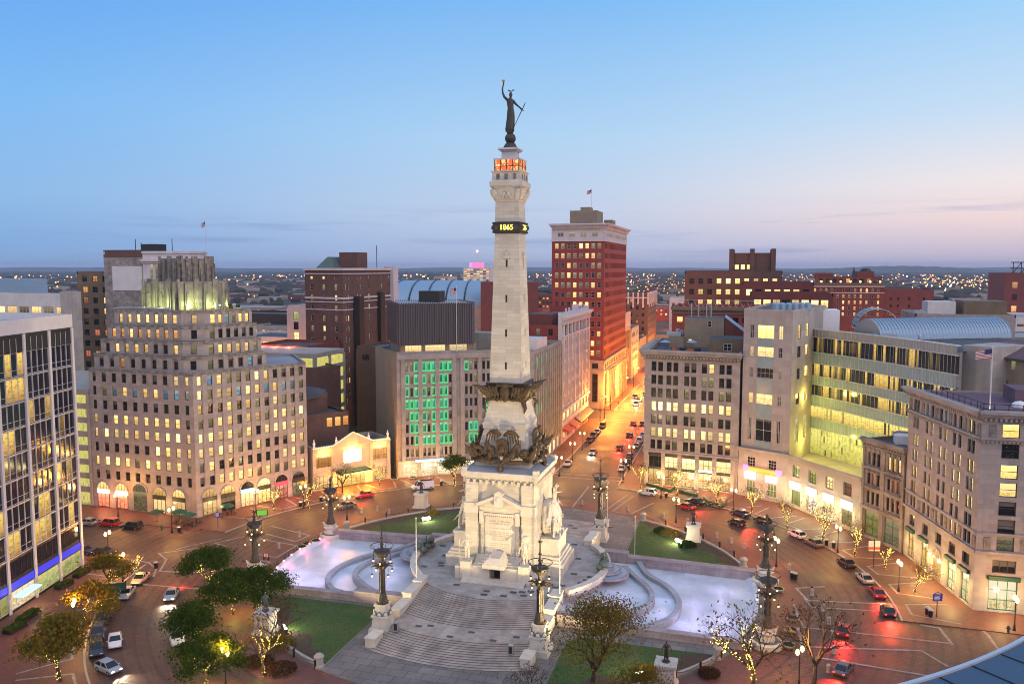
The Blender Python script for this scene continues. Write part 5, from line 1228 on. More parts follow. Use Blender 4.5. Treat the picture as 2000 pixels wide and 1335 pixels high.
# draped body turned a little, torch arm up, sword arm down
rings = []
for z, rx, ry, x0, tw in ((78.0, .74, .6, -.12, 0), (78.5, .78, .62, -.12, .2), (79.3, .72, .56, -.02, .5), (80.3, .66, .5, .08, .8), (81.2, .62, .46, .1, 1.0), (81.9, .52, .4, .05, 1.2), (82.5, .56, .42, 0, 1.3), (83.1, .64, .42, -.02, 1.3), (83.4, .52, .34, -.02, 1.3), (83.6, .22, .22, 0, 1.3), (83.85, .18, .2, .04, 1.3)):
    rings.append([(x0 + rx * (1 + (.09 if z < 81.6 else .02) * math.sin(7 * t_ + tw * 3)) * math.cos(t_), ry * (1 + (.09 if z < 81.6 else .02) * math.cos(6 * t_ + tw * 4)) * math.sin(t_), z) for t_ in [2 * math.pi * i / 20 for i in range(20)]])
st.grid(rings, 0, True, True, True)
st.blob((.08, -.03, 84.15), (.3, .33, .42), 10, 8); st.blob((.08, -.36, 84.1), .07, 6, 4)
st.tube([(-.5, 0, 83.3), (-1.05, -.05, 83.85), (-1.32, -.08, 84.5), (-1.38, -.1, 85.2), (-1.2, -.1, 85.95)], [.24, .21, .17, .14, .1], 8); st.blob((-1.17, -.1, 86.0), .15, 8, 5)
st.tube([(-1.17, -.1, 85.75), (-1.17, -.1, 86.4)], [.07, .11], 6)
st.tube([(.5, 0, 83.15), (.95, -.1, 82.6), (1.45, -.2, 82.15), (2.1, -.3, 81.6)], [.23, .2, .15, .11], 8); st.blob((2.15, -.3, 81.55), .17, 8, 5)
st.tube([(2.75, -.32, 82.65), (2.2, -.3, 81.6), (.3, -.1, 78.05)], [.07, .08, .04], 6); st.tube([(1.75, -.28, 81.7), (2.5, -.3, 81.3)], .07, 6)
st.tube([(.0, 0, 84.5), (-.1, .05, 84.85), (-.35, .05, 84.95), (-.5, .05, 84.75)], [.09, .12, .1, .03], 6); st.tube([(.16, 0, 84.5), (.3, .05, 84.85), (.55, .05, 84.95), (.72, .05, 84.72)], [.09, .12, .1, .03], 6)
so_ = st.build('crowning_statue', M['bronze'], mon, True)
mb = MB(); mb.lathe([(.2, 86.35), (.26, 86.5), (.1, 86.55)], 8, -1.17, -.1); mb.blob((-1.17, -.1, 86.62), .2, 8, 6, 0, .15); mb.tube([(-1.2, -.1, 86.6), (-1.5, -.1, 86.65), (-1.8, -.1, 86.55)], [.1, .08, .02], 5); mb.build('torch_flame', M['gold'], so_, loc=(0, 0, 0))

# upper bronze band with prows and wings
g = random.Random(3)
mb = MB(); sq(mb, 3.15, 3.3, 32.1, 34.9); sq(mb, 3.45, 3.5, 34.9, 35.2)
for k in range(4):
    a = k * math.pi / 2; c, s = math.cos(a), math.sin(a); T = lambda x, y, z: (x * c - y * s, x * s + y * c, z)
    mb.blob(T(0, -3.6, 33.6), (.95, .5, 1.15) if k % 2 == 0 else (.5, .95, 1.15), 12, 8)
    mb.tube([T(-1.5, -3.5, 34.7), T(0, -3.75, 34.85), T(1.5, -3.5, 34.7)], [.2, .25, .2], 6)
    for d in (-1, 1):
        for j in range(5):
            x = d * (1.1 + .55 * j); mb.tube([T(x, -3.4, 32.6 + .06 * j), T(x + d * .25, -3.65 - .05 * j, 33.6), T(x + d * .5, -3.7 - .12 * j, 34.6)], [.14, .3, .2], 6)
    for j in range(9): mb.blob(T(-2.8 + .7 * j, -3.45, 32.3 + .15 * (j % 2)), g.uniform(.3, .45), 7, 5)
    # ship's prow at the corner
    mb.tube([T(2.7, -2.7, 33.0), T(3.6, -3.6, 33.6), T(4.5, -4.5, 34.6), T(5.3, -5.3, 35.0)], [1.0, .75, .4, .08], 8)
    mb.tube([T(3.1, -3.1, 32.4), T(3.7, -3.7, 31.0), T(3.4, -3.4, 30.0)], [.5, .35, .1], 7)
    for j in range(4): mb.tube([T(2.9 + .35 * j, -3.4 - .2 * j, 33.4 + .2 * j), T(3.5 + .4 * j, -2.9 - .3 * j, 34.4 + .15 * j)], .16, 5)
o = mb.build('prow_band', M['gilt'], mon); remesh(o, .085)
# flared stage between the bronzes
mb = MB(); prof = [(5.3, 20.3), (4.95, 21.0), (4.6, 22.2), (4.35, 24.2), (3.95, 26.2), (3.7, 27.1), (3.85, 27.3), (3.9, 28.2), (3.75, 28.4), (3.5, 29.2), (3.2, 30.4), (3.08, 31.4), (3.1, 32.1), (3.05, 32.3)]
mb.grid([[(-h, -h, z), (h, -h, z), (h, h, z), (-h, h, z)] for h, z in prof], 0, True, False, True); mb.build('flared_stage', M['mon'], mon)
# lower bronze band of arms, flags and eagles
mb = MB()
for k in range(4):
    a = k * math.pi / 2; c, s = math.cos(a), math.sin(a); T = lambda x, y, z: (x * c - y * s, x * s + y * c, z)
    mb.prism([T(-1.0, -5.3, 0)[:2], T(1.0, -5.3, 0)[:2], T(1.0, -4.4, 0)[:2], T(-1.0, -4.4, 0)[:2]], 23.0, 25.4, 0, True, True)
    mb.tube([T(-1.0, -5.3, 25.3), T(0, -5.35, 25.8), T(1.0, -5.3, 25.3)], .3, 6)
    mb.blob(T(0, -5.5, 24.1), (.6, .3, .75) if k % 2 == 0 else (.3, .6, .75), 10, 7)
    for d in (-1, 1):   # eagle wings arching over the shield
        mb.tube([T(.3 * d, -4.9, 26.4), T(1.1 * d, -5.0, 27.1), T(2.1 * d, -4.9, 27.0), T(3.0 * d, -4.7, 26.2)], [.3, .38, .3, .1], 7)
        for j in range(5): x = d * (.8 + .45 * j); mb.tube([T(x, -4.9, 26.9 - .05 * j), T(x * 1.12, -5.0, 26.0 - .2 * j), T(x * 1.2, -5.0, 25.5 - .25 * j)], [.16, .13, .04], 5)
        mb.tube([T(1.6 * d, -5.0, 23.3), T(2.8 * d, -5.4, 25.2)], [.5, .34], 8)   # gun barrels
        for j in range(7):   # furled flags, muskets, sabres
            x = g.uniform(1.2, 4.6) * d; mb.tube([T(x, -5.0, 22.6), T(x + g.uniform(-.6, 1.3) * d, -5.4 - g.random() * .5, g.uniform(24, 26.3))], [.13, .07], 5)
        for j in range(12): mb.blob(T(g.uniform(.9, 5.0) * d, -4.9 - g.random() * .7, g.uniform(22.0, 24.6)), (g.uniform(.3, .8), g.uniform(.3, .6), g.uniform(.25, .5)), 7, 5, 0, .3, g)
        mb.tube([T(.4 * d, -5.5, 22.4), T(1.8 * d, -5.9, 21.9), T(3.4 * d, -5.8, 22.2), T(4.9 * d, -5.5, 21.9)], [.3, .45, .35, .25], 7)
        mb.blob(T(2.0 * d, -5.4, 23.2), (.55, .55, .7), 8, 6)
    mb.tube([T(-.6, -5.6, 22.5), T(0, -6.1, 21.4), T(.6, -5.6, 22.5)], [.4, .55, .4], 8); mb.blob(T(0, -6.2, 20.9), (.6, .5, .5), 9, 6)
    mb.tube([T(4.0, -4.0, 22.4), T(5.3, -5.3, 23.2), T(6.3, -6.3, 24.8)], [.9, .7, .12], 8)
    for j in range(5): mb.tube([T(4.4, -4.4, 22.3 + .3 * j), T(5.6 + g.uniform(-.3, .9), -5.4 + g.uniform(-.6, .6), 23.2 + .55 * j)], [.22, .06], 5)
o = mb.build('arms_band', M['gilt'], mon); remesh(o, .085)
# die with cornice
mb = MB(); sq(mb, 6.35, 6.05, 3.4, 18.6); mb.build('die', M['mon'], mon)
mb = MB(); sq(mb, 6.2, 6.3, 18.5, 18.9); sq(mb, 6.35, 6.75, 18.9, 19.5); sq(mb, 6.85, 6.85, 19.5, 20.3); mb.build('cornice', M['mon_plain'], mon)
mb = MB(); sq(mb, 6.7, 5.1, 20.3, 21.0); mb.build('ledge', M['roof_pale'], mon)
mb = MB()
for k in range(4):
    a = k * math.pi / 2; c, s = math.cos(a), math.sin(a); T = lambda x, y: (x * c - y * s, x * s + y * c)
    for j in range(11): x = -5.6 + 1.12 * j; mb.prism([T(x - .22, -6.8), T(x + .22, -6.8), T(x + .22, -6), T(x - .22, -6)], 18.2, 18.95, 0, True, True)
    x = 6.3; mb.prism([T(x - .5, -x - .45), T(x + .45, -x - .45), T(x + .45, -x + .5), T(x - .5, -x + .5)], 20.3, 21.0, 0)
tag(mb.build('bracket_molding', M['mon_plain'], mon), kind='stuff')
def F3(k):
    a = k * math.pi / 2; c, s = math.cos(a), math.sin(a); return lambda x, y, z: (x * c - y * s, x * s + y * c, z)
def P3(mb, T, poly, y0, y1, m=0):      # polygon in the face plane (x, z), from y0 (front) to y1
    n = len(poly); mb.face([T(x, y0, z) for x, z in poly], m)
    for i in range(n):
        (xa, za), (xb, zb) = poly[i], poly[(i + 1) % n]; mb.face([T(xb, y0, zb), T(xa, y0, za), T(xa, y1, za), T(xb, y1, zb)], m)
for k in (0, 2):
    T = F3(k); mb = MB()
    for d in (-1, 1):
        P3(mb, T, [(d * 5.05 - 1.15, 3.4), (d * 5.05 + 1.15, 3.4), (d * 4.95 + 1.1, 18.5), (d * 4.95 - 1.1, 18.5)], -6.75, -6.0)     # rusticated corner piers
        P3(mb, T, [(d * 3.1 - .3, 4.4), (d * 3.1 + .3, 4.4), (d * 3.1 + .3, 13.4), (d * 3.1 - .3, 13.4)], -6.62, -6.0)
    P3(mb, T, [(-3.6, 13.4), (3.6, 13.4), (3.6, 14.6), (0, 16.2), (-3.6, 14.6)], -6.72, -6.0)
    P3(mb, T, [(-2.9, 3.9), (2.9, 3.9), (2.9, 4.5), (-2.9, 4.5)], -6.95, -6.0)
    mb.build('corner_piers', M['mon'], mon)
for k in (0, 2):
    T = F3(k); mb = MB()
    for d in (-1, 1):
        P3(mb, T, [(d * 5.05 - 1.3, 13.2), (d * 5.05 + 1.3, 13.2), (d * 5.05 + 1.3, 14.9), (d * 5.05 - 1.3, 14.9)], -6.95, -6.0)
        q = [(0, 16.2), (0, 16.75), (-4.0, 15.0), (-4.0, 14.4)] if d < 0 else [(0, 16.2), (4.0, 14.4), (4.0, 15.0), (0, 16.75)]
        P3(mb, T, q if d > 0 else q, -7.35, -6.0)
        P3(mb, T, [(d * 3.2 - .35, 11.4), (d * 3.2 + .35, 11.4), (d * 3.2 + .35, 13.6), (d * 3.2 - .35, 13.6)], -6.95, -6.0)
    P3(mb, T, [(-.75, 14.6), (.75, 14.6), (.75, 16.9), (0, 17.4), (-.75, 16.9)], -7.5, -6.0); mb.blob(T(0, -7.5, 15.9), (.45, .25, .55), 8, 6)
    P3(mb, T, [(-2.8, 12.9), (2.8, 12.9), (2.8, 13.3), (-2.8, 13.3)], -6.8, -6.0)
    for j in range(16): x = -2.6 + 5.2 * j / 15; P3(mb, T, [(x - .09, 12.7), (x + .09, 12.7), (x + .09, 12.95), (x - .09, 12.95)], -6.76, -6.0)
    mb.build('pediment', M['mon_plain'], mon)
# inscription tablet: dark dashes painted as the shade in cut letters
mb = MB(); T = F3(0)
P3(mb, T, [(-2.75, 4.55), (2.75, 4.55), (2.75, 12.65), (-2.75, 12.65)], -6.5, -6.0, 0)
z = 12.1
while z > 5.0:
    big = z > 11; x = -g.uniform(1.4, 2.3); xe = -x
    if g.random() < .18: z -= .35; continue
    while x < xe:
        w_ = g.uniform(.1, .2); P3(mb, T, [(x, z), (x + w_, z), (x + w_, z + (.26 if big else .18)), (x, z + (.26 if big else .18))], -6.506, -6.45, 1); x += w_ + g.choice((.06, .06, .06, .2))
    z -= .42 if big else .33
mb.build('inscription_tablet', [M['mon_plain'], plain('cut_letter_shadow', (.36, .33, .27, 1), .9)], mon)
# stepped base with pedestals and the entrance hood
mb = MB(); sq(mb, 7.6, 7.5, TZ, 3.1); sq(mb, 7.2, 6.8, 3.1, 3.75)
for k in (0, 2):
    T = F3(k)
    def bx(xa, xb, ya, yb, za, zb):
        p = [T(xa, ya, 0), T(xb, ya, 0), T(xb, yb, 0), T(xa, yb, 0)]; mb.prism([q[:2] for q in p], za, zb, 0, True, True)
    for d in (-1, 1):
        bx(min(d * .95, d * 4.9), max(d * .95, d * 4.9), -9.6, -6.9, TZ, 4.9)
        for j in range(4): bx(min(d * 1.3, d * 3.9), max(d * 1.3, d * 3.9), -8.9 + .5 * j, -6.6, 4.9 + .28 * j, 5.18 + .28 * j)
        bx(min(d * 4.2, d * 6.0), max(d * 4.2, d * 6.0), -10.0, -7.6, TZ, 5.6)
    bx(-.95, .95, -7.6, -6.6, TZ, 5.2)
    bx(-7.0, -4.6, -9.8, -6.6, TZ, 4.6); bx(4.6, 7.6, -9.0, -6.6, TZ, 3.6)
    for j in range(4): bx(-5.5 + .0 * j, 5.5, -11.4 + .38 * j, -9.6, TZ - .02, TZ + .13 * (j + 1))
mb.build('base', M['mon_plain'], mon)
for k in (0, 2):
    mb = MB(); T = F3(k); pr = [(-1.9, -10.6, 4.9), (1.9, -10.6, 4.9), (1.9, -7, 4.9), (-1.9, -7, 4.9)]; up = [(-1.9, -10.6, 5.5), (1.9, -10.6, 5.5), (1.9, -7, 5.8), (-1.9, -7, 5.8)]; tp = [(-.9, -9.6, 6.5), (.9, -9.6, 6.5), (.9, -7, 6.9), (-.9, -7, 6.9)]
    mb.grid([[T(*q) for q in r] for r in (pr, up, tp)], 0, True, True, True); mb.build('entrance_hood', M['mon_plain'], mon)
mb = MB(); T = F3(0); P3(mb, T, [(-.7, TZ + .02), (.7, TZ + .02), (.7, 4.8), (-.7, 4.8)], -7.65, -7.5); mb.build('entrance_door', M['dk'], mon)
# side pedestals with carved groups
for d, nm in ((1, 'west'), (-1, 'east')):
    T = F3(1 if d > 0 else 3)
    mb = MB()
    for (h0, y0, z0, z1) in ((4.6, -10.6, TZ, 4.6), (4.3, -10.2, 4.6, 5.1), (4.0, -9.9, 5.1, 5.6), (3.4, -9.4, 5.6, 8.2), (3.6, -9.6, 8.2, 8.6)):
        mb.prism([T(-h0, y0, 0)[:2], T(h0, y0, 0)[:2], T(h0, -6.2, 0)[:2], T(-h0, -6.2, 0)[:2]], z0, z1, 0, True, True)
    mb.build('side_pedestal', M['mon_plain'], mon)
    mb = MB(); fa = math.pi / 2 if d > 0 else -math.pi / 2
    mb.prism([T(-3, -8.8, 0)[:2], T(3, -8.8, 0)[:2], T(3, -6.2, 0)[:2], T(-3, -6.2, 0)[:2]], 8.6, 9.6)
    mb.blob(T(0, -7.2, 11.2), (2.0, 2.8, 3.6), 10, 8, 0, .15, g)
    figure(mb, T(0, -8.0, 11.4), 5.4, fa, (.2, .2, -.35), (.3, .15, .05), True)
    for x, y, z, h, se, la in ((-1.9, -8.2, 9.4, 3.4, False, (.15, .25, .1)), (1.9, -8.2, 9.4, 3.4, False, (.3, .2, -.1)), (-2.7, -7.3, 9.6, 2.9, True, (.2, .2, .2)), (2.7, -7.3, 9.6, 2.9, True, (.1, .2, .2)), (.3, -9.0, 8.7, 2.7, True, (.2, .2, .3)), (-1.0, -8.9, 9.0, 2.8, False, (.2, .2, .2)), (1.4, -7.0, 11.0, 3.0, False, (.2, .1, -.2)), (-1.6, -8.0, 11.6, 3.2, False, (.3, .1, -.1)), (1.7, -8.3, 11.4, 3.0, False, (.2, .2, .2)), (2.6, -8.6, 8.8, 3.2, False, (.2, .2, .1)), (-2.9, -8.6, 8.8, 3.1, False, (.1, .2, .2))):
        figure(mb, T(x, y, z), h, fa + g.uniform(-.5, .5), la, (.2, .15, .3), g.random() < .4, seat=se)
    mb.tube([T(1.2, -7.6, 12.0), T(2.4, -8.0, 16.8)], [.12, .06], 6)   # flag staff and furled flag
    mb.grid([[T(1.5 + .25 * k_, -7.7 - .06 * k_, 13.0 + .85 * k_ + e) for e in (0, .9)] + [T(1.0 + .28 * k_ - .5 * (4 - k_) / 4, -7.5 - .06 * k_, 13.0 + .85 * k_ + e) for e in (.7, 0)] for k_ in range(5)], 0, True, True, True)
    mb.tube([T(-2.2, -7.4, 11), T(-3.0, -8.0, 14.8)], [.35, .1], 6)
    o = mb.build('carved_group', M['mon_plain'], mon); remesh(o, .085)
# guardian figures at the corners of the north front
for x, y, ar in ((-5.1, -8.8, (.12, .12, .1)), (5.1, -8.8, (.05, .15, .05))):
    mb = MB(); mb.prism([(x - .7, y - .7), (x + .7, y - .7), (x + .7, y + .7), (x - .7, y + .7)], 5.55, 5.9); figure(mb, (x, y, 5.85), 3.9, 0, (.12, .2, .3), ar, False, hat=x > 0, wide=1.15)
    if x < 0: mb.tube([(x - 1.1, y - .6, 5.9), (x - 1.2, y - .6, 9.2)], .07, 5)
    else: mb.tube([(x, y - .65, 6.0), (x, y - .6, 8.6)], .1, 5); mb.blob((x, y + .1, 9.9), (.75, .5, .7), 8, 6)
    o = mb.build('guardian_figure', M['mon_plain'], mon); remesh(o, .06)
# ------------------------------------------------------------------ plaza: terrace, stairs, pools, lawns
sheet('brick_plaza', [arcp(50.2, 0, 360, 96)[:-1]], .012, 'walk')
sheet('paved_plaza', [arcp(43.6, 0, 360, 96)[:-1]], .024, 'slab')
SX = 10.9
# raised terrace with a solid round wall, cut by the stairs on the north and south
terr = thing('monument_terrace', (0, 0, 0), 'round raised stone terrace around the monument with broad curved stairs and low parapets', 'terrace')
mb = MB(); ring = arcp(17.2, 0, 360, 72)[:-1]; mb.prism(ring, 0, TZ, 1, True, False, 0); mb.build('terrace_floor', [M['terrace'], M['poolwall']], terr)
mb = MB(); gg = random.Random(6)
for k in range(44):
    a = gg.uniform(-170, -10) if k < 30 else gg.uniform(0, 180); r = gg.choice((12.4, 13.9, 15.4)); x, y = pol(r, round(a / 6) * 6)
    if abs(x) < 8 and abs(y) < 11.6: continue
    if y < -9 and abs(x) < 11 and r < 13: continue
    mb.box(x - .55, x + .55, y - .42, y + .42, TZ - .02, TZ + .006 + .0008 * k, 0)
tag(mb.build('dark_inset_slabs', M['roof'], terr), kind='stuff')
def stairs(sy, nm):
    mb = MB(); n1, n2 = 15, 12; z1 = 1.1
    radii = [(17.2 + (25.3 - 17.2) * (i + 1) / n1, TZ - (TZ - z1) * (i + 1) / n1) for i in range(n1)]
    radii += [(29.4, z1)] + [(29.4 + (36.0 - 29.4) * (i + 1) / n2, z1 - z1 * (i + 1) / n2) for i in range(n2)]
    prev = 17.2
    def arc(r, hw): 
        m_ = math.asin(min(1, hw / r)); return [(r * math.sin(-m_ + 2 * m_ * i / 20), sy * r * math.cos(-m_ + 2 * m_ * i / 20)) for i in range(21)]
    zt = TZ
    for k, (r, z) in enumerate(radii):
        hw = SX if r < 29 else SX + max(0, (r - 31.5)) * .55
        a, b_ = arc(prev, hw), arc(r, hw)
        flat = z if k != n1 else z1
        top = zt if k == 0 else flat
        zr_ = flat
        for i in range(20):
            p = [(a[i][0], a[i][1], zr_), (a[i + 1][0], a[i + 1][1], zr_), (b_[i + 1][0], b_[i + 1][1], zr_), (b_[i][0], b_[i][1], zr_)]
            mb.face(p if sy > 0 else p[::-1])
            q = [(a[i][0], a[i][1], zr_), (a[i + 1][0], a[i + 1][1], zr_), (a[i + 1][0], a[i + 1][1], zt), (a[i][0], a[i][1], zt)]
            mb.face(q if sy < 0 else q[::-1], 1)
        prev, zt = r, flat
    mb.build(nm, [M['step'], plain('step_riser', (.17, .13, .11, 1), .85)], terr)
    mb = MB()
    for r in (26.2, 27.2, 28.4):
        for k in range(2):
            a = gg.uniform(-18, 18); x, y = r * math.sin(R(a)), sy * r * math.cos(R(a)); mb.box(x - .5, x + .5, y - .36, y + .36, 1.0, 1.108 + .0004 * k)
    tag(mb.build('dark_inset_slabs', M['roof'], terr), kind='stuff')
    for d in (-1, 1):
        x0, x1 = sorted((d * SX, d * (SX + 1.5)))
        for ya, yb, z in ((12.4, 15.2, 3.3), (15.2, 19.5, 2.9), (19.5, 24.0, 2.0), (30.2, 33.0, 1.35)):
            mb = MB(); y0, y1 = sorted((sy * ya, sy * yb)); mb.box(x0, x1, y0, y1, 0, z); mb.box(x0 - .12, x1 + .12, y0 - (.1), y1 + (.1), z, z + .22); mb.build('cheek_wall', M['mon_plain'], terr)
stairs(-1, 'north_stairs'); stairs(1, 'south_stairs')
mb = MB()
for a0, a1 in ((-42, 42), (138, 222)):
    n = 30; o_, i_ = arcp(17.7, a0, a1, n), arcp(16.75, a0, a1, n)
    for z0, z1, e in ((TZ - .3, 3.05, 0), (3.05, 3.3, .14)):
        oo, ii = arcp(17.7 + e, a0, a1, n), arcp(16.75 - e, a0, a1, n)
        mb.grid([[(ii[k][0], ii[k][1], z0), (oo[k][0], oo[k][1], z0), (oo[k][0], oo[k][1], z1), (ii[k][0], ii[k][1], z1)] for k in range(n + 1)], 0, True, True, True)
mb.build('parapet', M['mon_plain'], terr)

M['rim_s'] = stone('rim_stone', (.36, .38, .42, 1), (.25, .27, .31, 1), (1.4, .5, .015), .6, streak=.2)
# pools east and west
def pool(d, label):
    t = thing('fountain_pool', (d * 30, -3, 0), label, 'fountain', 'tiered white fountain pools beside the monument')
    yN, yS, rO = -17.6, 11.2, 42.2
    X = lambda x: d * x
    def poly(p): return p if d > 0 else p[::-1]
    aN, aS = math.asin(yN / rO), math.asin(yS / rO); iN, iS = math.asin(yN / 17.9) if abs(yN) < 17.9 else -math.pi / 2, math.asin(yS / 17.9)
    outer = [(X(rO * math.cos(aN + (aS - aN) * k / 24)), rO * math.sin(aN + (aS - aN) * k / 24)) for k in range(25)]
    inner = [(X(17.5 * math.cos(iS + (iN - iS) * k / 20)), 17.5 * math.sin(iS + (iN - iS) * k / 20)) for k in range(21)]
    fl = outer + inner
    mb = MB(); mb.face([(p[0], p[1], .06) for p in poly(fl)]); mb.build('pool_floor', M['pool'], t)
    # tiers: curved rims springing from the north wall and swinging round to the terrace on the south
    def rim(pts, z, zf, nm, wall=.45, f0=None):
        P_ = []
        for i in range(len(pts) - 1):
            for k in range(6):
                q = k / 6; p0, p1, p2, p3 = pts[max(i - 1, 0)], pts[i], pts[i + 1], pts[min(i + 2, len(pts) - 1)]
                P_.append(tuple(.5 * ((2 * p1[j]) + (-p0[j] + p2[j]) * q + (2 * p0[j] - 5 * p1[j] + 4 * p2[j] - p3[j]) * q * q + (-p0[j] + 3 * p1[j] - 3 * p2[j] + p3[j]) * q ** 3) for j in (0, 1)))
        P_.append(pts[-1]); P_ = [(X(p[0]), p[1]) for p in P_]
        mb = MB(); n = len(P_); rings = []
        for i in range(n):
            a, c = P_[max(0, i - 1)], P_[min(n - 1, i + 1)]; l = math.hypot(c[0] - a[0], c[1] - a[1]); nx, ny = -(c[1] - a[1]) / l * wall, (c[0] - a[0]) / l * wall
            rings.append([(P_[i][0] + nx, P_[i][1] + ny, .05), (P_[i][0] - nx, P_[i][1] - ny, .05), (P_[i][0] - nx * 1.1, P_[i][1] - ny * 1.1, z - .12), (P_[i][0] - nx, P_[i][1] - ny, z), (P_[i][0] + nx, P_[i][1] + ny, z), (P_[i][0] + nx * 1.1, P_[i][1] + ny * 1.1, z - .12)])
        mb.grid(rings, 0, True, True, True)
        r = mb.build(nm, M['rim_s'], t)
        mb = MB(); mb.face([(p[0], p[1], zf) for p in (P_ + [(X(16.5), 8), (X(17.2), -6), (X(13.5), -12)])][::-1 if d < 0 else 1]) if 0 else None
        base = P_ + [(X(17.3 * math.cos(R(a))), 17.3 * math.sin(R(a))) for a in f0]
        mb = MB(); mb.face([(p[0], p[1], zf) for p in (base if d > 0 else base[::-1])]); mb.build('basin_floor', M['pool'], t)
        return P_
    rA = rim([(21.5, 10.6), (23.9, 4.6), (27.5, .4), (29.6, -4), (30.3, -8), (29.4, -12.8), (26.5, -16.6), (24.5, -17.4)], 1.25, .55, 'outer_basin_rim', .45, [-88, -70, -50, -30, -10, 10, 25, 35])
    rB = rim([(19.6, 6.2), (21.8, 2.2), (24.6, -2.2), (25.9, -6.2), (25.4, -10.4), (22.4, -13.8), (19.4, -16.2), (17.8, -17.3)], 1.7, 1.0, 'inner_basin_rim', .42, [-80, -60, -40, -20, 0, 15])
    # half-round cascade slabs carried on a pier
    for rr, z, zz in ((4.3, 2.1, 2.55), (2.9, 2.7, 3.1), (1.7, 3.15, 3.6)):
        mb = MB(); cyl = [(X(16.9 + rr * math.cos(a)), .2 + rr * math.sin(a) * .92) for a in [R(-90 + 180 * k / 18) for k in range(19)]]
        mb.prism(cyl if d > 0 else cyl[::-1], z, zz, 0, True, True)
        c2 = [(X(16.9 + (rr - .35) * math.cos(a)), .2 + (rr - .35) * math.sin(a) * .92) for a in [R(-90 + 180 * k / 18) for k in range(19)]]
        mb.prism(c2 if d > 0 else c2[::-1], zz, zz + .03, 1, True, False); mb.build('cascade_slab', [M['poolwall'], M['metal_blue']], t)
    mb = MB(); xs = sorted((X(17.4), X(19.6))); mb.box(xs[0], xs[1], -.9, 1.2, .9, 2.1); mb.build('cascade_pier', M['poolwall'], t)
    # walls
    mb = MB()
    def wallseg(a, c, z, w_=.55):
        mb.bar(a, c, .0, z, w_, w_); mb.bar(a, c, z, z + .2, w_ + .12, w_ + .12)
    wallseg((X(12.7), yN), (X(21.6), yN - .1), 1.75, .7); wallseg((X(21.6), yN - .05), (X(41.5), yN - .6), 1.0)
    wallseg((X(14.2), yS + .2), (X(19.5), yS + .15), 2.2, .7); wallseg((X(19.5), yS + .1), (X(42.2), yS - 1.2), 1.55, .8)
    n = 24; rr = [[(X(r_ * math.cos(a)), r_ * math.sin(a), z) for r_, z in ((rO + .5, 0), (rO + .5, .62), (rO - .1, .62), (rO - .7, .05))] for a in [aN + (aS - aN) * k / n for k in range(n + 1)]]
    mb.grid(rr, 1, True, True, True)
    mb.build('pool_wall', [M['poolwall'], M['pool']], t)
    # sculpted figures where the cascade leaves the terrace
    mb = MB(); s0 = random.Random(4)
    for k in range(12): mb.blob((X(16.4 + s0.uniform(-.3, .8)), s0.uniform(-1.6, 3.8), s0.uniform(3.2, 4.4)), (s0.uniform(.5, .8), s0.uniform(.4, .9), s0.uniform(.4, .7)), 7, 5, 0, .2, s0)
    figure(mb, (X(16.6), 1.2, 3.6), 2.5, R(90) * d, (.3, .2, -.1), (.3, .2, .1), False, seat=True); figure(mb, (X(16.5), 3.4, 3.5), 2.3, R(70) * d, (.3, .1, .1), (.25, .3, .1), False, seat=True)
    mb.tube([(X(16.3), 1, 4.6), (X(15.1), -1.6, 5.3)], .09, 5)
    o = mb.build('bronze_figures', M['verdigris'], t); remesh(o, .08)
    mb = MB(); lights = []
    for k in range(8):
        a = aN + (aS - aN) * (.06 + .9 * k / 8)
        if d < 0: q = (X((rO + .2) * math.cos(a)), (rO + .2) * math.sin(a), .78); mb.blob(q, .2, 8, 5)
    if mb.v:
        mb.build('pink_pool_lamps', M['pinkled'], t)
        for k in (1, 3, 5, 7):
            a = aN + (aS - aN) * (.06 + .9 * k / 8); part_light(t, 'pink_pool_light', 'POINT', Vector((X((rO - 1.2) * math.cos(a)), (rO - 1.2) * math.sin(a), .9)) - wloc(t), 70, (1, .2, .25), .2)
        mb = MB()
        for k in range(30):
            a = aN + (aS - aN) * k / 29; q = (X((rO + .95) * math.cos(a)), (rO + .95) * math.sin(a)); mb.tube([(q[0], q[1], 0), (q[0], q[1], 1.25)], .045, 4)
        for z in (.35, 1.2): mb.tube([(X((rO + .95) * math.cos(aN + (aS - aN) * k / 24)), (rO + .95) * math.sin(aN + (aS - aN) * k / 24), z) for k in range(25)], .04, 4)
        mb.build('railing', M['dk'], t)
    lil = (.66, .54, 1)
    mb = MB(); pts_ = [((31.6, -12.5), 260), ((32.6, -4), 200), ((28.3, 3.5), 120), ((27.6, -11.0), 120), ((27.3, -5), 110), ((19.2, -10.5), 130), ((20.5, -4.5), 70), ((37.5, -9), 300), ((36.5, 3), 220), ((34, -15), 160)]
    for (x, y), e in pts_:
        z = .25 if x > 30.5 else (.75 if x > 26.5 else 1.15)
        mb.blob((X(x), y, z - .12), (.12, .12, .06), 8, 4); part_light(t, 'pool_light', 'POINT', Vector((X(x), y, z + 2.0)) - wloc(t), e * .85, lil if e != 110 else (.6, .62, 1), .6)
    mb.build('pool_lamps', M['lilacled'], t)
    return t
pool(-1, 'white tiered fountain pool with pink lamps along its curved edge, left of the monument')
pool(1, 'white tiered fountain pool without pink lamps, right of the monument')

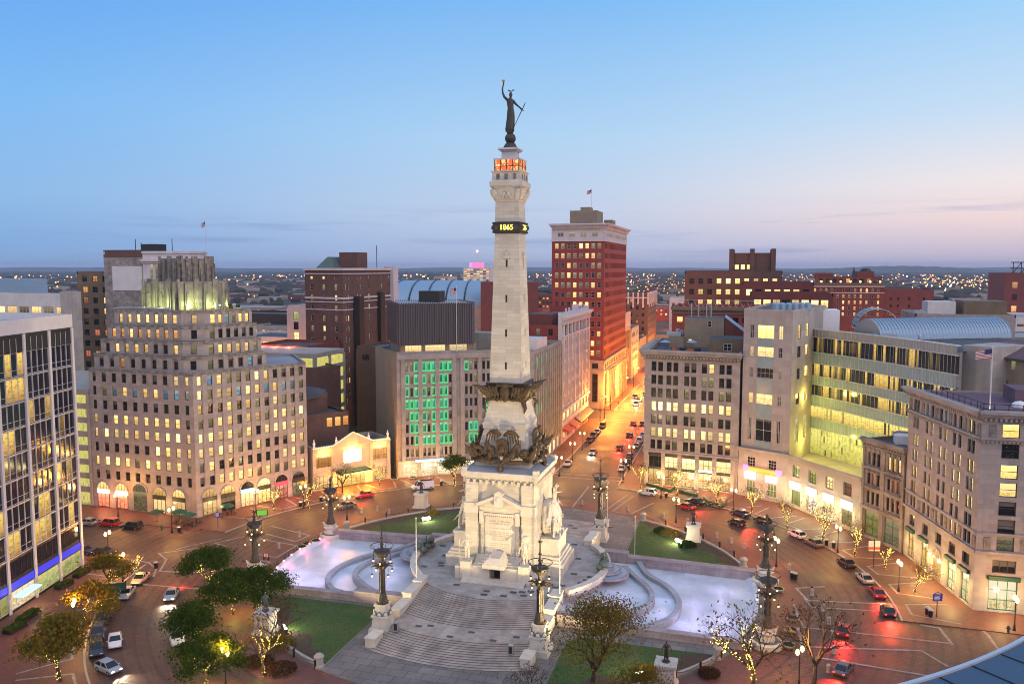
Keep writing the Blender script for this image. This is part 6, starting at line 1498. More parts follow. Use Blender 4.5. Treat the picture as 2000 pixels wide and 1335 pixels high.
# four lawns
def lawn(sx, sy, x0, y0, label):
    r1, rr = 42.6, 2.5; P_ = []
    a0, a1 = math.asin(y0 / r1), math.acos(x0 / r1)
    P_ += [(r1 * math.cos(a0 + (a1 - a0) * k / 20), r1 * math.sin(a0 + (a1 - a0) * k / 20)) for k in range(21)]
    P_ += [(x0 + rr - rr * math.cos(a), y0 + rr - rr * math.sin(a)) for a in [R(90 * k / 6) for k in range(7)]]
    pts = [(p[0] * sx, p[1] * sy) for p in P_]
    if sx * sy < 0: pts = pts[::-1]
    mb = MB(); mb.prism(pts, 0, .16, 1, mtop=0); o = mb.build('lawn_bed', [M['grass'], M['kerb']]); 
    tag(o, kind='structure')
    # the grass itself: many short blades
    g = random.Random(int(10 * x0 + y0)); mb = MB()
    for _ in range(9000):
        a = a0 + (a1 - a0) * g.random(); r = math.sqrt(g.random()) * (r1 - .3); x, y = r * math.cos(a), r * math.sin(a)
        if x < x0 + .25 or y < y0 + .25: continue
        h = g.uniform(.06, .16); t = g.uniform(0, 6.28); q = .035
        mb.face([(sx * x - q * math.cos(t), sy * y - q * math.sin(t), .155), (sx * x + q * math.cos(t), sy * y + q * math.sin(t), .155), (sx * x + g.uniform(-.05, .05), sy * y + g.uniform(-.05, .05), .155 + h)])
    tag(mb.build('grass', M['leaf_d']), kind='stuff')
    # mulched bed along the outer edge, low stone rim
    mb = MB(); n = 16; o1 = [(r1 * math.cos(a0 + (a1 - a0) * k / n), r1 * math.sin(a0 + (a1 - a0) * k / n)) for k in range(n + 1)]; i1 = [((r1 - 3.0 - 1.1 * math.sin(k * 1.3)) * math.cos(a0 + (a1 - a0) * k / n), (r1 - 3.0 - 1.1 * math.sin(k * 1.3)) * math.sin(a0 + (a1 - a0) * k / n)) for k in range(2, n - 1)]
    q = [(p[0] * sx, p[1] * sy, .166) for p in o1 + i1[::-1]]; mb.face(q if sx * sy > 0 else q[::-1]); tag(mb.build('mulch_bed', M['soil']), kind='structure')
    w_ = thing('stone_border_wall', (sx * 31, sy * 31, 0), label, 'low wall')
    mb = MB(); n = 24; mb.grid([[(sx * r_ * math.cos(a), sy * r_ * math.sin(a), z) for r_, z in ((r1 + .1, 0), (r1 + .55, 0), (r1 + .55, .42), (r1 + .1, .42))] for a in [a0 + (a1 - a0) * k / n for k in range(n + 1)]], 0, True, True, True)
    mb.build('wall', M['kerb'], w_)
    mb = MB()
    for k in range(7):
        a = a0 + (a1 - a0) * (k + .1) / 6.2; x, y = sx * (r1 + 1.1) * math.cos(a), sy * (r1 + 1.1) * math.sin(a); mb = MB(); mb.lathe([(.17, 0), (.17, 1.05), (.2, 1.1), (.16, 1.25), (.02, 1.35)], 8, x, y); mb.build('chain_post', M['dk'], w_)
        if k < 6:
            a2 = a0 + (a1 - a0) * (k + 1.1) / 6.2; x2, y2 = sx * (r1 + 1.1) * math.cos(a2), sy * (r1 + 1.1) * math.sin(a2)
            mb = MB(); mb.tube([(x + (x2 - x) * t, y + (y2 - y) * t, 1.05 - 1.9 * t * (1 - t)) for t in [j / 8 for j in range(9)]], .04, 4); mb.build('chain', M['dk'], w_)
    for a in (a0 + .01, a1 - .01):
        x, y = sx * (r1 + .5) * math.cos(a), sy * (r1 + .5) * math.sin(a); mb = MB(); mb.lathe([(.75, 0), (.75, .3), (.6, .4), (.6, 1.3), (.72, 1.4), (.72, 1.6), (.4, 1.9), (.02, 2.0)], 12, x, y); mb.build('end_bollard', M['kerb'], w_)
lawn(-1, -1, 15.4, 19.6, 'curved stone border and chain posts of the lawn left of the near stairs')
lawn(1, -1, 15.4, 21.6, 'curved stone border and chain posts of the lawn right of the near stairs')
lawn(-1, 1, 18.5, 14.8, 'curved stone border and chain posts of the glowing lawn behind the left pool')
lawn(1, 1, 18.3, 15.2, 'curved stone border and chain posts of the lawn behind the right pool')

# statues on pedestals in the lawns, each lit by a ground floodlight
def ped_statue(x, y, face, label, sz=1.0, mat='bronze'):
    t = thing('pedestal_statue', (x, y, .1), label, 'statue')
    mb = MB(); mb.frustum(-1.6, 1.6, -1.6, 1.6, 0, .5, .1, .1); mb.frustum(-1.25, 1.25, -1.25, 1.25, .5, 3.0, .1, .1); mb.box(-1.45, 1.45, -1.45, 1.45, 3.0, 3.35); mb.build('pedestal', M['mon_plain'], t, loc=(0, 0, 0))
    mb = MB(); mb.lathe([(.6, 3.34), (.55, 3.5)], 8); figure(mb, (0, 0, 3.45), 2.75 * sz, face, (.12, .15, .28), (.15, .05, .35), False, wide=1.25); mb.prism([(-.3, .05), (.3, .05), (.3, .3), (-.3, .3)], 3.7, 5.0)
    o = mb.build('bronze_figure', M[mat], t, loc=(0, 0, 0)); remesh(o, .06); t.rotation_euler = (0, 0, 0); return t
ped_statue(*at(823, 990), R(20), 'bronze figure on a white pedestal in the glowing lawn left behind the monument')
ped_statue(*at(1354, 1055), R(-20), 'bronze figure on a white pedestal at the far edge of the right lawn', 1.0)
ped_statue(*at(1300, 1340), R(30), 'bronze figure on a pedestal at the bottom edge among the yellow trees', 1.0)
ped_statue(*at(520, 1235), R(40), 'dark bronze figure on a pale pedestal behind the bare tree on the left lawn', 1.0, 'verdigris')
def flood(px, py, label, e, tgt, z=.3):
    x, y = at(px, py, .2); t = thing('floodlight', (x, y, .16), label, 'floodlight')
    d = Vector((tgt[0] - x, tgt[1] - y, 0)).normalized(); a = math.atan2(d.y, d.x) - math.pi / 2
    mb = MB(); mb.box(-1.1, 1.1, -.25, .35, 0, .2); mb.box(-1.0, 1.0, -.2, .2, .2, .75); mb.build('housing', M['dk'], t, loc=(0, 0, 0))
    mb = MB(); mb.face([(.95, .21, .24), (-.95, .21, .24), (-.95, .215, .72), (.95, .215, .72)]); mb.face([(-.95, -.18, .76), (.95, -.18, .76), (.95, .18, .76), (-.95, .18, .76)]); mb.build('lens', M['flood'], t, loc=(0, 0, 0))
    t.rotation_euler = (0, 0, a)
    l = part_light(t, 'flood_beam', 'SPOT', (0, .45, .7), e, (1, .73, .34), .5, (R(95), .5))
    w_ = Vector((x, y, .9)); v = Vector(tgt) - w_; hor = math.hypot(v.x, v.y); l.rotation_euler = (math.atan2(v.z, hor) + R(90), 0, 0)
    part_light(t, 'flood_spill', 'POINT', (0, .6, 1.1), e * .012, (1, .85, .5), .4)
flood(832, 1016, 'blazing ground floodlight on the lawn behind the left pool', 74000, (0, 0, 44))
flood(1326, 1060, 'bright ground floodlight by the shrubs on the right lawn', 74000, (0, 0, 44))
flood(556, 1232, 'ground floodlight hidden behind the bare tree on the near left lawn', 34000, (0, -3, 36))
flood(1248, 1322, 'ground floodlight at the foot of the yellow tree on the near right lawn', 74000, (0, -3, 36))
# ------------------------------------------------------------------ bronze candelabra
def candelabrum(h, basin=False):
    t = thing('candelabrum', (0, 0, 0))
    mb = MB(); s = h / 17.3
    if basin:
        mb.lathe([(2.2, 0), (2.3, .8), (2.0, 1.0)], 18); mb.lathe([(1.2, .9), (1.1, 2.0), (1.5, 2.3), (.8, 2.5), (.75, 3.1)], 12)
        for d in (-1, 1): mb.tube([(d * .6, -.3, 2.4), (d * 1.2, -.5, 2.8), (d * 1.5, -.6, 3.4)], [.35, .25, .08], 6)
        mb.box(-1.0, 1.0, -1.0, 1.0, .9, 1.6)
        b0 = 3.0
    else:
        mb.frustum(-1.6, 1.6, -1.9, 1.9, 0, .9, .1, .1); mb.frustum(-1.25, 1.25, -1.45, 1.45, .9, 2.6, .2, .2); mb.box(-1.3, 1.3, -1.45, 1.45, 2.5, 2.8); mb.frustum(-.95, .95, -.95, .95, 2.8, 4.2, .12, .12); mb.box(-1.0, 1.0, -1.0, 1.0, 4.15, 4.45)
        for k in range(8): a = k * math.pi / 4; mb.blob((1.2 * math.cos(a), 1.2 * math.sin(a), 3.0), .35, 6, 4)
        b0 = 4.4
    mb.build('stone_base', M['mon_plain'], t)
    mb = MB()
    if not basin:
        for k in range(8): a = k * math.pi / 4; mb.tube([(1.15 * math.cos(a), 1.15 * math.sin(a), 3.4), (1.3 * math.cos(a + .4), 1.3 * math.sin(a + .4), 2.9), (1.15 * math.cos(a + .8), 1.15 * math.sin(a + .8), 3.4)], .12, 5)
    else: mb.lathe([(1.85, .95), (1.85, 1.02)], 18)
    mb.build('garland', M['verdigris'], t)
    z1 = h * .60; mb = MB()
    mb.lathe([(.95, b0), (.8, b0 + .5), (.6, b0 + 1.4), (.55, b0 + 1.6), (.42, b0 + 1.7), (.42, z1 - .8), (.5, z1 - .6), (.4, z1)], 10)
    for k in range(8): a = k * math.pi / 4; mb.tube([(.44 * math.cos(a), .44 * math.sin(a), b0 + 1.7), (.44 * math.cos(a), .44 * math.sin(a), z1 - .8)], .07, 4)
    for z in (b0 + 2.6, b0 + 4.4): mb.lathe([(.5, z), (.5, z + .15)], 10)
    mb.build('column', M['bronze'], t)
    mb = MB(); mb.lathe([(.9, b0 - .02), (1.0, b0 + .25), (.7, b0 + .6)], 8)
    for k in range(8):
        a = k * math.pi / 4; c, q = math.cos(a), math.sin(a); mb.tube([(.35 * c, .35 * q, z1 - .1), (1.1 * c, 1.1 * q, z1 + .35), (1.75 * c, 1.75 * q, z1 + .2)], [.22, .16, .05], 5)
        mb.blob((.7 * c, .7 * q, z1 + .2), .24, 6, 4)
    mb.build('gilt_collar', M['gilt'], t)
    zb = z1 + 1.3; mb = MB()
    mb.lathe([(.35, z1), (.32, zb), (.8, zb + .25), (1.25, zb + .9), (1.3, zb + 1.15), (.9, zb + 1.2), (.25, zb + 1.3), (.2, zb + 2.0), (.34, zb + 2.15), (.15, zb + 2.4), (.14, zb + 2.9), (.3, zb + 3.05), (.12, zb + 3.3), (.1, h - .8), (.26, h - .6), (.1, h - .35), (.02, h)], 10)
    for k in range(10): a = k * math.pi / 5; mb.blob((1.0 * math.cos(a), 1.0 * math.sin(a), zb + 1.0), (.36, .36, .3), 6, 4)
    mb.tube([(1.75 * math.cos(2 * math.pi * k / 20), 1.75 * math.sin(2 * math.pi * k / 20), zb + 1.9) for k in range(21)], .06, 4)
    for k in range(4): a = k * math.pi / 2; mb.tube([(1.0 * math.cos(a), 1.0 * math.sin(a), zb + 1.1), (1.75 * math.cos(a), 1.75 * math.sin(a), zb + 1.9)], .05, 4)
    for k in range(5): a = k * 1.257; mb.tube([(0, 0, h - .7), (.4 * math.cos(a), .4 * math.sin(a), h - .45)], .05, 4)
    mb.build('bowl_and_finial', M['bronze'], t)
    for k in range(8):
        r, z = (1.75, z1 + .2) if k % 2 else (1.3, zb + .8)
        a = k * math.pi / 4 + .2; x, y = r * math.cos(a), r * math.sin(a)
        mb = MB(); mb.tube([(x, y, z), (x, y, z - .9)], .04, 4); mb.lathe([(.04, z - .8), (.14, z - .95), (.2, z - 1.1)], 7, x, y); o = mb.build('pendant', M['dk'], t)
        mb = MB(); mb.blob((x, y, z - 1.25), (.12, .12, .16), 7, 5); mb.build('lamp_globe', M['lampg'], o, loc=(0, 0, 0))
    part_light(t, 'candelabrum_light', 'POINT', (2.1, -1.2, z1 - 1.0), 260, (1, .72, .32), .3); part_light(t, 'candelabrum_light', 'POINT', (-2.1, 1.2, z1 - 1.0), 260, (1, .72, .32), .3)
    return t
cA, cB = candelabrum(16.8), candelabrum(12.6, True)
usedc = set()
for kind, x, y, lab in (('A', -12.3, -27.2, 'bronze candelabrum on a white stone base at the left cheek of the near stairs'), ('A', 12.3, -27.4, 'bronze candelabrum on a white stone base at the right cheek of the near stairs'),
        ('A', 12.0, 24.0, 'bronze candelabrum by the far stairs, right behind the monument'),
        ('B', -41.0, 10.0, 'dark candelabrum with a basin at the far corner of the left pool'), ('B', -43.2, -13.6, 'dark candelabrum rising behind the green trees at the near corner of the left pool'),
        ('B', 43.8, 8.6, 'dark candelabrum with a basin at the far corner of the right pool'), ('B', 43.6, -16.4, 'dark candelabrum behind the lit bare tree at the near corner of the right pool')):
    src = cA if kind == 'A' else cB
    o = src if kind not in usedc else copy_tree(src); usedc.add(kind); o.location = (x, y, 0.02); tag(o, lab, 'candelabrum', 'bronze candelabra around the monument')

# ------------------------------------------------------------------ street lamps
def street_lamp():
    t = thing('street_lamp', (0, 0, 0)); mb = MB()
    mb.lathe([(.24, 0), (.24, .35), (.16, .5), (.13, .9), (.08, 1.1), (.06, 4.1), (.09, 4.15), (.05, 4.3), (.05, 4.75), (.01, 4.95)], 8)
    mb.build('post', M['dk'], t)
    mb = MB(); mb.tube([(-.62, 0, 4.45), (-.55, 0, 4.2), (0, 0, 4.1), (.55, 0, 4.2), (.62, 0, 4.45)], .045, 5); mb.build('arms', M['dk'], t)
    for d in (-1, 1):
        mb = MB(); mb.lathe([(.1, 4.45), (.24, 4.65), (.27, 4.9), (.16, 5.15), (.03, 5.25)], 9, d * .62); mb.build('lamp_globe', M['lampg'], t)
    part_light(t, 'lamp_light', 'POINT', (0, 0, 5.6), 3000, (1, .44, .10), .4)
    return t
sl0 = street_lamp(); first = [True]
def put(src, flag, x, y, label, cat, group, rz=0, sc=1, z=0.0):
    o = src if flag[0] else copy_tree(src); flag[0] = False
    o.location = (x, y, z); o.rotation_euler = (0, 0, rz); o.scale = (sc,) * 3; return tag(o, label, cat, group)
for px, py, lab in ((212, 1092, 'double street lamp by the crossing in front of the glass tower'), (147, 1240, 'double street lamp among the yellow trees beside the dark parked cars'), (240, 1140, 'double street lamp behind the two silver parked cars'),
        (441, 1345, 'double street lamp at the bottom edge beside the green trees'), (231, 1010, 'double street lamp in front of the red lit shop of the stepped tower'), (336, 1040, 'double street lamp beside the green cafe umbrellas'), (500, 1002, 'double street lamp by the green lit notice board'),
        (593, 992, 'double street lamp at the kerb left of the theatre'), (678, 1015, 'double street lamp on the plaza in front of the theatre'), (846, 945, 'street lamp beside the white van'), (1092, 930, 'double street lamp left of the street mouth, next to the monument'),
        (1118, 900, 'double street lamp on the corner left of the street'), (1137, 878, 'double street lamp under the red awnings'), (1217, 937, 'double street lamp right of the street beside the white parked car'), (1233, 907, 'double street lamp farther up the right kerb of the street'),
        (1291, 972, 'double street lamp in front of the orange shop windows, behind the white sport utility car'), (1320, 1020, 'double street lamp on the road edge near the pedestal statue'), (1432, 1000, 'double street lamp in front of the pink and orange signs'), (1516, 1106, 'double street lamp standing right of the right pool'),
        (1636, 1080, 'double street lamp in front of the narrow ornate house'), (1755, 1155, 'double street lamp beside the red parked car'), (1981, 1232, 'double street lamp by the big green framed shop window past the corner'), (1560, 1342, 'bright double street lamp at the bottom edge right of the lit bare tree')):
    x, y = at(px, py); put(sl0, first, x, y, lab, 'street lamp', 'double street lamps around the circle', math.atan2(y, x) + math.pi / 2, 1.05)
# taller sodium lamps down the far street
def tall_lamp():
    t = thing('tall_street_lamp', (0, 0, 0)); mb = MB(); mb.lathe([(.2, 0), (.14, 1), (.1, 8.6), (.05, 9)], 7); mb.tube([(0, 0, 8.8), (.6, 0, 9.3), (2.0, 0, 9.4)], .08, 5); mb.build('post', M['dk'], t)
    mb = MB(); mb.box(1.6, 2.6, -.2, .2, 9.3, 9.5); o = mb.build('lamp_head', M['dk'], t); mb = MB(); mb.blob((2.1, 0, 9.2), (.5, .35, .2), 8, 5); mb.build('lens', M['lampo'], o, loc=(0, 0, 0))
    part_light(t, 'lamp_light', 'POINT', (2.1, 0, 8.6), 36000, (1, .31, .04), .5); return t
tl = tall_lamp(); f2_ = [True]
for i, (x, y, rz) in enumerate([(-11, 178, 0), (11, 178, math.pi), (-10.5, 152, 0), (-10.5, 205, 0), (11, 215, math.pi), (-10.5, 240, 0), (11, 255, math.pi), (-10.5, 285, 0), (11, 320, math.pi), (-10.5, 360, 0), (11, 420, math.pi)]):
    put(tl, f2_, x, y, ('orange lamp at the left corner of the far crossing', 'orange lamp at the right corner of the far crossing', 'orange lamp before the far crossing by the terracotta building', 'first orange lamp past the crossing on the brick tower side', 'first orange lamp past the crossing opposite the brick tower', 'orange lamp at the far end of the brick tower', 'second orange lamp opposite the brick tower', 'orange lamp beyond the brick tower on the left kerb', 'orange lamp far up the street on the right kerb', 'orange lamp far up the street on the left kerb', 'farthest orange lamp up the street')[i], 'street lamp', 'orange lamps along the far street', rz)

# ------------------------------------------------------------------ trees
def tree(seed, h, leaf=None, nleaf=1500, lights=True, spread=1.0, depth=5, lsize=.3, lit_depth=2, trunk=.26, fork=.28, energy=90, lightn=1.4):
    g = random.Random(seed); t = thing('tree', (0, 0, 0)); br = MB(); tips = []; lp = []
    def grow(p, d, l, r, dep, lit):
        pts = [p]; q = Vector(p); dd = Vector(d)
        n = 3
        for k in range(n):
            dd = (dd + Vector((g.uniform(-.16, .16), g.uniform(-.16, .16), g.uniform(-.03, .12)))).normalized(); q = q + dd * (l / n); pts.append(tuple(q))
        rr = [r * (1 - .4 * k / n) for k in range(n + 1)]
        br.tube(pts, rr, 6 if dep < 2 else 4 if dep < 4 else 3)
        if lit:
            m_ = int(l / .15 * lightn)
            for k in range(m_):
                f = g.random() * n; i = min(n - 1, int(f)); a = Vector(pts[i]).lerp(Vector(pts[i + 1]), f - i)
                lp.append(a + Vector((g.uniform(-1, 1), g.uniform(-1, 1), g.uniform(-.5, .5))).normalized() * (rr[i] + .05))
        if dep >= depth: tips.append((q, dd)); return
        if dep >= depth - 2: tips.append((Vector(pts[2]), dd))
        nb = g.choice((2, 3)) if dep else 4
        a0 = g.uniform(0, 6.28)
        for k in range(nb):
            a = a0 + 6.28 * k / nb + g.uniform(-.4, .4); tilt = (.62 if dep == 0 else .5) * spread * g.uniform(.7, 1.25)
            ax = dd.orthogonal().normalized(); ax.rotate(Matrix.Rotation(a, 3, dd)); nd = (dd * math.cos(tilt) + ax * math.sin(tilt)).normalized()
            grow(tuple(q), nd, l * g.uniform(.62, .85) * (1.0 if dep else .95), r * .6, dep + 1, lit and dep + 1 <= lit_depth and g.random() < .8)
    grow((0, 0, 0), (0, 0, 1), h * fork, trunk * h / 9, 0, lights)
    br.build('trunk', M['bark'], t)
    if leaf:
        lf = MB()
        for k in range(nleaf):
            q, d = tips[g.randrange(len(tips))]; sp = h * .085
            c = q + Vector((g.gauss(0, sp), g.gauss(0, sp), g.gauss(0, sp * .32))); s = lsize * g.uniform(.6, 1.3)
            u = Vector((g.uniform(-1, 1), g.uniform(-1, 1), g.uniform(-.5, .5))).normalized(); v_ = u.orthogonal().normalized(); v_.rotate(Matrix.Rotation(g.uniform(0, 6.28), 3, u))
            w_ = u.cross(v_); v_ = v_ * s; w_ = w_ * s * .6
            lf.face([tuple(c - v_), tuple(c - w_ * .8 + v_ * .1), tuple(c + v_), tuple(c + w_ * .8 + v_ * .1)])
        lf.build('crown', M[leaf], t)
    if lights:
        sm = MB()
        for p in lp:
            r = .038; x, y, z = p
            sm.grid([[(x + r, y, z), (x, y + r, z), (x - r, y, z), (x, y - r, z)]], 0, True, False, False)
            b_ = len(sm.v); sm.v += [(x, y, z + r), (x, y, z - r)]
            for i in range(4): j = (i + 1) % 4; sm.f.append((b_ - 4 + i, b_ - 4 + j, b_)); sm.m.append(0); sm.uv.append(None); sm.f.append((b_ - 4 + j, b_ - 4 + i, b_ + 1)); sm.m.append(0); sm.uv.append(None)
        tag(sm.build('string_lights', M['bulb'], t), kind='stuff')
        part_light(t, 'string_light_glow', 'POINT', (.9, .3, h * .33), energy, (1, .72, .15), .5); part_light(t, 'string_light_glow', 'POINT', (-.9, -.5, h * .2), energy * .7, (1, .72, .15), .5)
    return t
GT = 'trees around the circle'
P = {'lit': tree(1, 8.4, 'leaf_y', 260, True, .95, 6, .14, 3, trunk=.2), 'lit2': tree(5, 8.0, 'leaf_r', 120, True, 1.0, 6, .14, 3, trunk=.2), 'yellow': tree(2, 8.6, 'leaf_y', 2600, True, 1.25, 5, .26, 2, energy=60), 'yellow2': tree(9, 8.2, 'leaf_y', 2400, True, 1.3, 5, .26, 2, energy=60),
     'green': tree(3, 10.5, 'leaf_g', 6500, True, 1.35, 5, .27, 3, energy=260, lightn=1.3), 'green2': tree(12, 9.6, 'leaf_g', 6000, True, 1.4, 5, .27, 3, energy=260, lightn=1.3), 'bare': tree(4, 9.5, 'leaf_r', 160, False, 1.05, 6, .2, 2), 'barelit': tree(7, 9.0, 'leaf_y', 420, True, 1.1, 6, .16, 4, energy=160, trunk=.22),
     'ygreen': tree(8, 10.5, 'leaf_y', 5200, False, 1.1, 6, .14, 2), 'small': tree(6, 5.5, None, 0, True, .9, 3, .2, 3, energy=50), 'leafy': tree(10, 8.6, 'leaf_g', 2200, True, .9, 5, .24, 3, energy=110)}
ff = {k: [True] for k in P}
for k, px, py, rz, sc, lab in (
        ('lit2', 1251, 952, .3, .9, 'bare street tree wound with lights at the street corner before the orange shops'), ('lit', 1323, 967, 1.1, .95, 'lit street tree by the green cafe bar'), ('lit2', 1400, 984, 2.2, .9, 'lit street tree beside the outdoor cafe seats'), ('lit2', 1468, 1003, 4, .95, 'lit street tree under the pink and orange sign'),
        ('lit', 1537, 1033, 2.0, .85, 'lit street tree by the first white panel, above the white hatchback'), ('lit', 1606, 1056, 3.1, 1.1, 'broad lit tree in front of the white lit panels'), ('lit', 1668, 1088, 4.4, 1.0, 'lit tree between the white panels and the ornate house'), ('small', 1728, 1112, 0, 1.0, 'small lit tree under the banner pole'), ('barelit', 1786, 1160, 2.6, .72, 'lit tree before the arched door of the corner offices'),
        ('lit2', 533, 997, 5, .85, 'lit street tree by the notice board in front of the stepped tower'), ('lit', 603, 994, 0.6, .95, 'lit street tree between the stepped tower and the theatre'), ('bare', 669, 963, 1, .85, 'tall thin bare tree in front of the theatre'), ('lit', 741, 948, 3.6, .75, 'slight lit tree at the right of the theatre front'), ('lit2', 813, 930, 2.9, .6, 'small lit tree before the bank shopfront'), ('leafy', 888, 950, .4, 1.0, 'leafy tree full of lights left behind the monument'),
        ('small', 264, 1130, 1.2, 1.0, 'small lit tree at the corner above the silver cars'), ('yellow', 212, 1165, .4, .95, 'yellowing lit tree beside the dark sign board'), ('yellow2', 164, 1222, 2.1, .95, 'yellowing lit tree between the planters and the black cars'), ('yellow', 118, 1330, 3.7, 1.15, 'yellowing lit tree at the bottom left corner'), ('small', 150, 1262, 3.0, .9, 'small lit tree rising behind the bottom left tree'),
        ('green', 412, 1160, .3, .85, 'green lit tree at the top of the left tree group'), ('green2', 455, 1200, 1.6, .85, 'dense green tree in the middle of the left tree group'), ('green2', 505, 1190, 3.0, .8, 'green tree of the left group nearest the pool'), ('green', 392, 1262, 2.2, .75, 'green tree over the hidden white car'), ('green2', 403, 1345, 4.4, .8, 'green tree with bright wound trunk at the bottom of the left group'),
        ('barelit', 516, 1320, 5.2, .85, 'bare tree with one wound limb on the near left lawn'), ('bare', 532, 1290, 2.0, 1.05, 'dark bare tree on the near left lawn'), ('ygreen', 1160, 1372, .5, 1.35, 'yellow green sparse tree at the bottom, right of the stairs'), ('bare', 1025, 1390, 1.0, .7, 'bare treetop at the bottom edge beside the stairs'),
        ('barelit', 1470, 1358, 0.9, 1.55, 'large bare tree covered in lights in front of the right pool'), ('bare', 1588, 1352, 3.3, 1.3, 'dark bare tree on the brick plaza right of the right pool'), ('ygreen', 1250, 1420, 2.7, .75, 'yellow green treetop at the bottom edge behind the pedestal statue')):
    x, y = at(px, py); put(P[k], ff[k], x, y, lab, 'tree', GT, rz, sc, .1)

# shrubs and planters
def shrub(x, y, r, h, leaf, label, seed, n=700, name='shrub'):
    g = random.Random(seed); t = thing(name, (x, y, .15), label, 'shrub'); mb = MB(); st = MB()
    for k in range(7): a = k * .9; st.tube([(0, 0, 0), (r * .5 * math.cos(a), r * .5 * math.sin(a), h * .7)], .04, 4)
    for k in range(n):
        a, q = g.uniform(0, 6.28), math.sqrt(g.random()); z = h * (1 - q * q * .6) * g.uniform(.25, 1)
        c = Vector((r * q * math.cos(a), r * q * math.sin(a), z)); u = Vector((g.uniform(-1, 1), g.uniform(-1, 1), g.uniform(-1, 1))).normalized() * .14; v_ = u.orthogonal() * .7
        mb.face([tuple(c - u), tuple(c - v_), tuple(c + u), tuple(c + v_)])
    st.build('stems', M['bark'], t, loc=(0, 0, 0)); mb.build('foliage', M[leaf], t, loc=(0, 0, 0))
for px, py, r, h, lf, lab in ((1308, 1045, 2.2, 1.3, 'leaf_y', 'golden shrub behind the bright floodlight on the right lawn'), (1342, 1068, 1.8, 1.2, 'leaf_d', 'dark shrub at the foot of the right lawn statue'), (1290, 1040, 1.6, 1.1, 'leaf_d', 'low shrub at the far side of the right lawn'), (845, 1005, 1.5, 1.2, 'leaf_y', 'small shrub beside the blazing floodlight'),
        (545, 1262, 2.4, 1.5, 'leaf_y', 'shrub glowing yellow on the near left lawn'), (505, 1295, 2.0, 1.0, 'leaf_r', 'reddish shrub under the bare tree'), (548, 1310, 2.2, 1.0, 'leaf_r', 'reddish shrub by the stone border of the near left lawn'), (1268, 1318, 1.6, 1.3, 'leaf_y', 'yellow lit shrub beside the bottom pedestal'), (1385, 1318, 1.5, .9, 'leaf_r', 'low reddish shrub on the mulch bed right of the bottom pedestal')):
    x, y = at(px, py); shrub(x, y, r, h, lf, lab, px)
def planter_bed(p0, p1, w_, label):
    x, y = (p0[0] + p1[0]) / 2, (p0[1] + p1[1]) / 2; l = math.dist(p0, p1); t = thing('planter_box', (x, y, .13), label, 'planter', 'planter boxes before the glass tower', math.atan2(p1[1] - p0[1], p1[0] - p0[0]))
    mb = MB(); mb.frustum(-l / 2, l / 2, -w_ / 2, w_ / 2, 0, .5, .05, .05); mb.build('box', M['dk'], t, loc=(0, 0, 0)); g = random.Random(int(x * 7)); mb = MB()
    for k in range(900):
        c = Vector((g.uniform(-l / 2, l / 2) * .95, g.uniform(-w_ / 2, w_ / 2) * .92, .5 + g.uniform(0, .35))); u = Vector((g.uniform(-1, 1), g.uniform(-1, 1), g.uniform(-.6, .6))).normalized() * .14; v_ = u.orthogonal() * .7
        mb.face([tuple(c - u), tuple(c - v_), tuple(c + u), tuple(c + v_)])
    mb.build('plants', M['leaf_g'], t, loc=(0, 0, 0))
planter_bed(at(12, 1240), at(46, 1222), 1.6, 'planter box nearest the left edge'); planter_bed(at(38, 1218), at(72, 1196), 1.6, 'second planter box, touching the one at the left edge'); planter_bed(at(112, 1152), at(138, 1140), 1.6, 'planter box in front of the blue banded bays'); planter_bed(at(148, 1130), at(172, 1116), 1.4, 'planter box at the corner of the glass tower')

# ------------------------------------------------------------------ flags
def flagpole(x, y, z, h, label, flag=True, r=.09, lamp=False):
    t = thing('flagpole', (x, y, z), label, 'flagpole'); mb = MB(); mb.lathe([(r * 1.6, 0), (r, .3), (r * .6, h - .15), (r * 1.3, h - .1), (r * 1.2, h + .08), (.01, h + .15)], 7); mb.build('pole', M['pier'], t, loc=(0, 0, 0))
    if flag:
        mb = MB(); W_, H_ = 2.6, 1.5; n = 8; f = lambda i, j: (W_ * i / n * .93, .22 * math.sin(i * 1.1) * i / n, h - .3 - H_ + H_ * j / 13 - .06 * i)
        for i in range(n):
            for j in range(13):
                can = i < n * .4 and j >= 6
                for sgn in (0,): mb.face([f(i, j), f(i + 1, j), f(i + 1, j + 1), f(i, j + 1)], 2 if can else j % 2)
        mb.build('flag', [plain('flag_red', (.42, .03, .04, 1), .8), plain('flag_white', (.7, .7, .7, 1), .8), plain('flag_blue', (.03, .04, .16, 1), .8)], t, loc=(0, 0, 0)).rotation_euler = (0, 0, R(150))
    if lamp: part_light(t, 'flag_light', 'POINT', (.3, -.6, .6), 60, (1, .9, .7), .2)
x, y = at(823, 1128); flagpole(-12.2, -14.1, 3.5, 10.2, 'white bare flagpole on the left parapet at the head of the near stairs', False)
flagpole(12.2, -14.1, 3.5, 10.6, 'white bare flagpole on the right parapet at the head of the near stairs', False)
flagpole(12.9, 27.5, .1, 11, 'white flagpole by the far stairs right of the monument', False)
flagpole(20.0, 16.6, .1, 7.5, 'thin pole at the corner of the right lawn', False, .06)
flagpole(-12.5, 14.8, 3.0, 7, 'thin pole behind the left side of the monument terrace', False, .06)
flagpole(-24.0, 204, 71.2, 16, 'flagpole on top of the tall red brick tower'); flagpole(77.3, 8.4, 31.9, 10.5, 'flagpole with a flag on the roof corner of the corner offices', True, .12, True)
flagpole(-33.5, 65.4, 33.0, 17.0, 'flagpole with a small flag before the louvred box'); flagpole(-125.5, 88, 58.6, 11, 'flagpole on the roof of the ornate cream tower')
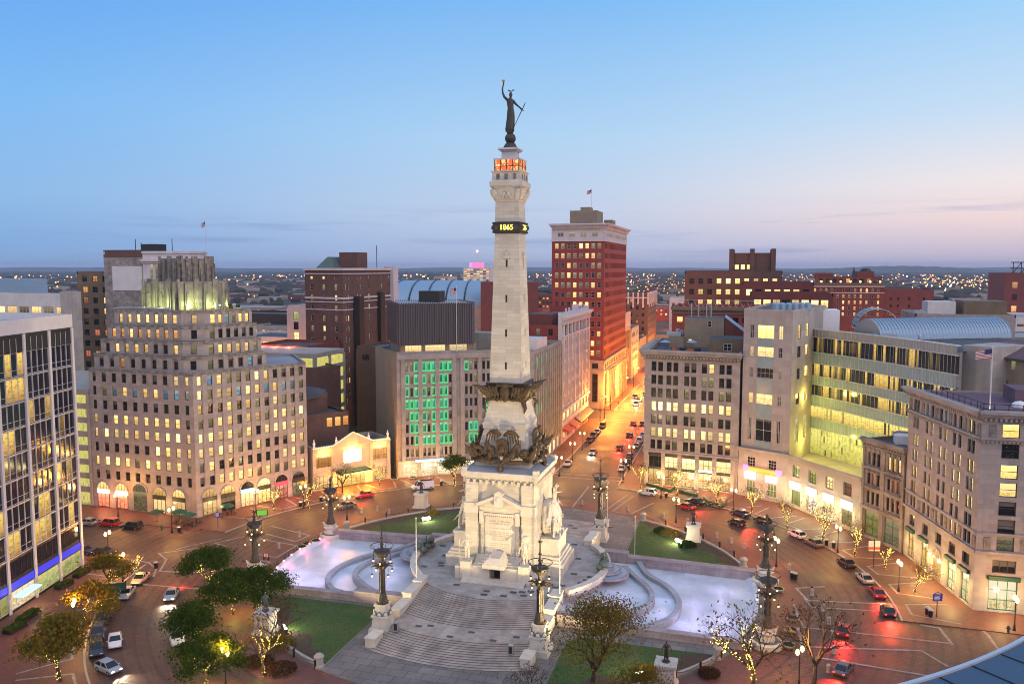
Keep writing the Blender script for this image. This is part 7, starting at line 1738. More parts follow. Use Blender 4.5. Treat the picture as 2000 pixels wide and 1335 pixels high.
# ------------------------------------------------------------------ cars
def loft(mb, secs, m=0):
    mb.grid(secs, m, True, True, True)
def car(kind='sedan'):
    L_, W_, H_ = {'sedan': (4.7, 1.82, 1.45), 'suv': (4.7, 1.9, 1.75), 'van': (5.6, 2.05, 2.15), 'hatch': (4.2, 1.78, 1.5)}[kind]
    t = thing('parked_car', (0, 0, 0)); b = .28; hw = W_ / 2; belt = {'sedan': .92, 'suv': 1.02, 'van': 1.15, 'hatch': .95}[kind]
    x0, x1 = -L_ / 2, L_ / 2
    prof = [(x0, .55, belt * .86, .86), (x0 + .12, b + .05, belt * .98, .95), (x0 + .9, b, belt, 1), (x1 - 1.3, b, belt, 1), (x1 - .7, b, belt * .9, .98), (x1 - .18, b + .04, belt * .74, .92), (x1, .5, belt * .62, .8)]
    mb = MB(); loft(mb, [[(x, -hw * k, z0), (x, hw * k, z0), (x, hw * k, z0 + (z1 - z0) * .72), (x, hw * k * .93, z1), (x, -hw * k * .93, z1), (x, -hw * k, z0 + (z1 - z0) * .72)] for x, z0, z1, k in prof])
    cab = {'sedan': (x0 + .55, x0 + 1.35, x1 - 2.1, x1 - 1.25), 'suv': (x0 + .1, x0 + .45, x1 - 1.95, x1 - 1.2), 'van': (x0 + .05, x0 + .2, x1 - 1.6, x1 - .85), 'hatch': (x0 + .15, x0 + .75, x1 - 1.75, x1 - .95)}[kind]
    r = hw * .78; g = hw * .91
    mb.grid([[(cab[1], -r, H_ - .07), (cab[1], r, H_ - .07), (cab[2], r, H_ - .07), (cab[2], -r, H_ - .07)], [(cab[1] + .1, -r + .06, H_), (cab[1] + .1, r - .06, H_), (cab[2] - .1, r - .06, H_), (cab[2] - .1, -r + .06, H_)]], 0, True, True, True)
    for d in (-1, 1):     # roof pillars
        for xa, xb in ((cab[0], cab[1]), ((cab[0] + cab[3]) / 2, (cab[1] + cab[2]) / 2), (cab[3], cab[2])): mb.tube([(xa, d * (g + .01), belt - .03), (xb, d * (r + .005), H_ - .05)], .05, 4)
    if kind == 'van':
        mb.grid([[(cab[0], -g - .015, belt), (cab[0], g + .015, belt), (x1 - 2.2, g + .015, belt), (x1 - 2.2, -g - .015, belt)], [(cab[1], -r - .015, H_), (cab[1], r + .015, H_), (x1 - 2.2, r + .015, H_), (x1 - 2.2, -r - .015, H_)]], 0, True, False, True)
    for d in (-1, 1): mb.blob((cab[3] - .15, d * (hw + .1), belt + .05), (.09, .12, .08), 6, 4)
    body = mb.build('body', M['car_white'], t)
    mb = MB(); mb.grid([[(cab[0], -g, belt - .04), (cab[0], g, belt - .04), (cab[3], g, belt - .04), (cab[3], -g, belt - .04)], [(cab[1], -r, H_ - .06), (cab[1], r, H_ - .06), (cab[2], r, H_ - .06), (cab[2], -r, H_ - .06)]], 0, True, True, True); mb.build('windows', M['carglass'], t)
    for sx in (x0 + .85, x1 - .9):
        for d in (-1, 1):
            mb = MB(); R_ = .34; n = 14
            mb.grid([[(sx + R_ * math.cos(2 * math.pi * i / n), y, R_ + R_ * math.sin(2 * math.pi * i / n)) for i in range(n)] for y in (d * (hw - .2), d * (hw + .01))], 0, True, True, True)
            wl = mb.build('wheel', M['tyre'], t); mb = MB(); mb.grid([[(sx + .21 * math.cos(2 * math.pi * i / 10), y, R_ + .21 * math.sin(2 * math.pi * i / 10)) for i in range(10)] for y in (d * (hw - .05), d * (hw + .025))], 0, True, True, True); mb.build('rim', M['rim'], wl, loc=(0, 0, 0))
    for d in (-1, 1):
        mb = MB(); mb.blob((x1 - .12, d * hw * .66, belt * .66), (.1, .22, .09), 7, 5); mb.build('headlight', M['head_off'], t)
        mb = MB(); mb.blob((x0 + .03, d * hw * .70, belt * .82), (.06, .2, .1), 7, 5); mb.build('taillight', M['tail_off'], t)
    return t
CARS = {k: car(k) for k in ('sedan', 'suv', 'van', 'hatch')}; cf = {k: [True] for k in CARS}
def place_car(kind, x, y, head, col, label, lit=None, group='cars on the circle and its streets', name=None):
    o = put(CARS[kind], cf[kind], x, y, label, 'van' if kind == 'van' else 'car', group, head, 1, .012)
    for ch in o.children:
        n = ch.name.split('.')[0]
        if n == 'body': ch.material_slots[0].link = 'OBJECT'; ch.material_slots[0].material = M['car_' + col]
        if n in ('headlight', 'taillight'):
            ch.material_slots[0].link = 'OBJECT'; ch.material_slots[0].material = M[('head' if n[0] == 'h' else 'tail') if lit and (n[0] in lit) else ('head_off' if n[0] == 'h' else 'tail_off')]
    if lit:
        hv = Vector((math.cos(head), math.sin(head), 0)); side = Vector((-hv.y, hv.x, 0))
        if 't' in lit:
            part_light(o, 'tail_glow', 'SPOT', (-2.5, 0, .95), 3600, (1, .035, .02), .3, (R(125), .7), (R(78), 0, R(90)))
        if 'h' in lit:
            for s in (-.6, .6): part_light(o, 'head_beam', 'SPOT', (2.45, s, .65), 800, (1, .80, .5), .1, (R(95), .9), (R(80), 0, R(-90)))
    return o
def tang(x, y): return math.atan2(y, x) + math.pi / 2
for kind, px, py, col, hd, lit, lab in (
        ('hatch', 171, 1024, 'silver', 180, None, 'small silver car at the kerb of the side street beyond the glass tower'), ('suv', 213, 1026, 'red', 180, None, 'dark red sport utility car parked before the red lit shop'), ('suv', 258, 1032, 'black', 180, None, 'black sport utility car parked behind the dark red one'),
        ('sedan', 203, 1082, 'black', 0, None, 'black saloon parked on the side street under the street lamp'), ('sedan', 165, 1080, 'navy', 0, None, 'dark car half hidden by the corner of the glass tower'),
        ('sedan', 277, 1135, 'gold', None, None, 'pale gold saloon, front of the row parked by the small lit tree'), ('sedan', 245, 1164, 'silver', None, None, 'silver saloon parked by the dark sign board'), ('suv', 200, 1214, 'black', None, None, 'black car parked beside the yellow tree, next to the hydrant'), ('suv', 182, 1244, 'navy', None, None, 'dark blue car parked behind the white moving car'), ('suv', 176, 1276, 'black', None, None, 'dark car almost hidden under the bottom left tree'),
        ('sedan', 225, 1257, 'white', None, None, 'white saloon stopped in the lane beside the dark parked cars'), ('hatch', 212, 1310, 'silver', 'x', 'h', 'silver car with headlights on at the bottom left'), ('suv', 345, 1252, 'white', None, None, 'white car behind the green trees'),
        ('sedan', 712, 970, 'red', None, None, 'dark red saloon passing the theatre'), ('van', 822, 951, 'white', None, None, 'white delivery van parked in front of the bank'),
        ('suv', 1264, 966, 'white', None, None, 'white sport utility car at the kerb before the orange shops'), ('sedan', 1355, 984, 'black', None, None, 'black saloon parked by the green cafe bar'), ('sedan', 1440, 1008, 'navy', None, None, 'dark blue patrol saloon parked under the orange sign'), ('hatch', 1483, 1022, 'black', None, None, 'black hatchback parked behind the dark candelabrum'), ('hatch', 1557, 1048, 'white', None, None, 'white hatchback parked before the white lit panels'), ('sedan', 1594, 1064, 'grey', None, None, 'grey saloon parked behind the white hatchback'),
        ('sedan', 1674, 1103, 'black', None, None, 'glossy black saloon parked by the ornate house'), ('sedan', 1713, 1134, 'silver', None, None, 'silver saloon parked under the banner'), ('sedan', 1750, 1164, 'red', None, 't', 'bright red saloon with its tail lamps lit'), ('sedan', 1786, 1203, 'black', None, 't', 'dark saloon with glaring tail lamps pulling out behind the red one')):
    x, y = at(px, py); r, a = math.hypot(x, y), math.atan2(y, x)
    h = tang(x, y) if hd is None else (tang(x, y) + R(25) if hd == 'x' else R(hd))
    if hd is None and px not in (225, 345, 712): x, y = pol(66.4 if px < 240 else 65.1 if px < 300 else 62.4, math.degrees(a)); 
    place_car(kind, x, y, h, col, lab, lit)
for kind, x, y, col, hd, lit, lab in (('sedan', -7.6, 84, 'silver', -90, None, 'silver car parked alone at the left mouth of the street'), ('sedan', -7.7, 116.5, 'black', -90, None, 'black car, nearest of the row under the red awnings'), ('suv', -7.7, 123.5, 'grey', -90, None, 'grey car, second of the row under the awnings'), ('sedan', -7.7, 130.5, 'white', -90, None, 'pale car, third of the row under the awnings'), ('suv', -7.7, 141, 'black', -90, None, 'black car nearest the crossing on the awning side'),
        ('sedan', 7.7, 83, 'white', 90, None, 'white car, nearest on the right kerb of the street'), ('sedan', 7.7, 90, 'navy', 90, None, 'dark car ahead of the white one on the right kerb'), ('hatch', 7.7, 98, 'grey', 90, None, 'grey hatchback behind the lamp on the right kerb'), ('sedan', 7.7, 113, 'gold', 90, None, 'pale gold car farther up the right kerb'), ('suv', 7.7, 121, 'white', 90, None, 'white sport utility car on the right kerb'), ('sedan', 7.7, 130, 'silver', 90, None, 'silver car on the right kerb near the crossing'),
        ('sedan', 1.9, 148, 'red', 90, 't', 'left one of the two cars waiting at the crossing with red lamps'), ('suv', 5.2, 148.5, 'grey', 90, 't', 'right one of the two cars waiting at the crossing with red lamps'), ('sedan', 3.4, 128, 'black', 90, 't', 'dark car with tail lamps lit in the middle of the street'), ('sedan', 3.2, 108, 'red', 90, 't', 'red car with tail lamps lit going up the street'),
        ('sedan', -3.5, 100, 'silver', -90, 'h', 'silver car with headlights coming down the street'), ('suv', -2.6, 190, 'white', -90, 'h', 'first car with headlights beyond the crossing'), ('sedan', -2.6, 200, 'silver', -90, 'h', 'second car with headlights beyond the crossing'), ('sedan', -2.4, 216, 'grey', -90, 'h', 'third car with headlights beyond the crossing'), ('suv', -5.4, 208, 'black', -90, 'h', 'dark car with headlights in the outer lane past the crossing'), ('sedan', -2.5, 240, 'white', -90, 'h', 'car with headlights far up the street'), ('sedan', 3, 230, 'black', 90, 't', 'car with tail lamps far up the street'), ('sedan', 3.4, 196, 'red', 90, 't', 'red car just past the crossing')):
    place_car(kind, x, y, R(hd), col, lab, lit)
for kind, r, a, col, lit, lab in (('hatch', 56.4, 47, 'black', 't', 'black hatchback with tail lamps lit behind the right lawn'), ('sedan', 57.5, 62, 'red', 't', 'red car with lit tail lamps passing the pedestal statue'), ('sedan', 55.5, -9, 'red', 't', 'red car with lit tail lamps on the crossing bands, right of the right pool'), ('sedan', 57.8, -22, 'grey', 't', 'grey car with tail lamps lit near the blue corner roof'),
        ('sedan', 57.5, 206, 'silver', 'th', 'silver car with headlights rounding the left side by the trees'), ('sedan', 56.5, 148, 'grey', 't', 'grey car with tail lamps on the curve left of the theatre')):
    x, y = pol(r, a); place_car(kind, x, y, tang(x, y), col, lab, lit)  # cars added to these lanes for the pools of light their lamps throw

# ------------------------------------------------------------------ small street furniture
def bollard():
    t = thing('stone_bollard', (0, 0, 0)); mb = MB(); mb.lathe([(.3, 0), (.3, .15), (.25, .2), (.25, .85), (.31, .9), (.31, 1.0), (.22, 1.15), (.03, 1.22)], 10); mb.build('shaft', M['kerb'], t)
    mb = MB(); mb.lathe([(.34, 0), (.34, .06)], 10); mb.build('footing', M['conc'], t); return t
b0 = bollard(); bf = [True]
for px, py, lab in ((498, 1092, 'bollard left of the pool railing by the red striped barrier'), (545, 1070, 'bollard between the pale bands left of the pool'), (585, 1048, 'bollard in the pale band nearest the dark candelabrum'), (706, 1002, 'bollard on the plaza below the theatre lamp'), (738, 997, 'bollard at the far left of the glowing lawn'), (760, 1003, 'bollard by the road edge of the glowing lawn'), (1137, 985, 'bollard right behind the monument at the far crossing'), (1180, 990, 'bollard on the far crossing bands'), (1226, 997, 'bollard between the far crossing bands and the right lawn'), (1296, 1012, 'bollard behind the chain posts of the right lawn'), (1343, 1022, 'bollard left of the right lawn statue'), (1400, 1050, 'first bollard right of the right lawn statue'), (1428, 1060, 'second bollard right of the right lawn statue'), (1454, 1070, 'third bollard right of the right lawn statue'), (1500, 1085, 'bollard by the lamp right of the right pool'), (1542, 1112, 'bollard above the paired litter bins'), (1586, 1162, 'bollard at the topmost band of the near right crossing'), (1607, 1192, 'bollard between the first two bands of the near right crossing'), (1619, 1218, 'bollard in the middle of the near right crossing'), (1626, 1244, 'bollard below the middle of the near right crossing'), (1628, 1275, 'bollard at the lowest band of the near right crossing'), (1618, 1312, 'dark bollard at the bottom right near the bare tree')):
    x, y = at(px, py); put(b0, bf, x, y, 'stone ' + lab, 'bollard', 'stone bollards around the plaza', 0, 1, .012)
def bin_(): 
    t = thing('litter_bin', (0, 0, 0)); mb = MB(); mb.lathe([(.3, 0), (.36, .9), (.38, .95)], 10); mb.build('drum', M['dk'], t); mb = MB(); mb.lathe([(.4, .95), (.4, 1.02), (.25, 1.15), (.1, 1.18)], 10); mb.build('lid', M['metal'], t); return t
n0 = bin_(); nf_ = [True]
for px, py, lab in ((305, 1110, 'litter bin at the near left corner, above the gold saloon'), (587, 990, 'left one of two bins at the kerb by the stepped tower'), (594, 988, 'right one of two bins at the kerb by the stepped tower'), (627, 980, 'litter bin at the kerb left of the theatre'), (862, 948, 'litter bin beside the white van'), (1301, 972, 'litter bin near the lamp before the orange shops'), (1228, 917, 'litter bin on the right pavement of the street'), (1614, 1065, 'litter bin beside the broad lit tree'), (1628, 1070, 'litter bin left of the lamp by the ornate house'), (1547, 1130, 'dark bin of the pair right of the right pool'), (1553, 1132, 'pale bin of the pair right of the right pool'), (1811, 1200, 'dark bin beside the blue sign'), (1817, 1205, 'metal bin beside the blue sign'), (350, 1040, 'litter bin by the lamp at the green umbrellas')):
    x, y = at(px, py); put(n0, nf_, x, y, lab, 'litter bin', 'litter bins at the kerbs', 0, 1.1, .13)
def hydrant():
    t = thing('fire_hydrant', (0, 0, 0)); mb = MB(); mb.lathe([(.2, 0), (.14, .1), (.14, .55), (.2, .6), (.15, .75), (.03, .82)], 8); mb.build('barrel', M['green_p'], t); mb = MB(); mb.tube([(-.28, 0, .45), (.28, 0, .45)], .08, 6); mb.build('nozzles', M['green_p'], t); return t
h0 = hydrant(); hf = [True]
for px, py, lab in ((200, 1186, 'green hydrant on the pavement by the sign board'), (316, 1036, 'green hydrant before the stepped tower'), (1969, 1235, 'green hydrant at the right edge')):
    x, y = at(px, py); put(h0, hf, x, y, lab, 'hydrant', 'green hydrants', 0, 1.3, .13)
def sign_post(px, py, h, label, w_=1.5, hh=1.1):
    x, y = at(px, py); t = thing('map_sign', (x, y, .13), label, 'sign', None, YAW); mb = MB(); mb.tube([(0, 0, 0), (0, 0, h + hh)], .07, 6); mb.build('post', M['dk'], t, loc=(0, 0, 0))
    mb = MB(); mb.box(-w_ / 2, w_ / 2, -.12, -.06, h, h + hh); mb.tube([(-w_ / 2, -.09, h + hh), (0, -.09, h + hh + .35), (w_ / 2, -.09, h + hh)], .07, 5); mb.build('panel', M['blue_p'], t, loc=(0, 0, 0))
    mb = MB()
    for k in range(4): mb.box(-w_ * .35, w_ * .2 + .1 * (k % 2), -.135, -.121, h + .2 + .2 * k, h + .27 + .2 * k)
    mb.build('lettering', M['white'], t, loc=(0, 0, 0))
sign_post(1829, 1205, 2.6, 'blue pointed map sign on a post before the corner offices'); sign_post(426, 1032, 2.4, 'blue map sign on a post before the arched shops', 1.2, .9)
x, y = at(222, 1168); t = thing('sign_board', (x, y, .13), 'dark wooden sign board beside the silver saloon', 'sign', None, R(35)); mb = MB(); mb.box(-1.9, 1.9, -.14, .14, .5, 2.5); mb.build('board', M['green_p'], t, loc=(0, 0, 0)); mb = MB(); [mb.box(q, q + .2, -.1, .1, 0, 2.7) for q in (-2.0, 1.8)]; mb.build('posts', M['dk'], t, loc=(0, 0, 0))
x, y = at(512, 1010); t = thing('notice_board', (x, y, .13), 'glazed notice board with a green lit panel at the kerb', 'notice board', None, R(28)); mb = MB(); mb.box(-1.2, 1.2, -.15, .15, .3, 1.7); [mb.box(q, q + .12, -.1, .1, 0, .4) for q in (-1.1, .98)]; mb.build('case', M['dk'], t, loc=(0, 0, 0)); mb = MB(); mb.box(-1.05, 1.05, -.17, -.152, .42, 1.58); mb.build('panel', glow('green_panel', (.25, .7, .08, 1), .8), t, loc=(0, 0, 0))
x, y = at(1706, 1108); t = thing('banner_pole', (x, y, .13), 'pole with a pair of hanging banners by the ornate house', 'banner', None, YAW); mb = MB(); mb.tube([(0, 0, 0), (0, 0, 5.4)], .07, 6); mb.tube([(-1.1, 0, 5.0), (1.1, 0, 5.0)], .04, 5); mb.tube([(-1.1, 0, 3.0), (1.1, 0, 3.0)], .04, 5); mb.build('pole', M['dk'], t, loc=(0, 0, 0))
for d in (-1, 1): mb = MB(); mb.box(min(.12 * d, 1.05 * d), max(.12 * d, 1.05 * d), -.02, .02, 3.02, 4.98); mb.box(min(.12 * d, 1.05 * d), max(.12 * d, 1.05 * d), -.03, .03, 3.3, 3.8, 1); mb.build('banner', [M['white'], M['orange_p']], t, loc=(0, 0, 0))
def umbrella(px, py, label):
    x, y = at(px, py); t = thing('cafe_umbrella', (x, y, .13), label, 'umbrella', 'green cafe umbrellas'); mb = MB(); mb.tube([(0, 0, 0), (0, 0, 2.6)], .04, 5); mb.lathe([(.35, 0), (.3, .1)], 8); mb.build('pole', M['dk'], t, loc=(0, 0, 0))
    mb = MB(); n = 8; mb.grid([[(r * math.cos(2 * math.pi * i / n), r * math.sin(2 * math.pi * i / n), z) for i in range(n)] for r, z in ((1.6, 1.95), (1.58, 2.1), (.8, 2.45), (.03, 2.7))], 0); mb.build('canopy', M['green_p'], t, loc=(0, 0, 0))
umbrella(351, 1018, 'green cafe umbrella by the lamp, left one of the pair'); umbrella(370, 1024, 'green cafe umbrella at the building corner, right one of the pair'); umbrella(444, 1006, 'green cafe umbrella before the second arched shop past the corner'); umbrella(307, 1018, 'folded looking green umbrella near the arched door')
def cafe_set():
    t = thing('cafe_table', (0, 0, 0)); mb = MB(); mb.lathe([(.4, .72), (.4, .76)], 10); mb.build('tabletop', M['dk'], t); mb = MB(); mb.lathe([(.25, 0), (.05, .06), (.04, .72)], 6); mb.build('leg', M['dk'], t); return t
def chair_():
    t = thing('cafe_chair', (0, 0, 0)); mb = MB(); mb.box(-.22, .22, -.22, .22, .43, .47); mb.build('seat', M['ochre'], t); mb = MB(); mb.box(-.22, .22, .19, .23, .47, .9); mb.build('backrest', M['ochre'], t)
    for a, c in ((-.2, -.2), (.2, -.2), (-.2, .2), (.2, .2)): mb = MB(); mb.box(a - .02, a + .02, c - .02, c + .02, 0, .43); mb.build('leg', M['dk'], t)
    return t
t0, tf, c0, cf_ = cafe_set(), [True], chair_(), [True]
for i, (px, py) in enumerate(((345, 1024), (358, 1028), (376, 1028), (384, 1022), (434, 1010), (452, 1004), (1372, 985), (1388, 990), (1404, 994), (1412, 984))):
    x, y = at(px, py); where = 'in the outdoor cafe at the corner of the stepped tower' if px < 400 else 'before the second arched shop past the corner' if px < 500 else 'in the railed cafe beside the black saloon'
    put(t0, tf, x, y, 'small round cafe table ' + where, 'table', 'cafe tables ' + where, 0, 1.1, .13)
    for k in range(2): a = i * 1.3 + k * 3.1; put(c0, cf_, x + .75 * math.cos(a), y + .75 * math.sin(a), 'small cafe chair ' + where, 'chair', 'cafe chairs ' + where, a - math.pi / 2, 1.1, .13)
# railed cafe terraces before the orange shops
def rail_box(pts, label):
    x, y = pts[0]; t = thing('terrace_fence', (x, y, 0), label, 'fence'); mb = MB()
    for i in range(len(pts) - 1): mb.bar(pts[i], pts[i + 1], .13, .85, .05, .05)
    mb.build('panel', M['green_p'], t)
rail_box([at(1262, 948), at(1308, 962), at(1318, 955)], 'low green fence below the first orange shops'); rail_box([at(1326, 962), at(1362, 972), at(1360, 965)], 'green cafe bar by the lit tree'); rail_box([at(1374, 975), at(1385, 985), at(1412, 992), at(1420, 978)], 'dark round fence of the railed cafe')
for px, py, lab in ((590, 1072, 'shallow flower bowl beside the pool railing, left one of three'), (600, 1066, 'shallow flower bowl beside the pool railing, middle one of three'), (617, 1060, 'shallow flower bowl beside the pool railing, nearest the candelabrum'), (1520, 1155, 'flower bowl nearest the right pool edge'), (1548, 1212, 'flower bowl behind the bare tree on the right plaza'), (1545, 1235, 'flower bowl left of the bollards on the right plaza'), (1540, 1265, 'flower bowl lowest on the right plaza'), (770, 938, 'planted bowl right of the theatre'), (806, 936, 'planted bowl by the bank shopfront')):
    x, y = at(px, py); t = thing('flower_bowl', (x, y, .012), lab, 'planter', 'stone flower bowls'); mb = MB(); mb.lathe([(.5, 0), (.9, .35), (1.0, .6), (.9, .62)], 14); mb.build('bowl', M['conc'], t, loc=(0, 0, 0)); mb = MB(); mb.lathe([(.88, .6), (.5, .72), (.05, .76)], 12); mb.build('planting', M['leaf_d'], t, loc=(0, 0, 0))
for px, py, lab in ((222, 1172, 'orange cone at the kerb beside the silver saloon'), (233, 1190, 'orange cone standing in the road by the silver saloon'), (178, 1212, 'orange cone beside the black car by the hydrant'), (1117, 925, 'orange cone left of the street mouth'), (1126, 918, 'second orange cone left of the street mouth'), (1147, 868, 'orange cone near the row of cars under the awnings')):
    x, y = at(px, py); t = thing('traffic_cone', (x, y, .13), lab, 'cone'); mb = MB(); mb.lathe([(.16, .05), (.04, .95), (.02, 1.0)], 8); mb.build('cone', M['orange_p'], t, loc=(0, 0, 0)); mb = MB(); mb.box(-.22, .22, -.22, .22, 0, .05); mb.build('base', M['dk'], t, loc=(0, 0, 0))
x, y = at(520, 1092); t = thing('striped_barrier', (x, y, .02), 'red and white striped barrier by the pool railing', 'barrier'); mb = MB()
for k in range(5): mb.box(-.6 + .24 * k, -.36 + .24 * k, -.06, .06, .5, 1.1, k % 2)
mb.build('panel', [M['red_p'], M['white']], t, loc=(0, 0, 0)); mb = MB(); [mb.box(q, q + .08, -.25, .25, 0, .5) for q in (-.55, .45)]; mb.build('feet', M['dk'], t, loc=(0, 0, 0))
for x, y, lab in ((8.9, -30.6, 'small dark box on the lower landing by the right candelabrum'), (-9.4, -28.8, 'small dark box on the lower landing by the left candelabrum')):
    t = thing('utility_cabinet', (x, y, 1.1 if y > -29 else .75), lab, 'cabinet'); mb = MB(); mb.box(-.35, .35, -.3, .3, 0, 1.4); mb.build('case', M['metal'], t, loc=(0, 0, 0)); mb = MB(); mb.box(-.25, .25, -.32, -.302, .2, 1.2); mb.build('front_panel', M['dk'], t, loc=(0, 0, 0))
# traffic signals at the far crossing
for x, y, lab in ((-9.8, 157.5, 'traffic signal mast at the near left of the far crossing'), (9.8, 176.5, 'traffic signal mast at the far right of the far crossing')):
    t = thing('traffic_signal', (x, y, .1), lab, 'traffic light'); s = 1 if x < 0 else -1; mb = MB(); mb.tube([(0, 0, 0), (0, 0, 6.2)], .11, 6); mb.tube([(0, 0, 6), (s * 5.5, 0, 6.3)], .08, 5); mb.build('mast', M['dk'], t, loc=(0, 0, 0))
    mb = MB(); mb.box(s * 5 - .2, s * 5 + .2, -.2, .2, 5.6, 6.7); o = mb.build('signal_head', M['dk'], t, loc=(0, 0, 0)); mb = MB(); mb.blob((s * 5, -.24, 6.45), .13, 7, 5); mb.build('red_lens', M['tail'], o, loc=(0, 0, 0))
# a few people on the pavement
def person(px, py, label, face, seed):
    x, y = at(px, py); g = random.Random(seed); t = thing('person', (x, y, .13), label, 'person'); mb = MB(); figure(mb, (0, 0, 0), 1.72, face, (.05, .1, .35), (.05, -.08, .36), False); o = mb.build('body', M[g.choice(('dk', 'navy_c', 'brown_c'))], t, loc=(0, 0, 0)); md = o.modifiers.new('skin', 'REMESH'); md.mode = 'VOXEL'; md.voxel_size = .03; md.use_smooth_shade = True
M['navy_c'] = plain('navy_cloth', (.03, .035, .06, 1), .9); M['brown_c'] = plain('brown_cloth', (.09, .06, .045, 1), .9)
for px, py, lab, f in ((203, 1098, 'person in an orange top on the pavement corner by the black saloon', 1.0), (1150, 826, 'person in dark clothes by the row of cars under the awnings', 2), (1402, 968, 'person in brown clothes at the railed cafe', 0)): person(px, py, lab, f, px)
# ------------------------------------------------------------------ blue curved roof edge of the near building, bottom right
t = thing('curved_building', (72, -60, 0), 'curved building with a dark blue metal roof and bright rim in the bottom corner', 'building')
def sector(r0, r1, z0, z1, a0, a1, n=40):
    mb = MB(); mb.grid([[(r * math.cos(a), r * math.sin(a), z) for r, z in ((r0, z0), (r1, z0), (r1, z1), (r0, z1))] for a in [R(a0 + (a1 - a0) * k / n) for k in range(n + 1)]], 0, True, True, True); return mb
sector(84.6, 100, 0, 19.5, -62, -27).build('wall', M['grey_stone'], t)
sector(84.3, 101, 19.5, 19.95, -62, -27).build('roof', plain('dark_blue_roof', (.05, .085, .14, 1), .35, .3), t)
sector(84.0, 84.4, 19.55, 20.15, -62, -27).build('rim', plain('bright_rim', (.6, .62, .66, 1), .3, .5), t)
mb = MB()
for a in range(-60, -27, 3): p, q = pol(84.5, a), pol(100.5, a); mb.bar(p, q, 19.94, 20.02, .06, .06)
mb.build('roof_seams', M['dk'], t)
# ------------------------------------------------------------------ skyline
WT = (1, 2, .1, 'frame')
# low office with ribbon windows behind the glass tower
b = block('ribbon_window_office', 'low blue grey office with two rows of lit ribbon windows, behind the glass tower', 'office building', -190, -142.5, 51, 53.8, 47.6, 'pier', [42.9, 39.4, 35.6], 10, 0, 3.6, 1.9, .9, (3, 1, .1, 'mull'), 'YYW', 'E', 40, 2.0, 0, 'roof_pale')
mb = MB(); mb.box(-146.5, -142.3, 50.8, 54.0, 0, 48.2); mb.build('end_wall', M['pale'], b.root)
mb = MB(); mb.box(-190, -160, 54, 60, 30, 51.6); mb.box(-164, -153.5, 51.6, 53.6, 47, 49.6); mb.build('penthouse', M['metal_blue'], b.root); b.finish()
# brown tower with the blank billboard
b = block('billboard_tower', 'brown brick tower with a large blank white billboard on its weathered side wall', 'office tower', -172, -158, 84, 110, 53.6, 'ochre', [51.2 - 3.5 * i for i in range(13)], 3, 0, 2.0, 1.9, .35, DUO, 'WOK', 'DDDE', 45, 1.0); b.finish()
b2 = Bld('weathered_tower', 'weathered concrete tower with a blank billboard, right behind the stepped tower', 'office tower', (-140, 92), 20)
b2.wall((-157.8, 80.3), (-143.5, 80.9), 0, 58.0, 'weather', []); b2.wall((-157.8, 80.3), (-143.5, 80.9), 58.0, 60.4, 'brown', [])
b2.wall((-143.5, 80.9), (-126, 86.0), 0, 60, 'terracotta', [(52.5, 7, [(2.6, .9), (4.2, .9), (5.8, .9), (16, .9)], 'E', (1, 2, .1, 'frame_w'))])
b2.wall((-126, 86), (-127.5, 91), 0, 60, 'terracotta', []); b2.wall((-127.5, 91), (-157.8, 91), 0, 60, 'weather', []); b2.wall((-157.8, 91), (-157.8, 80.3), 0, 60.4, 'brown', [])
b2.parapet([(-157.8, 80.3), (-143.5, 80.9), (-126, 86), (-127.5, 91), (-157.8, 91)], 60, 1, .5, 'terracotta', 'roof')
b2.cornice([(-143.5, 80.9), (-126, 86), (-127.5, 91)], [(56.2, 56.8, .5), (56.8, 57.4, 1.1), (59.2, 59.8, .4)], 'terracotta')
mb = MB(); mb.bar((-154.6, 80.42), (-143.9, 80.86), 47.6, 55.3, .3, -.02); mb.build('billboard', M['pier'], b2.root)
mb = MB(); mb.box(-147, -141, 84.5, 89, 59, 62.3); mb.build('roof_hut', M['dk'], b2.root)
for x, y, h in ((-152, 88, 64), (-149, 87, 63), (-138, 88, 64)): mb = MB(); mb.tube([(x, y, 59), (x, y, h)], .15, 4); mb.build('antenna', M['dk'], b2.root)
b2.finish()
# parking garages
def garage(name, label, x0, x1, y0, y1, z1, n, light=True, mat='conc', col='V'):
    t = thing(name, ((x0 + x1) / 2, (y0 + y1) / 2, 0), label, 'parking garage'); dz = z1 / n
    mb = MB(); mb.box(x0 + .3, x1 - .3, y0 + .3, y1 - .3, 0, z1 - .6); mb.build('inner_wall', M[col], t)
    mb = MB()
    for k in range(n + 1): mb.box(x0, x1, y0, y1, k * dz - .2, k * dz + (1.1 if k else .1))
    mb.build('deck', M[mat], t); mb = MB(); m_ = max(2, int((x1 - x0) / 8))
    for k in range(m_ + 1): x = x0 + (x1 - x0) * k / m_; mb.box(x - .45, x + .45, y0 - .15, y0 + .5, 0, z1)
    for k in range(3): y = y0 + (y1 - y0) * k / 2; mb.box(x1 - .5, x1 + .15, y - .45, y + .45, 0, z1)
    mb.build('columns', M[mat], t); return t
M['glowv'] = pane('garage_light', 'office', (.95, .85, .22, 1), (.5, .45, .1, 1), .8, (.05, .05, .04, 1), .95, (40, 1))
garage('parking_garage', 'concrete parking garage with yellow lit decks between the glass tower and the stepped tower', -135, -105, 15.5, 44, 26.0, 8, col='glowv')
garage('parking_garage', 'pale parking garage glowing yellow in front of the far red hotel', 55, 76, 405, 440, 42, 12, col='glowv', mat='pier')
garage('parking_garage', 'low garage with a green tinted lit deck behind the stepped tower', -112, -80, 74, 92, 29.0, 7, col='glowv')
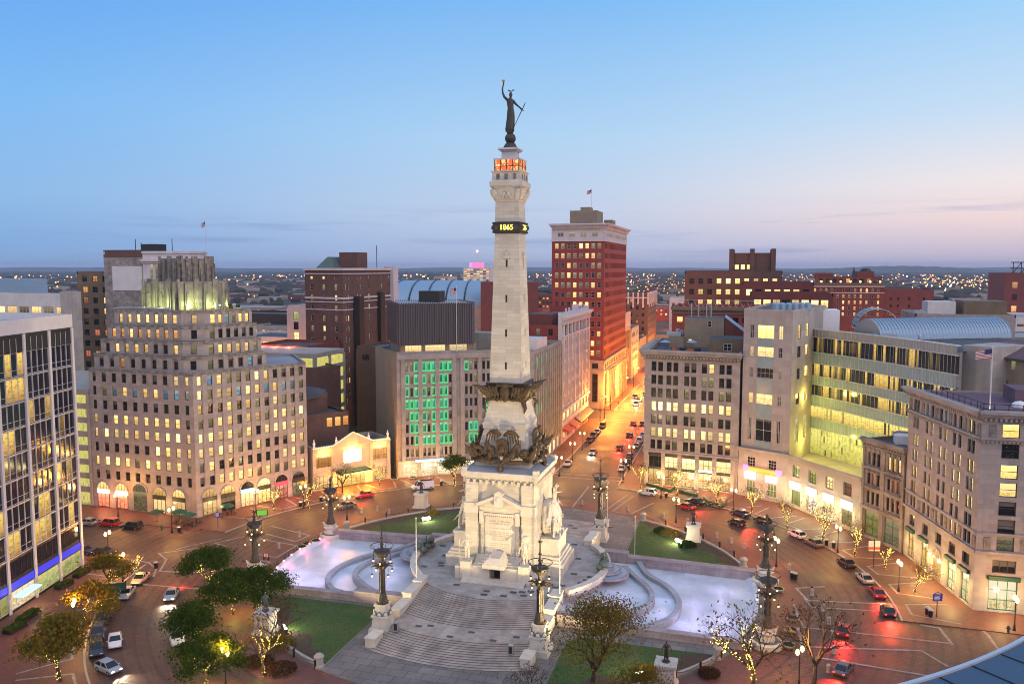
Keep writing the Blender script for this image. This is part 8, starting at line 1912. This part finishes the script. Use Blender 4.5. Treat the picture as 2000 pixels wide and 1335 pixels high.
# dark red brick hotel
b = Bld('brick_hotel', 'dark red brick hotel tower with pale string courses and a green hipped roof', 'hotel', (-98, 135), 90)
H0, H1, H2, H3 = (-108.6, 119.0), (-92.0, 114.8), (-88.6, 150), (-106, 154)
zr = [51.4] + [48.2 - 3.55 * i for i in range(12)]
LN, LW = math.dist(H0, H1), math.dist(H1, H2)
b.wall(H0, H1, 0, 54.6, 'brown', [(z, 1.9 if z < 51 else 1.0, [(3.0, 1.25), (8.5, 1.25), (14, 1.25)], litf(.28, 'YW', 'DDE', int(z)), SASHW) for z in zr])
b.wall(H1, H2, 0, 54.6, 'brown', [(z, 1.9 if z < 51 else 1.0, [(2.0, .9), (3.6, .9), (9.5, 1), (11.2, 1), (17, .9), (24, 1), (26, 1), (31, 1), (33, 1)], litf(.2, 'YW', 'DDE', int(z) + 3), SASHW) for z in zr])
b.wall(H2, H3, 0, 54.6, 'brown', []); b.wall(H3, H0, 0, 54.6, 'brown', [])
b.cornice([H0, H1, H2], [(53.9, 54.7, .5), (52.6, 52.9, .25), (44.2, 44.8, .2), (43.0, 43.3, .2), (40.4, 40.7, .2)], 'terracotta')
mb = MB(); mb.box(-91.7, -88.9, 121, 124.6, 0, 45); mb.box(-91.7, -88.4, 137, 140.6, 0, 46); mb.build('light_court', M['dk'], b.root)
mb = MB(); mb.box(-91.4, -87.6, 146.5, 151, 36, 55.2); mb.build('corner_bay', M['terracotta'], b.root)
b.parapet([H0, H1, H2, H3], 54.6, .8, .4, 'brown', 'roof')
mb = MB(); mb.box(-100, -93, 128, 136, 53.8, 60.2); mb.build('penthouse', M['brown'], b.root)
mb = MB(); mb.frustum(-107, -98.5, 122, 136, 53.8, 58.6, 3.5, 4); mb.build('hipped_roof', M['verdigris'], b.root)
mb = MB(); mb.tube([(-94, 146, 54), (-94, 146, 63)], .14, 4); mb.build('antenna', M['dk'], b.root); b.finish()
for args in (('glazed_hall', 'hall with a pale curved roof over a yellow lit glass wall, behind the stepped tower', 'hall', -168, -120, 160, 190, 26.5, 'pier', [23.2, 19.6], 16, 0, 2.6, 2.6, .95, (2, 1, .1, 'frame'), 'Y', 'W', 40),
             ('pink_stone_office', 'pale pink stone office with tall dark window strips, left of the brick hotel', 'office building', -136, -116, 152, 175, 40, 'terracotta', [36, 32, 28, 24, 20], 3, 2, 2.2, 3.0, .3, (2, 2, .1, 'frame'), 'VY', 'D', 30),
             ('dark_arena_block', 'long low dark block with pale fins beyond the glazed hall', 'building', -260, -150, 270, 300, 29, 'dk', [22, 18], 20, 0, 3.0, 1.6, .3, (2, 1, .1, 'frame'), 'YW', 'D', 40),
             ('brick_annex', 'low brown brick annex with a lit window between the hotel and the grey bank', 'building', -80, -64, 100, 118, 30, 'brown', [26.5], 3, 0, 2.4, 1.8, .6, DUO, 'W', 'D', 6),
             ('red_lit_block', 'low block glowing red under three bright wall lamps, behind the stepped tower', 'building', -112, -92, 92, 112, 30.5, 'dkred', [26], 4, 0, 1.4, 1.4, .5, SASH, 'KO', 'D', 8),
             ('side_street_block', 'plain block beyond the hotel with two lit windows', 'building', -150, -118, 200, 230, 33, 'pale', [29, 25], 8, 0, 1.6, 1.6, .4, SASH, 'W', 'D', 16)):
    b = block(*args); b.finish()
for x, y in ((-111, 91.5), (-106, 91.5), (-101, 91.5)): part_light(b.root, 'wall_lamp', 'POINT', Vector((x + 3, y - 1.5, 31)) - wloc(b.root), 900, (1, .25, .12), .4)
# arena with barrel roof
t = thing('arena', (-178, 430, 0), 'arena with a long pale blue barrel roof and brick glass-arched front, left of the monument', 'arena')
mb = MB(); n = 16; A_, B_ = (-225, 385), (-138, 408); fw = (.26, .965)
def ar(s_, d_, z): q = lerp(A_, B_, s_); return (q[0] - fw[0] * 0 + (-.26) * d_ * 0 + -.25 * d_, q[1] + .97 * d_, z)
mb.grid([[ar(s_, 60 - 60 * math.cos(math.pi * k / n), 27 + 18 * math.sin(math.pi * k / n)) for s_ in (0, 1)] for k in range(n + 1)], 0, False); mb.build('barrel_roof', M['metal_blue'], t)
mb = MB()
for s_ in [j / 7 for j in range(8)]: mb.tube([ar(s_, 60 - 60.4 * math.cos(math.pi * k / n), 27.2 + 18 * math.sin(math.pi * k / n)) for k in range(n + 1)], .55, 4)
mb.build('roof_ribs', M['dk'], t)
mb = MB(); q = [ar(0, -1, 0)[:2], ar(1, -1, 0)[:2], ar(1, 120, 0)[:2], ar(0, 120, 0)[:2]]; mb.prism(q, 0, 28.5); mb.build('wall', M['pale'], t)
mb = MB(); mb.prism([(-136, 398), (-126, 400), (-130, 415), (-140, 413)], 0, 45); mb.prism([(-106, 405), (-98, 407), (-102, 420), (-110, 418)], 0, 45); mb.build('brick_pier', M['dkred'], t)
mb = MB(); c0_, c1_ = (-127, 402), (-106, 407); arc_ = [(0, 0), (1, 0)] + [(.5 + .5 * math.cos(math.pi * k / 12), 34 + 9.5 * math.sin(math.pi * k / 12)) for k in range(13)]
mb.face([(lerp(c0_, c1_, u)[0], lerp(c0_, c1_, u)[1], z) for u, z in arc_], 0, [(u, z / 44) for u, z in arc_]); mb.build('arched_glass', M['cw'], t)
mb = MB(); mb.tube([(lerp(c0_, c1_, u)[0], lerp(c0_, c1_, u)[1] - .5, z) for u, z in arc_[2:]], .7, 5)
for k in range(1, 10): q = lerp(c0_, c1_, k / 10); mb.tube([(q[0], q[1] - .4, 20), (q[0], q[1] - .4, 34 + 9.5 * math.sin(math.acos(1 - k / 5)))], .15, 4)
for z in range(22, 42, 4): mb.tube([(c0_[0], c0_[1] - .4, z), (c1_[0], c1_[1] - .4, z)], .15, 4)
mb.build('arch_frame', M['pier'], t)
# tower with the coloured lit top
b = block('lit_top_tower', 'distant office tower with lit floors and a pink and blue glowing top, beside the obelisk', 'office tower', -292, -258, 806, 830, 54.4, 'terracotta', [52.2 - 2.6 * i for i in range(9)], 8, 0, 3.6, 1.2, .8, (1, 1, .05, 'frame_w'), 'YWO', 'D', 20)
mb = MB(); mb.box(-282, -270, 808, 820, 54, 60.5); mb.build('lit_top', glow('pink_top', (1, .12, .3, 1), 2.2), b.root); mb = MB(); mb.box(-284.5, -282, 807.5, 820, 54, 60.4); mb.build('lit_top', glow('blue_top', (.35, .2, 1, 1), 2.2), b.root); mb = MB(); mb.tube([(-276, 812, 60), (-276, 812, 72)], .4, 4); mb.build('mast', M['metal'], b.root); mb = MB(); mb.blob((-276, 812, 74), 1.6, 8, 6); mb.build('beacon', M['pinkled'], b.root); b.finish()
for args in (('pale_slab_office', 'small pale office block left of the pink topped tower', 'office building', -312, -294, 760, 790, 44.5, 'pale', [41, 37, 33], 6, 0, 1.6, 1.4, .3, PLAIN, 'W', 'D', 12),
             ('long_dark_office', 'long low dark office with a single row of lit windows before the far woods', 'office building', -395, -305, 720, 745, 37, 'dk', [33.5], 22, 0, 2.2, 1.5, .8, PLAIN, 'WY', 'D', 22),
             ('far_brick_flats', 'brick flats with many lit windows, right of the obelisk', 'apartment building', -155, -112, 560, 590, 31, 'dkred', [28, 24.5, 21, 17.5], 12, 0, 1.8, 1.7, .55, PLAIN, 'OW', 'D', 48),
             ('low_flats', 'lower brick flats in front of the lit brick flats', 'apartment building', -150, -118, 500, 525, 22, 'red', [18, 14.5], 10, 0, 1.8, 1.6, .4, PLAIN, 'OW', 'D', 20)):
    block(*args).finish()
# left side of the far street, beyond the brick tower
for args in (('slim_brown_block', 'slim brown block with a pale crenelled crown beyond the brick tower', 'office building', -37, -15.6, 245, 262, 33, 'brown', [29, 25, 21, 17, 13, 9], 4, 3, 1.3, 1.8, .2, SASH, 'W', 'D', 24),
             ('green_lit_offices', 'low offices with green yellow lit windows on the far street', 'office building', -32, -15.5, 268, 296, 25, 'conc', [21.5, 17.5, 13.5, 9.5], 4, 6, 3.2, 2.2, .9, (3, 1, .1, 'frame'), 'VY', 'E', 40),
             ('small_shop_block', 'low orange lit shop block past the green lit offices', 'shop', -32, -15.5, 300, 330, 17, 'tan', [12, 7], 4, 7, 2, 1.8, .6, SASH, 'WO', 'D', 20),
             ('gothic_office', 'brown office block with white tracery at its top, up the far street', 'office building', -38, -15.5, 335, 380, 40, 'brown', [36, 32, 28, 24, 20, 16, 12], 6, 10, 1.5, 1.9, .12, SASH, 'WO', 'D', 60),
             ('white_faced_block', 'white fronted block at the far end of the street', 'office building', -16, 2, 470, 500, 33, 'terracotta', [28, 23, 18, 13], 4, 6, 2.2, 2.4, .15, DUO, 'W', 'D', 30),
             ('red_side_block', 'red brick block beside the white fronted one', 'office building', 3, 14, 430, 470, 27, 'red', [22, 18, 14], 3, 8, 1.6, 1.8, .3, SASH, 'O', 'D', 24)):
    b = block(*args); x0, x1, y0 = args[3], args[4], args[5]
    if args[0] in ('gothic_office', 'slim_brown_block'):
        z = args[7]; mb = MB()
        for k in range(9): xx = x0 + (x1 - x0) * k / 8; mb.box(xx - .4, xx + .4, y0 - .3, y0 + .3, z - 6 - 2 * (k % 2), z + .8)
        for k in range(10): yy = y0 + (args[6] - y0) * k / 9; mb.box(x1 - .3, x1 + .3, yy - .4, yy + .4, z - 6 - 2 * (k % 2), z + .8)
        mb.box(x0 - .35, x1 + .35, y0 - .35, y0 - .05, z - 2.6, z - 2.0); mb.build('white_tracery', M['terracotta'], b.root)
    b.finish()
# right of the street
b = block('crenelled_tower', 'dark brown brick block with a crenelled square tower and many lit windows', 'office tower', 14.6, 52, 202.5, 240, 53.5, 'brown', [49.5, 45.2, 41], 10, 6, 1.9, 2.2, .62, DUO, 'YYW', 'D', 60)
mb = MB(); mb.box(32.6, 48.5, 204.5, 222, 53, 60.6)
for x, y in ((32.6, 204.5), (40.5, 204.5), (48.5, 204.5), (48.5, 222), (32.6, 222)): mb.box(x - .9, x + .9, y - .9, y + .9, 53, 62.2)
mb.build('square_tower', M['brown'], b.root)
mb = MB()
for k in range(3): win_faces(mb, lambda x, y, z: (34.7 + 2.3 * k + x, 204.45 + y, 55 + z), 1.7, 2, 1, 2, .1, 1, 0)
mb.build('window', [M['Y'], M['frame']], b.root); b.finish()
for args in (('flat_top_brick_block', 'low red brick block with lit windows under the crenelled tower', 'office building', 37, 62, 178, 200, 49.5, 'dkred', [45.8], 7, 0, 2.2, 2.4, .6, DUO, 'YYW', 'D', 14),
             ('wide_window_brick_block', 'flat roofed red brick block with wide dark windows behind the glass fronted block', 'office building', 40, 66, 150, 172, 46.4, 'dkred', [43], 8, 0, 2.4, 2.6, .5, DUO, 'YW', 'D', 12),
             ('orange_cornice_block', 'long brick block with an ornate orange cornice behind the limestone offices', 'office building', 16.5, 44, 127, 150, 42.6, 'red', [38.6], 9, 0, 1.8, 1.7, .75, PLAIN, 'WY', 'D', 18)):
    b = block(*args)
    if args[0][0] == 'o':
        b.cornice([(16.5, 127), (44, 127)], [(40.4, 41.0, .4), (41.6, 42.7, .9)], 'ochre'); b.dentils([(16.5, 127), (44, 127)], 41.0, 41.6, .7, .9, .4, 'ochre')
        mb = MB()
        for k in range(12):
            x = 18 + k * 2; mb.tube([(x, 129, 42.5), (x + 1, 129, 44.6), (x + 2, 129, 42.5)], .08, 4)
        mb.tube([(18, 129, 44.6), (43, 129, 44.6)], .08, 4); mb.build('roof_truss', M['metal'], b.root)
    b.finish()
b = Bld('grand_hotel', 'large red brick hotel with green eaves and a row of lamps along its roof', 'hotel', (100, 385), 70)
G0, G1, G2 = (73, 371), (113, 371), (140, 379)
b.wall(G0, G1, 0, 44.6, 'dkred', [(z, 2.0, cols(12, 40, 1.5, 1.2), litf(.4, 'WO', 'DE', int(z)), SASHW) for z in (41.8, 38.4, 35, 31.6, 28.2)]); b.wall(G1, (113, 410), 0, 44.6, 'dkred', []); b.wall((113, 410), (73, 410), 0, 44.6, 'red', []); b.wall((73, 410), G0, 0, 44.6, 'red', [])
b.cornice([G0, G1], [(43.6, 44.6, .3), (40.2, 40.6, .2)], 'terracotta'); b.cornice([(72, 371), (116, 371)], [(45.0, 45.8, 2.0)], 'verdigris', 'eaves')
b.wall((76, 374), (112, 374), 44.6, 49.4, 'dkred', [(47.2, 2.4, cols(9, 36, 1.5, 2.2), litf(.3, 'O', 'D', 5), DUO)]); b.wall((112, 374), (112, 400), 44.6, 49.4, 'red', []); b.parapet([(76, 374), (112, 374), (112, 400), (76, 400)], 49.4, .6, .4, 'red', 'roof')
mb = MB(); mb.box(76, 86, 376, 388, 49, 51.6); mb.box(99, 108, 376, 388, 49, 52.6); mb.build('penthouse', M['dkred'], b.root); mb = MB(); mb.lathe([(3.2, 52.6), (2.8, 53.6), (1.5, 54.3), (.1, 54.5)], 12, 104, 381); mb.frustum(96, 98.4, 376, 379, 49.2, 55.2, 1.15, 1.4); mb.build('turret_roof', M['dk'], b.root)
mb = MB()
for k in range(8): mb.blob((74 + 5.2 * k, 369.5, 46.8), .55, 7, 5)
mb.build('roof_lamps', M['lampo'], b.root)
b.wall((113.2, 374), G2, 0, 42.5, 'dkred', [(z, 1.8, [(4, 1.3), (8, 1.3), (14, 1.3), (22, 1.3)], litf(.3, 'W', 'D', int(z)), SASH) for z in (37, 33, 29)]); b.wall(G2, (140, 410), 0, 42.5, 'dkred', []); b.wall((140, 410), (113.2, 410), 0, 42.5, 'dkred', []); b.parapet([(113.2, 374), G2, (140, 410), (113.2, 410)], 42.5, .6, .4, 'dkred', 'roof'); b.finish()
b = block('cream_mansard_block', 'cream block with a clutter of roof huts beyond the blue barrel roof', 'office building', 90, 118, 146, 172, 40.5, 'lime', [36], 8, 0, 1.6, 1.8, .2, SASH, 'W', 'D', 10)
mb = MB(); mb.box(94, 102, 149, 158, 40, 44.2); mb.build('roof_hut', M['pier'], b.root); mb = MB(); mb.box(104, 116, 148, 160, 40, 44.5); mb.build('roof_hut', M['ochre'], b.root); clutter(b, [(92, 148), (117, 148), (117, 168), (92, 168)], 40.2, 8, 31); b.finish()
b = block('stadium', 'brick stadium corner with steel trusses at the right edge', 'stadium', 246, 300, 648, 700, 50, 'dkred', [40, 30, 20], 4, 0, 4, 5, .5, PLAIN, 'O', 'D', 12)
mb = MB()
for k in range(8): x = 252 + 6 * k; mb.tube([(x, 650, 50), (x, 650, 59)], .35, 4); mb.tube([(x, 650, 50), (x + 6, 650, 59)], .3, 4)
for z in (54, 59): mb.tube([(250, 650, z), (300, 650, z)], .4, 4)
mb.build('roof_truss', M['dk'], b.root); b.finish()
b = block('low_white_hall', 'long low white hall with a pink lit band before the stadium', 'hall', 150, 260, 330, 380, 30, 'pier', [26], 20, 0, 3, 1.4, .5, PLAIN, 'KO', 'E', 20, 2, 0, 'roof_pale'); b.finish()
t = thing('glass_arch_roof', (73, 112, 0), 'glazed half-round arch behind the glass fronted block', 'canopy'); mb = MB(); mg = MB()
for k in range(5):
    y = 108 + 2.5 * k; pts_ = [(74 + 5.5 * math.cos(math.pi * j / 14), y, 38 + 5.5 * math.sin(math.pi * j / 14)) for j in range(15)]; mb.tube(pts_, .12, 4)
for j in range(15): mb.tube([(74 + 5.5 * math.cos(math.pi * j / 14), y, 38 + 5.5 * math.sin(math.pi * j / 14)) for y in (108, 118)], .1, 4)
mg.grid([[(74 + 5.4 * math.cos(math.pi * j / 14), y, 38 + 5.4 * math.sin(math.pi * j / 14)) for j in range(15)] for y in (108.2, 118)], 0, False); mb.build('frame', M['metal'], t); mg.build('glazing', M['spandrel'], t)
# generic low blocks that fill the streets between, each one its own
g = random.Random(77)
fill = []
mats_ = ['dkred', 'brown', 'tan', 'conc', 'pale', 'ochre', 'red']
words_ = {'dkred': 'dark red brick', 'brown': 'brown brick', 'tan': 'tan brick', 'conc': 'grey concrete', 'pale': 'pale stone', 'ochre': 'ochre brick', 'red': 'red brick'}
spots = [(-235, 140, 40, 30, 24), (-215, 200, 46, 34, 20), (-320, 230, 60, 40, 18), (-200, 250, 36, 24, 24), (-300, 330, 70, 40, 15), (-420, 420, 80, 50, 14), (-260, 470, 60, 40, 17), (-360, 560, 90, 50, 14), (-70, 300, 30, 26, 24), (-70, 350, 34, 30, 20), (-75, 420, 40, 40, 18), (-60, 500, 36, 36, 20), (-90, 620, 50, 40, 16), (40, 300, 40, 40, 26), (40, 560, 50, 40, 18), (90, 460, 50, 36, 24), (150, 250, 50, 36, 26), (160, 430, 60, 40, 22), (210, 520, 60, 50, 18), (120, 620, 80, 40, 16), (-30, 720, 70, 40, 14), (60, 760, 60, 40, 16), (180, 780, 90, 50, 14), (-480, 620, 90, 50, 13), (-180, 640, 60, 40, 16), (30, 215, 14, 6, 20)]
dirw = lambda x: 'left of the stepped tower' if x < -280 else 'behind the stepped tower' if x < -150 else 'beyond the brick hotel' if x < -80 else 'beyond the grey bank' if x < 0 else 'beyond the limestone offices' if x < 100 else 'beyond the glass fronted block'
for i, (x, y, w_, d_, z) in enumerate(spots):
    mt = mats_[i % 7]; far = 'in the second row' if y < 300 else 'in the middle distance' if y < 500 else 'far off near the woods'
    b = block('city_block', f'low {words_[mt]} block {dirw(x)}, {far}', 'building', x - w_ / 2, x + w_ / 2, y, y + d_, z, mt, [z - 3.2, z - 7], max(3, int(w_ / 5)), 3, 1.8, 1.6, .35, PLAIN, 'WOY', 'D', 0, 1.0, 0, g.choice(('roof', 'roof_pale')), .7, group='low blocks between the towers'); b.finish()
# ------------------------------------------------------------------ the far plain: woods, lamps, motorway, hill
g = random.Random(99)
def far_pos(r0, r1): 
    a = YAW + R(90) + R(g.uniform(-37, 37)); r = math.sqrt(g.uniform(r0 * r0, r1 * r1)); return CX + r * math.cos(a), CY + r * math.sin(a), r
mb = MB()
for k in range(5200):
    x, y, r = far_pos(560, 4200) if k < 3400 else far_pos(4200, 9000)
    if abs(x) < 16 and y < 900: continue
    if y < 760 and -330 < x < 260 and g.random() < .75: continue
    s = (g.uniform(4, 9) if r < 1500 else g.uniform(8, 20) if r < 4200 else g.uniform(20, 60)); h = (g.uniform(7, 13) if r < 4200 else g.uniform(9, 16))
    n = 6; ph = g.uniform(0, 6)
    mb.grid([[(x + s * q * math.cos(ph + 6.283 * i / n) * g.uniform(.75, 1.2), y + s * q * math.sin(ph + 6.283 * i / n) * g.uniform(.75, 1.2), z * h) for i in range(n)] for q, z in ((.7, 0), (1, .35), (.85, .72), (.35, .97))], 0, True, False, True)
m, N = newmat('far_woods'); gi = N.n('ShaderNodeNewGeometry').outputs['Random Per Island']
finish(N, Base_Color=N.ramp(gi, [(0, (.022, .034, .025, 1)), (.35, (.035, .042, .026, 1)), (.6, (.055, .042, .028, 1)), (.8, (.028, .04, .035, 1)), (1, (.06, .036, .026, 1))]), Roughness=1.0)
tag(mb.build('far_woods', m), kind='stuff')
# houses among the trees, too many and too small to tell apart
mb = MB()
for k in range(1500):
    x, y, r = far_pos(560, 3600); w_, d_, h = g.uniform(6, 22), g.uniform(6, 14), g.uniform(4, 11); c = g.randrange(4)
    mb.box(x - w_, x + w_, y - d_, y + d_, 0, h, c, False, 4)
tag(mb.build('far_houses', [M['pale'], M['dkred'], M['conc'], M['tan'], M['roof']]), kind='stuff')
mb = MB()
def dot(x, y, z, r, m_): mb.blob((x, y, z), r, 5, 3, m_)
for k in range(850):
    x, y, r = far_pos(520, 5200)
    xr = (x - CX) * math.cos(YAW) + (y - CY) * math.sin(YAW)
    if xr / r < .0 and g.random() < .35: continue
    m_ = g.choices((0, 1, 2, 3), (6, 3, 1, .6))[0]
    dot(x, y, g.uniform(8, 15), max(.5, r * .0006) * g.uniform(.5, 1.5), m_)
for k in range(140):   # brighter cluster of yard lamps on the right and the motorway junction
    a, b_ = at(g.uniform(1800, 1990), 640); t_ = g.uniform(2.2, 4.2); x, y = CX + (a - CX) * t_, CY + (b_ - CY) * t_; dot(x, y, g.uniform(8, 16), g.uniform(.8, 2.0), g.choice((0, 0, 1, 2)))
for k in range(50):
    a, b_ = at(g.uniform(1230, 1350), 640); t_ = g.uniform(1.9, 3.4); dot(CX + (a - CX) * t_, CY + (b_ - CY) * t_, g.uniform(8, 14), g.uniform(.6, 1.2), 0)
fl = [glow('far_sodium_lamp', (1, .30, .05, 1), 6), glow('far_warm_lamp', (1, .55, .18, 1), 5), glow('far_white_lamp', (1, .85, .65, 1), 5), glow('far_red_lamp', (1, .08, .06, 1), 5)]
tag(mb.build('distant_lamps', fl), kind='stuff')
# raised motorway with its lamps
t = thing('motorway_bridge', (150, 900, 0), 'raised motorway crossing the plain beyond the street', 'bridge'); mb = MB()
pth = [(-120, 760), (-20, 830), (90, 900), (240, 960), (460, 1010), (760, 1040)]
for i in range(5): mb.bar(pth[i], pth[i + 1], 7, 8.6, 7, 7)
mb.build('deck', M['conc'], t); mb = MB()
for i in range(5):
    for k in range(4): q = lerp(pth[i], pth[i + 1], k / 4); mb.box(q[0] - 1, q[0] + 1, q[1] - 1, q[1] + 1, 0, 7)
mb.build('piers', M['conc'], t)
for i in range(5): q = lerp(pth[i], pth[i + 1], .5); part_light(t, 'road_lamp', 'POINT', Vector((q[0], q[1], 20)) - wloc(t), 60000, (1, .38, .12), .6)
for x, y in ((-60, 285), (-55, 400), (-95, 480), (-150, 350), (-240, 300), (-330, 420), (60, 420), (110, 330), (150, 520), (230, 600), (40, 640), (-60, 690), (190, 400), (-20, 600), (100, 720), (-330, 560), (-430, 480), (-120, 560), (300, 720), (-200, 740), (30, 520), (-280, 220), (-200, 130), (-130, 140), (70, 260)):
    put(tl, f2_, x, y, 'orange street lamp among the low blocks in the middle distance', 'street lamp', 'orange lamps among the distant blocks', x)
# low hill on the right horizon and a rise all along it
def ridge(name, d0, x0, x1, hgt, seed):
    g2 = random.Random(seed); mb = MB(); n = 60; rows_ = []
    for k in range(n + 1):
        u = x0 + (x1 - x0) * k / n; h = hgt(k / n) * (1 + .15 * math.sin(k * 1.7) * g2.random())
        P_ = lambda d: (CX + u * math.cos(YAW) - d * math.sin(YAW), CY + u * math.sin(YAW) + d * math.cos(YAW))
        a, b_, c = P_(d0 - 900), P_(d0), P_(d0 + 1500); rows_.append([(a[0], a[1], -1), (b_[0], b_[1], h), (c[0], c[1], -1)])
    mb.grid(rows_, 0, False); return tag(mb.build(name, m), kind='structure')
ridge('hill', 8600, 2600, 5400, lambda t_: 18 + 50 * math.sin(math.pi * t_) ** 2, 1)
ridge('horizon_terrain', 12000, -9500, 9500, lambda t_: 38 + 14 * math.sin(t_ * 9) ** 2, 2)
# evening haze over the plain
hz, N = newmat('evening_air'); N.n('ShaderNodeOutputMaterial', Volume=N.n('ShaderNodeVolumePrincipled', Color=(.72, .82, 1, 1), Density=.00007, Anisotropy=.3).outputs[0])
mb = MB(); mb.box(-17000, 17000, -17000, 17000, -1.5, 118); tag(mb.build('haze', hz), kind='stuff')
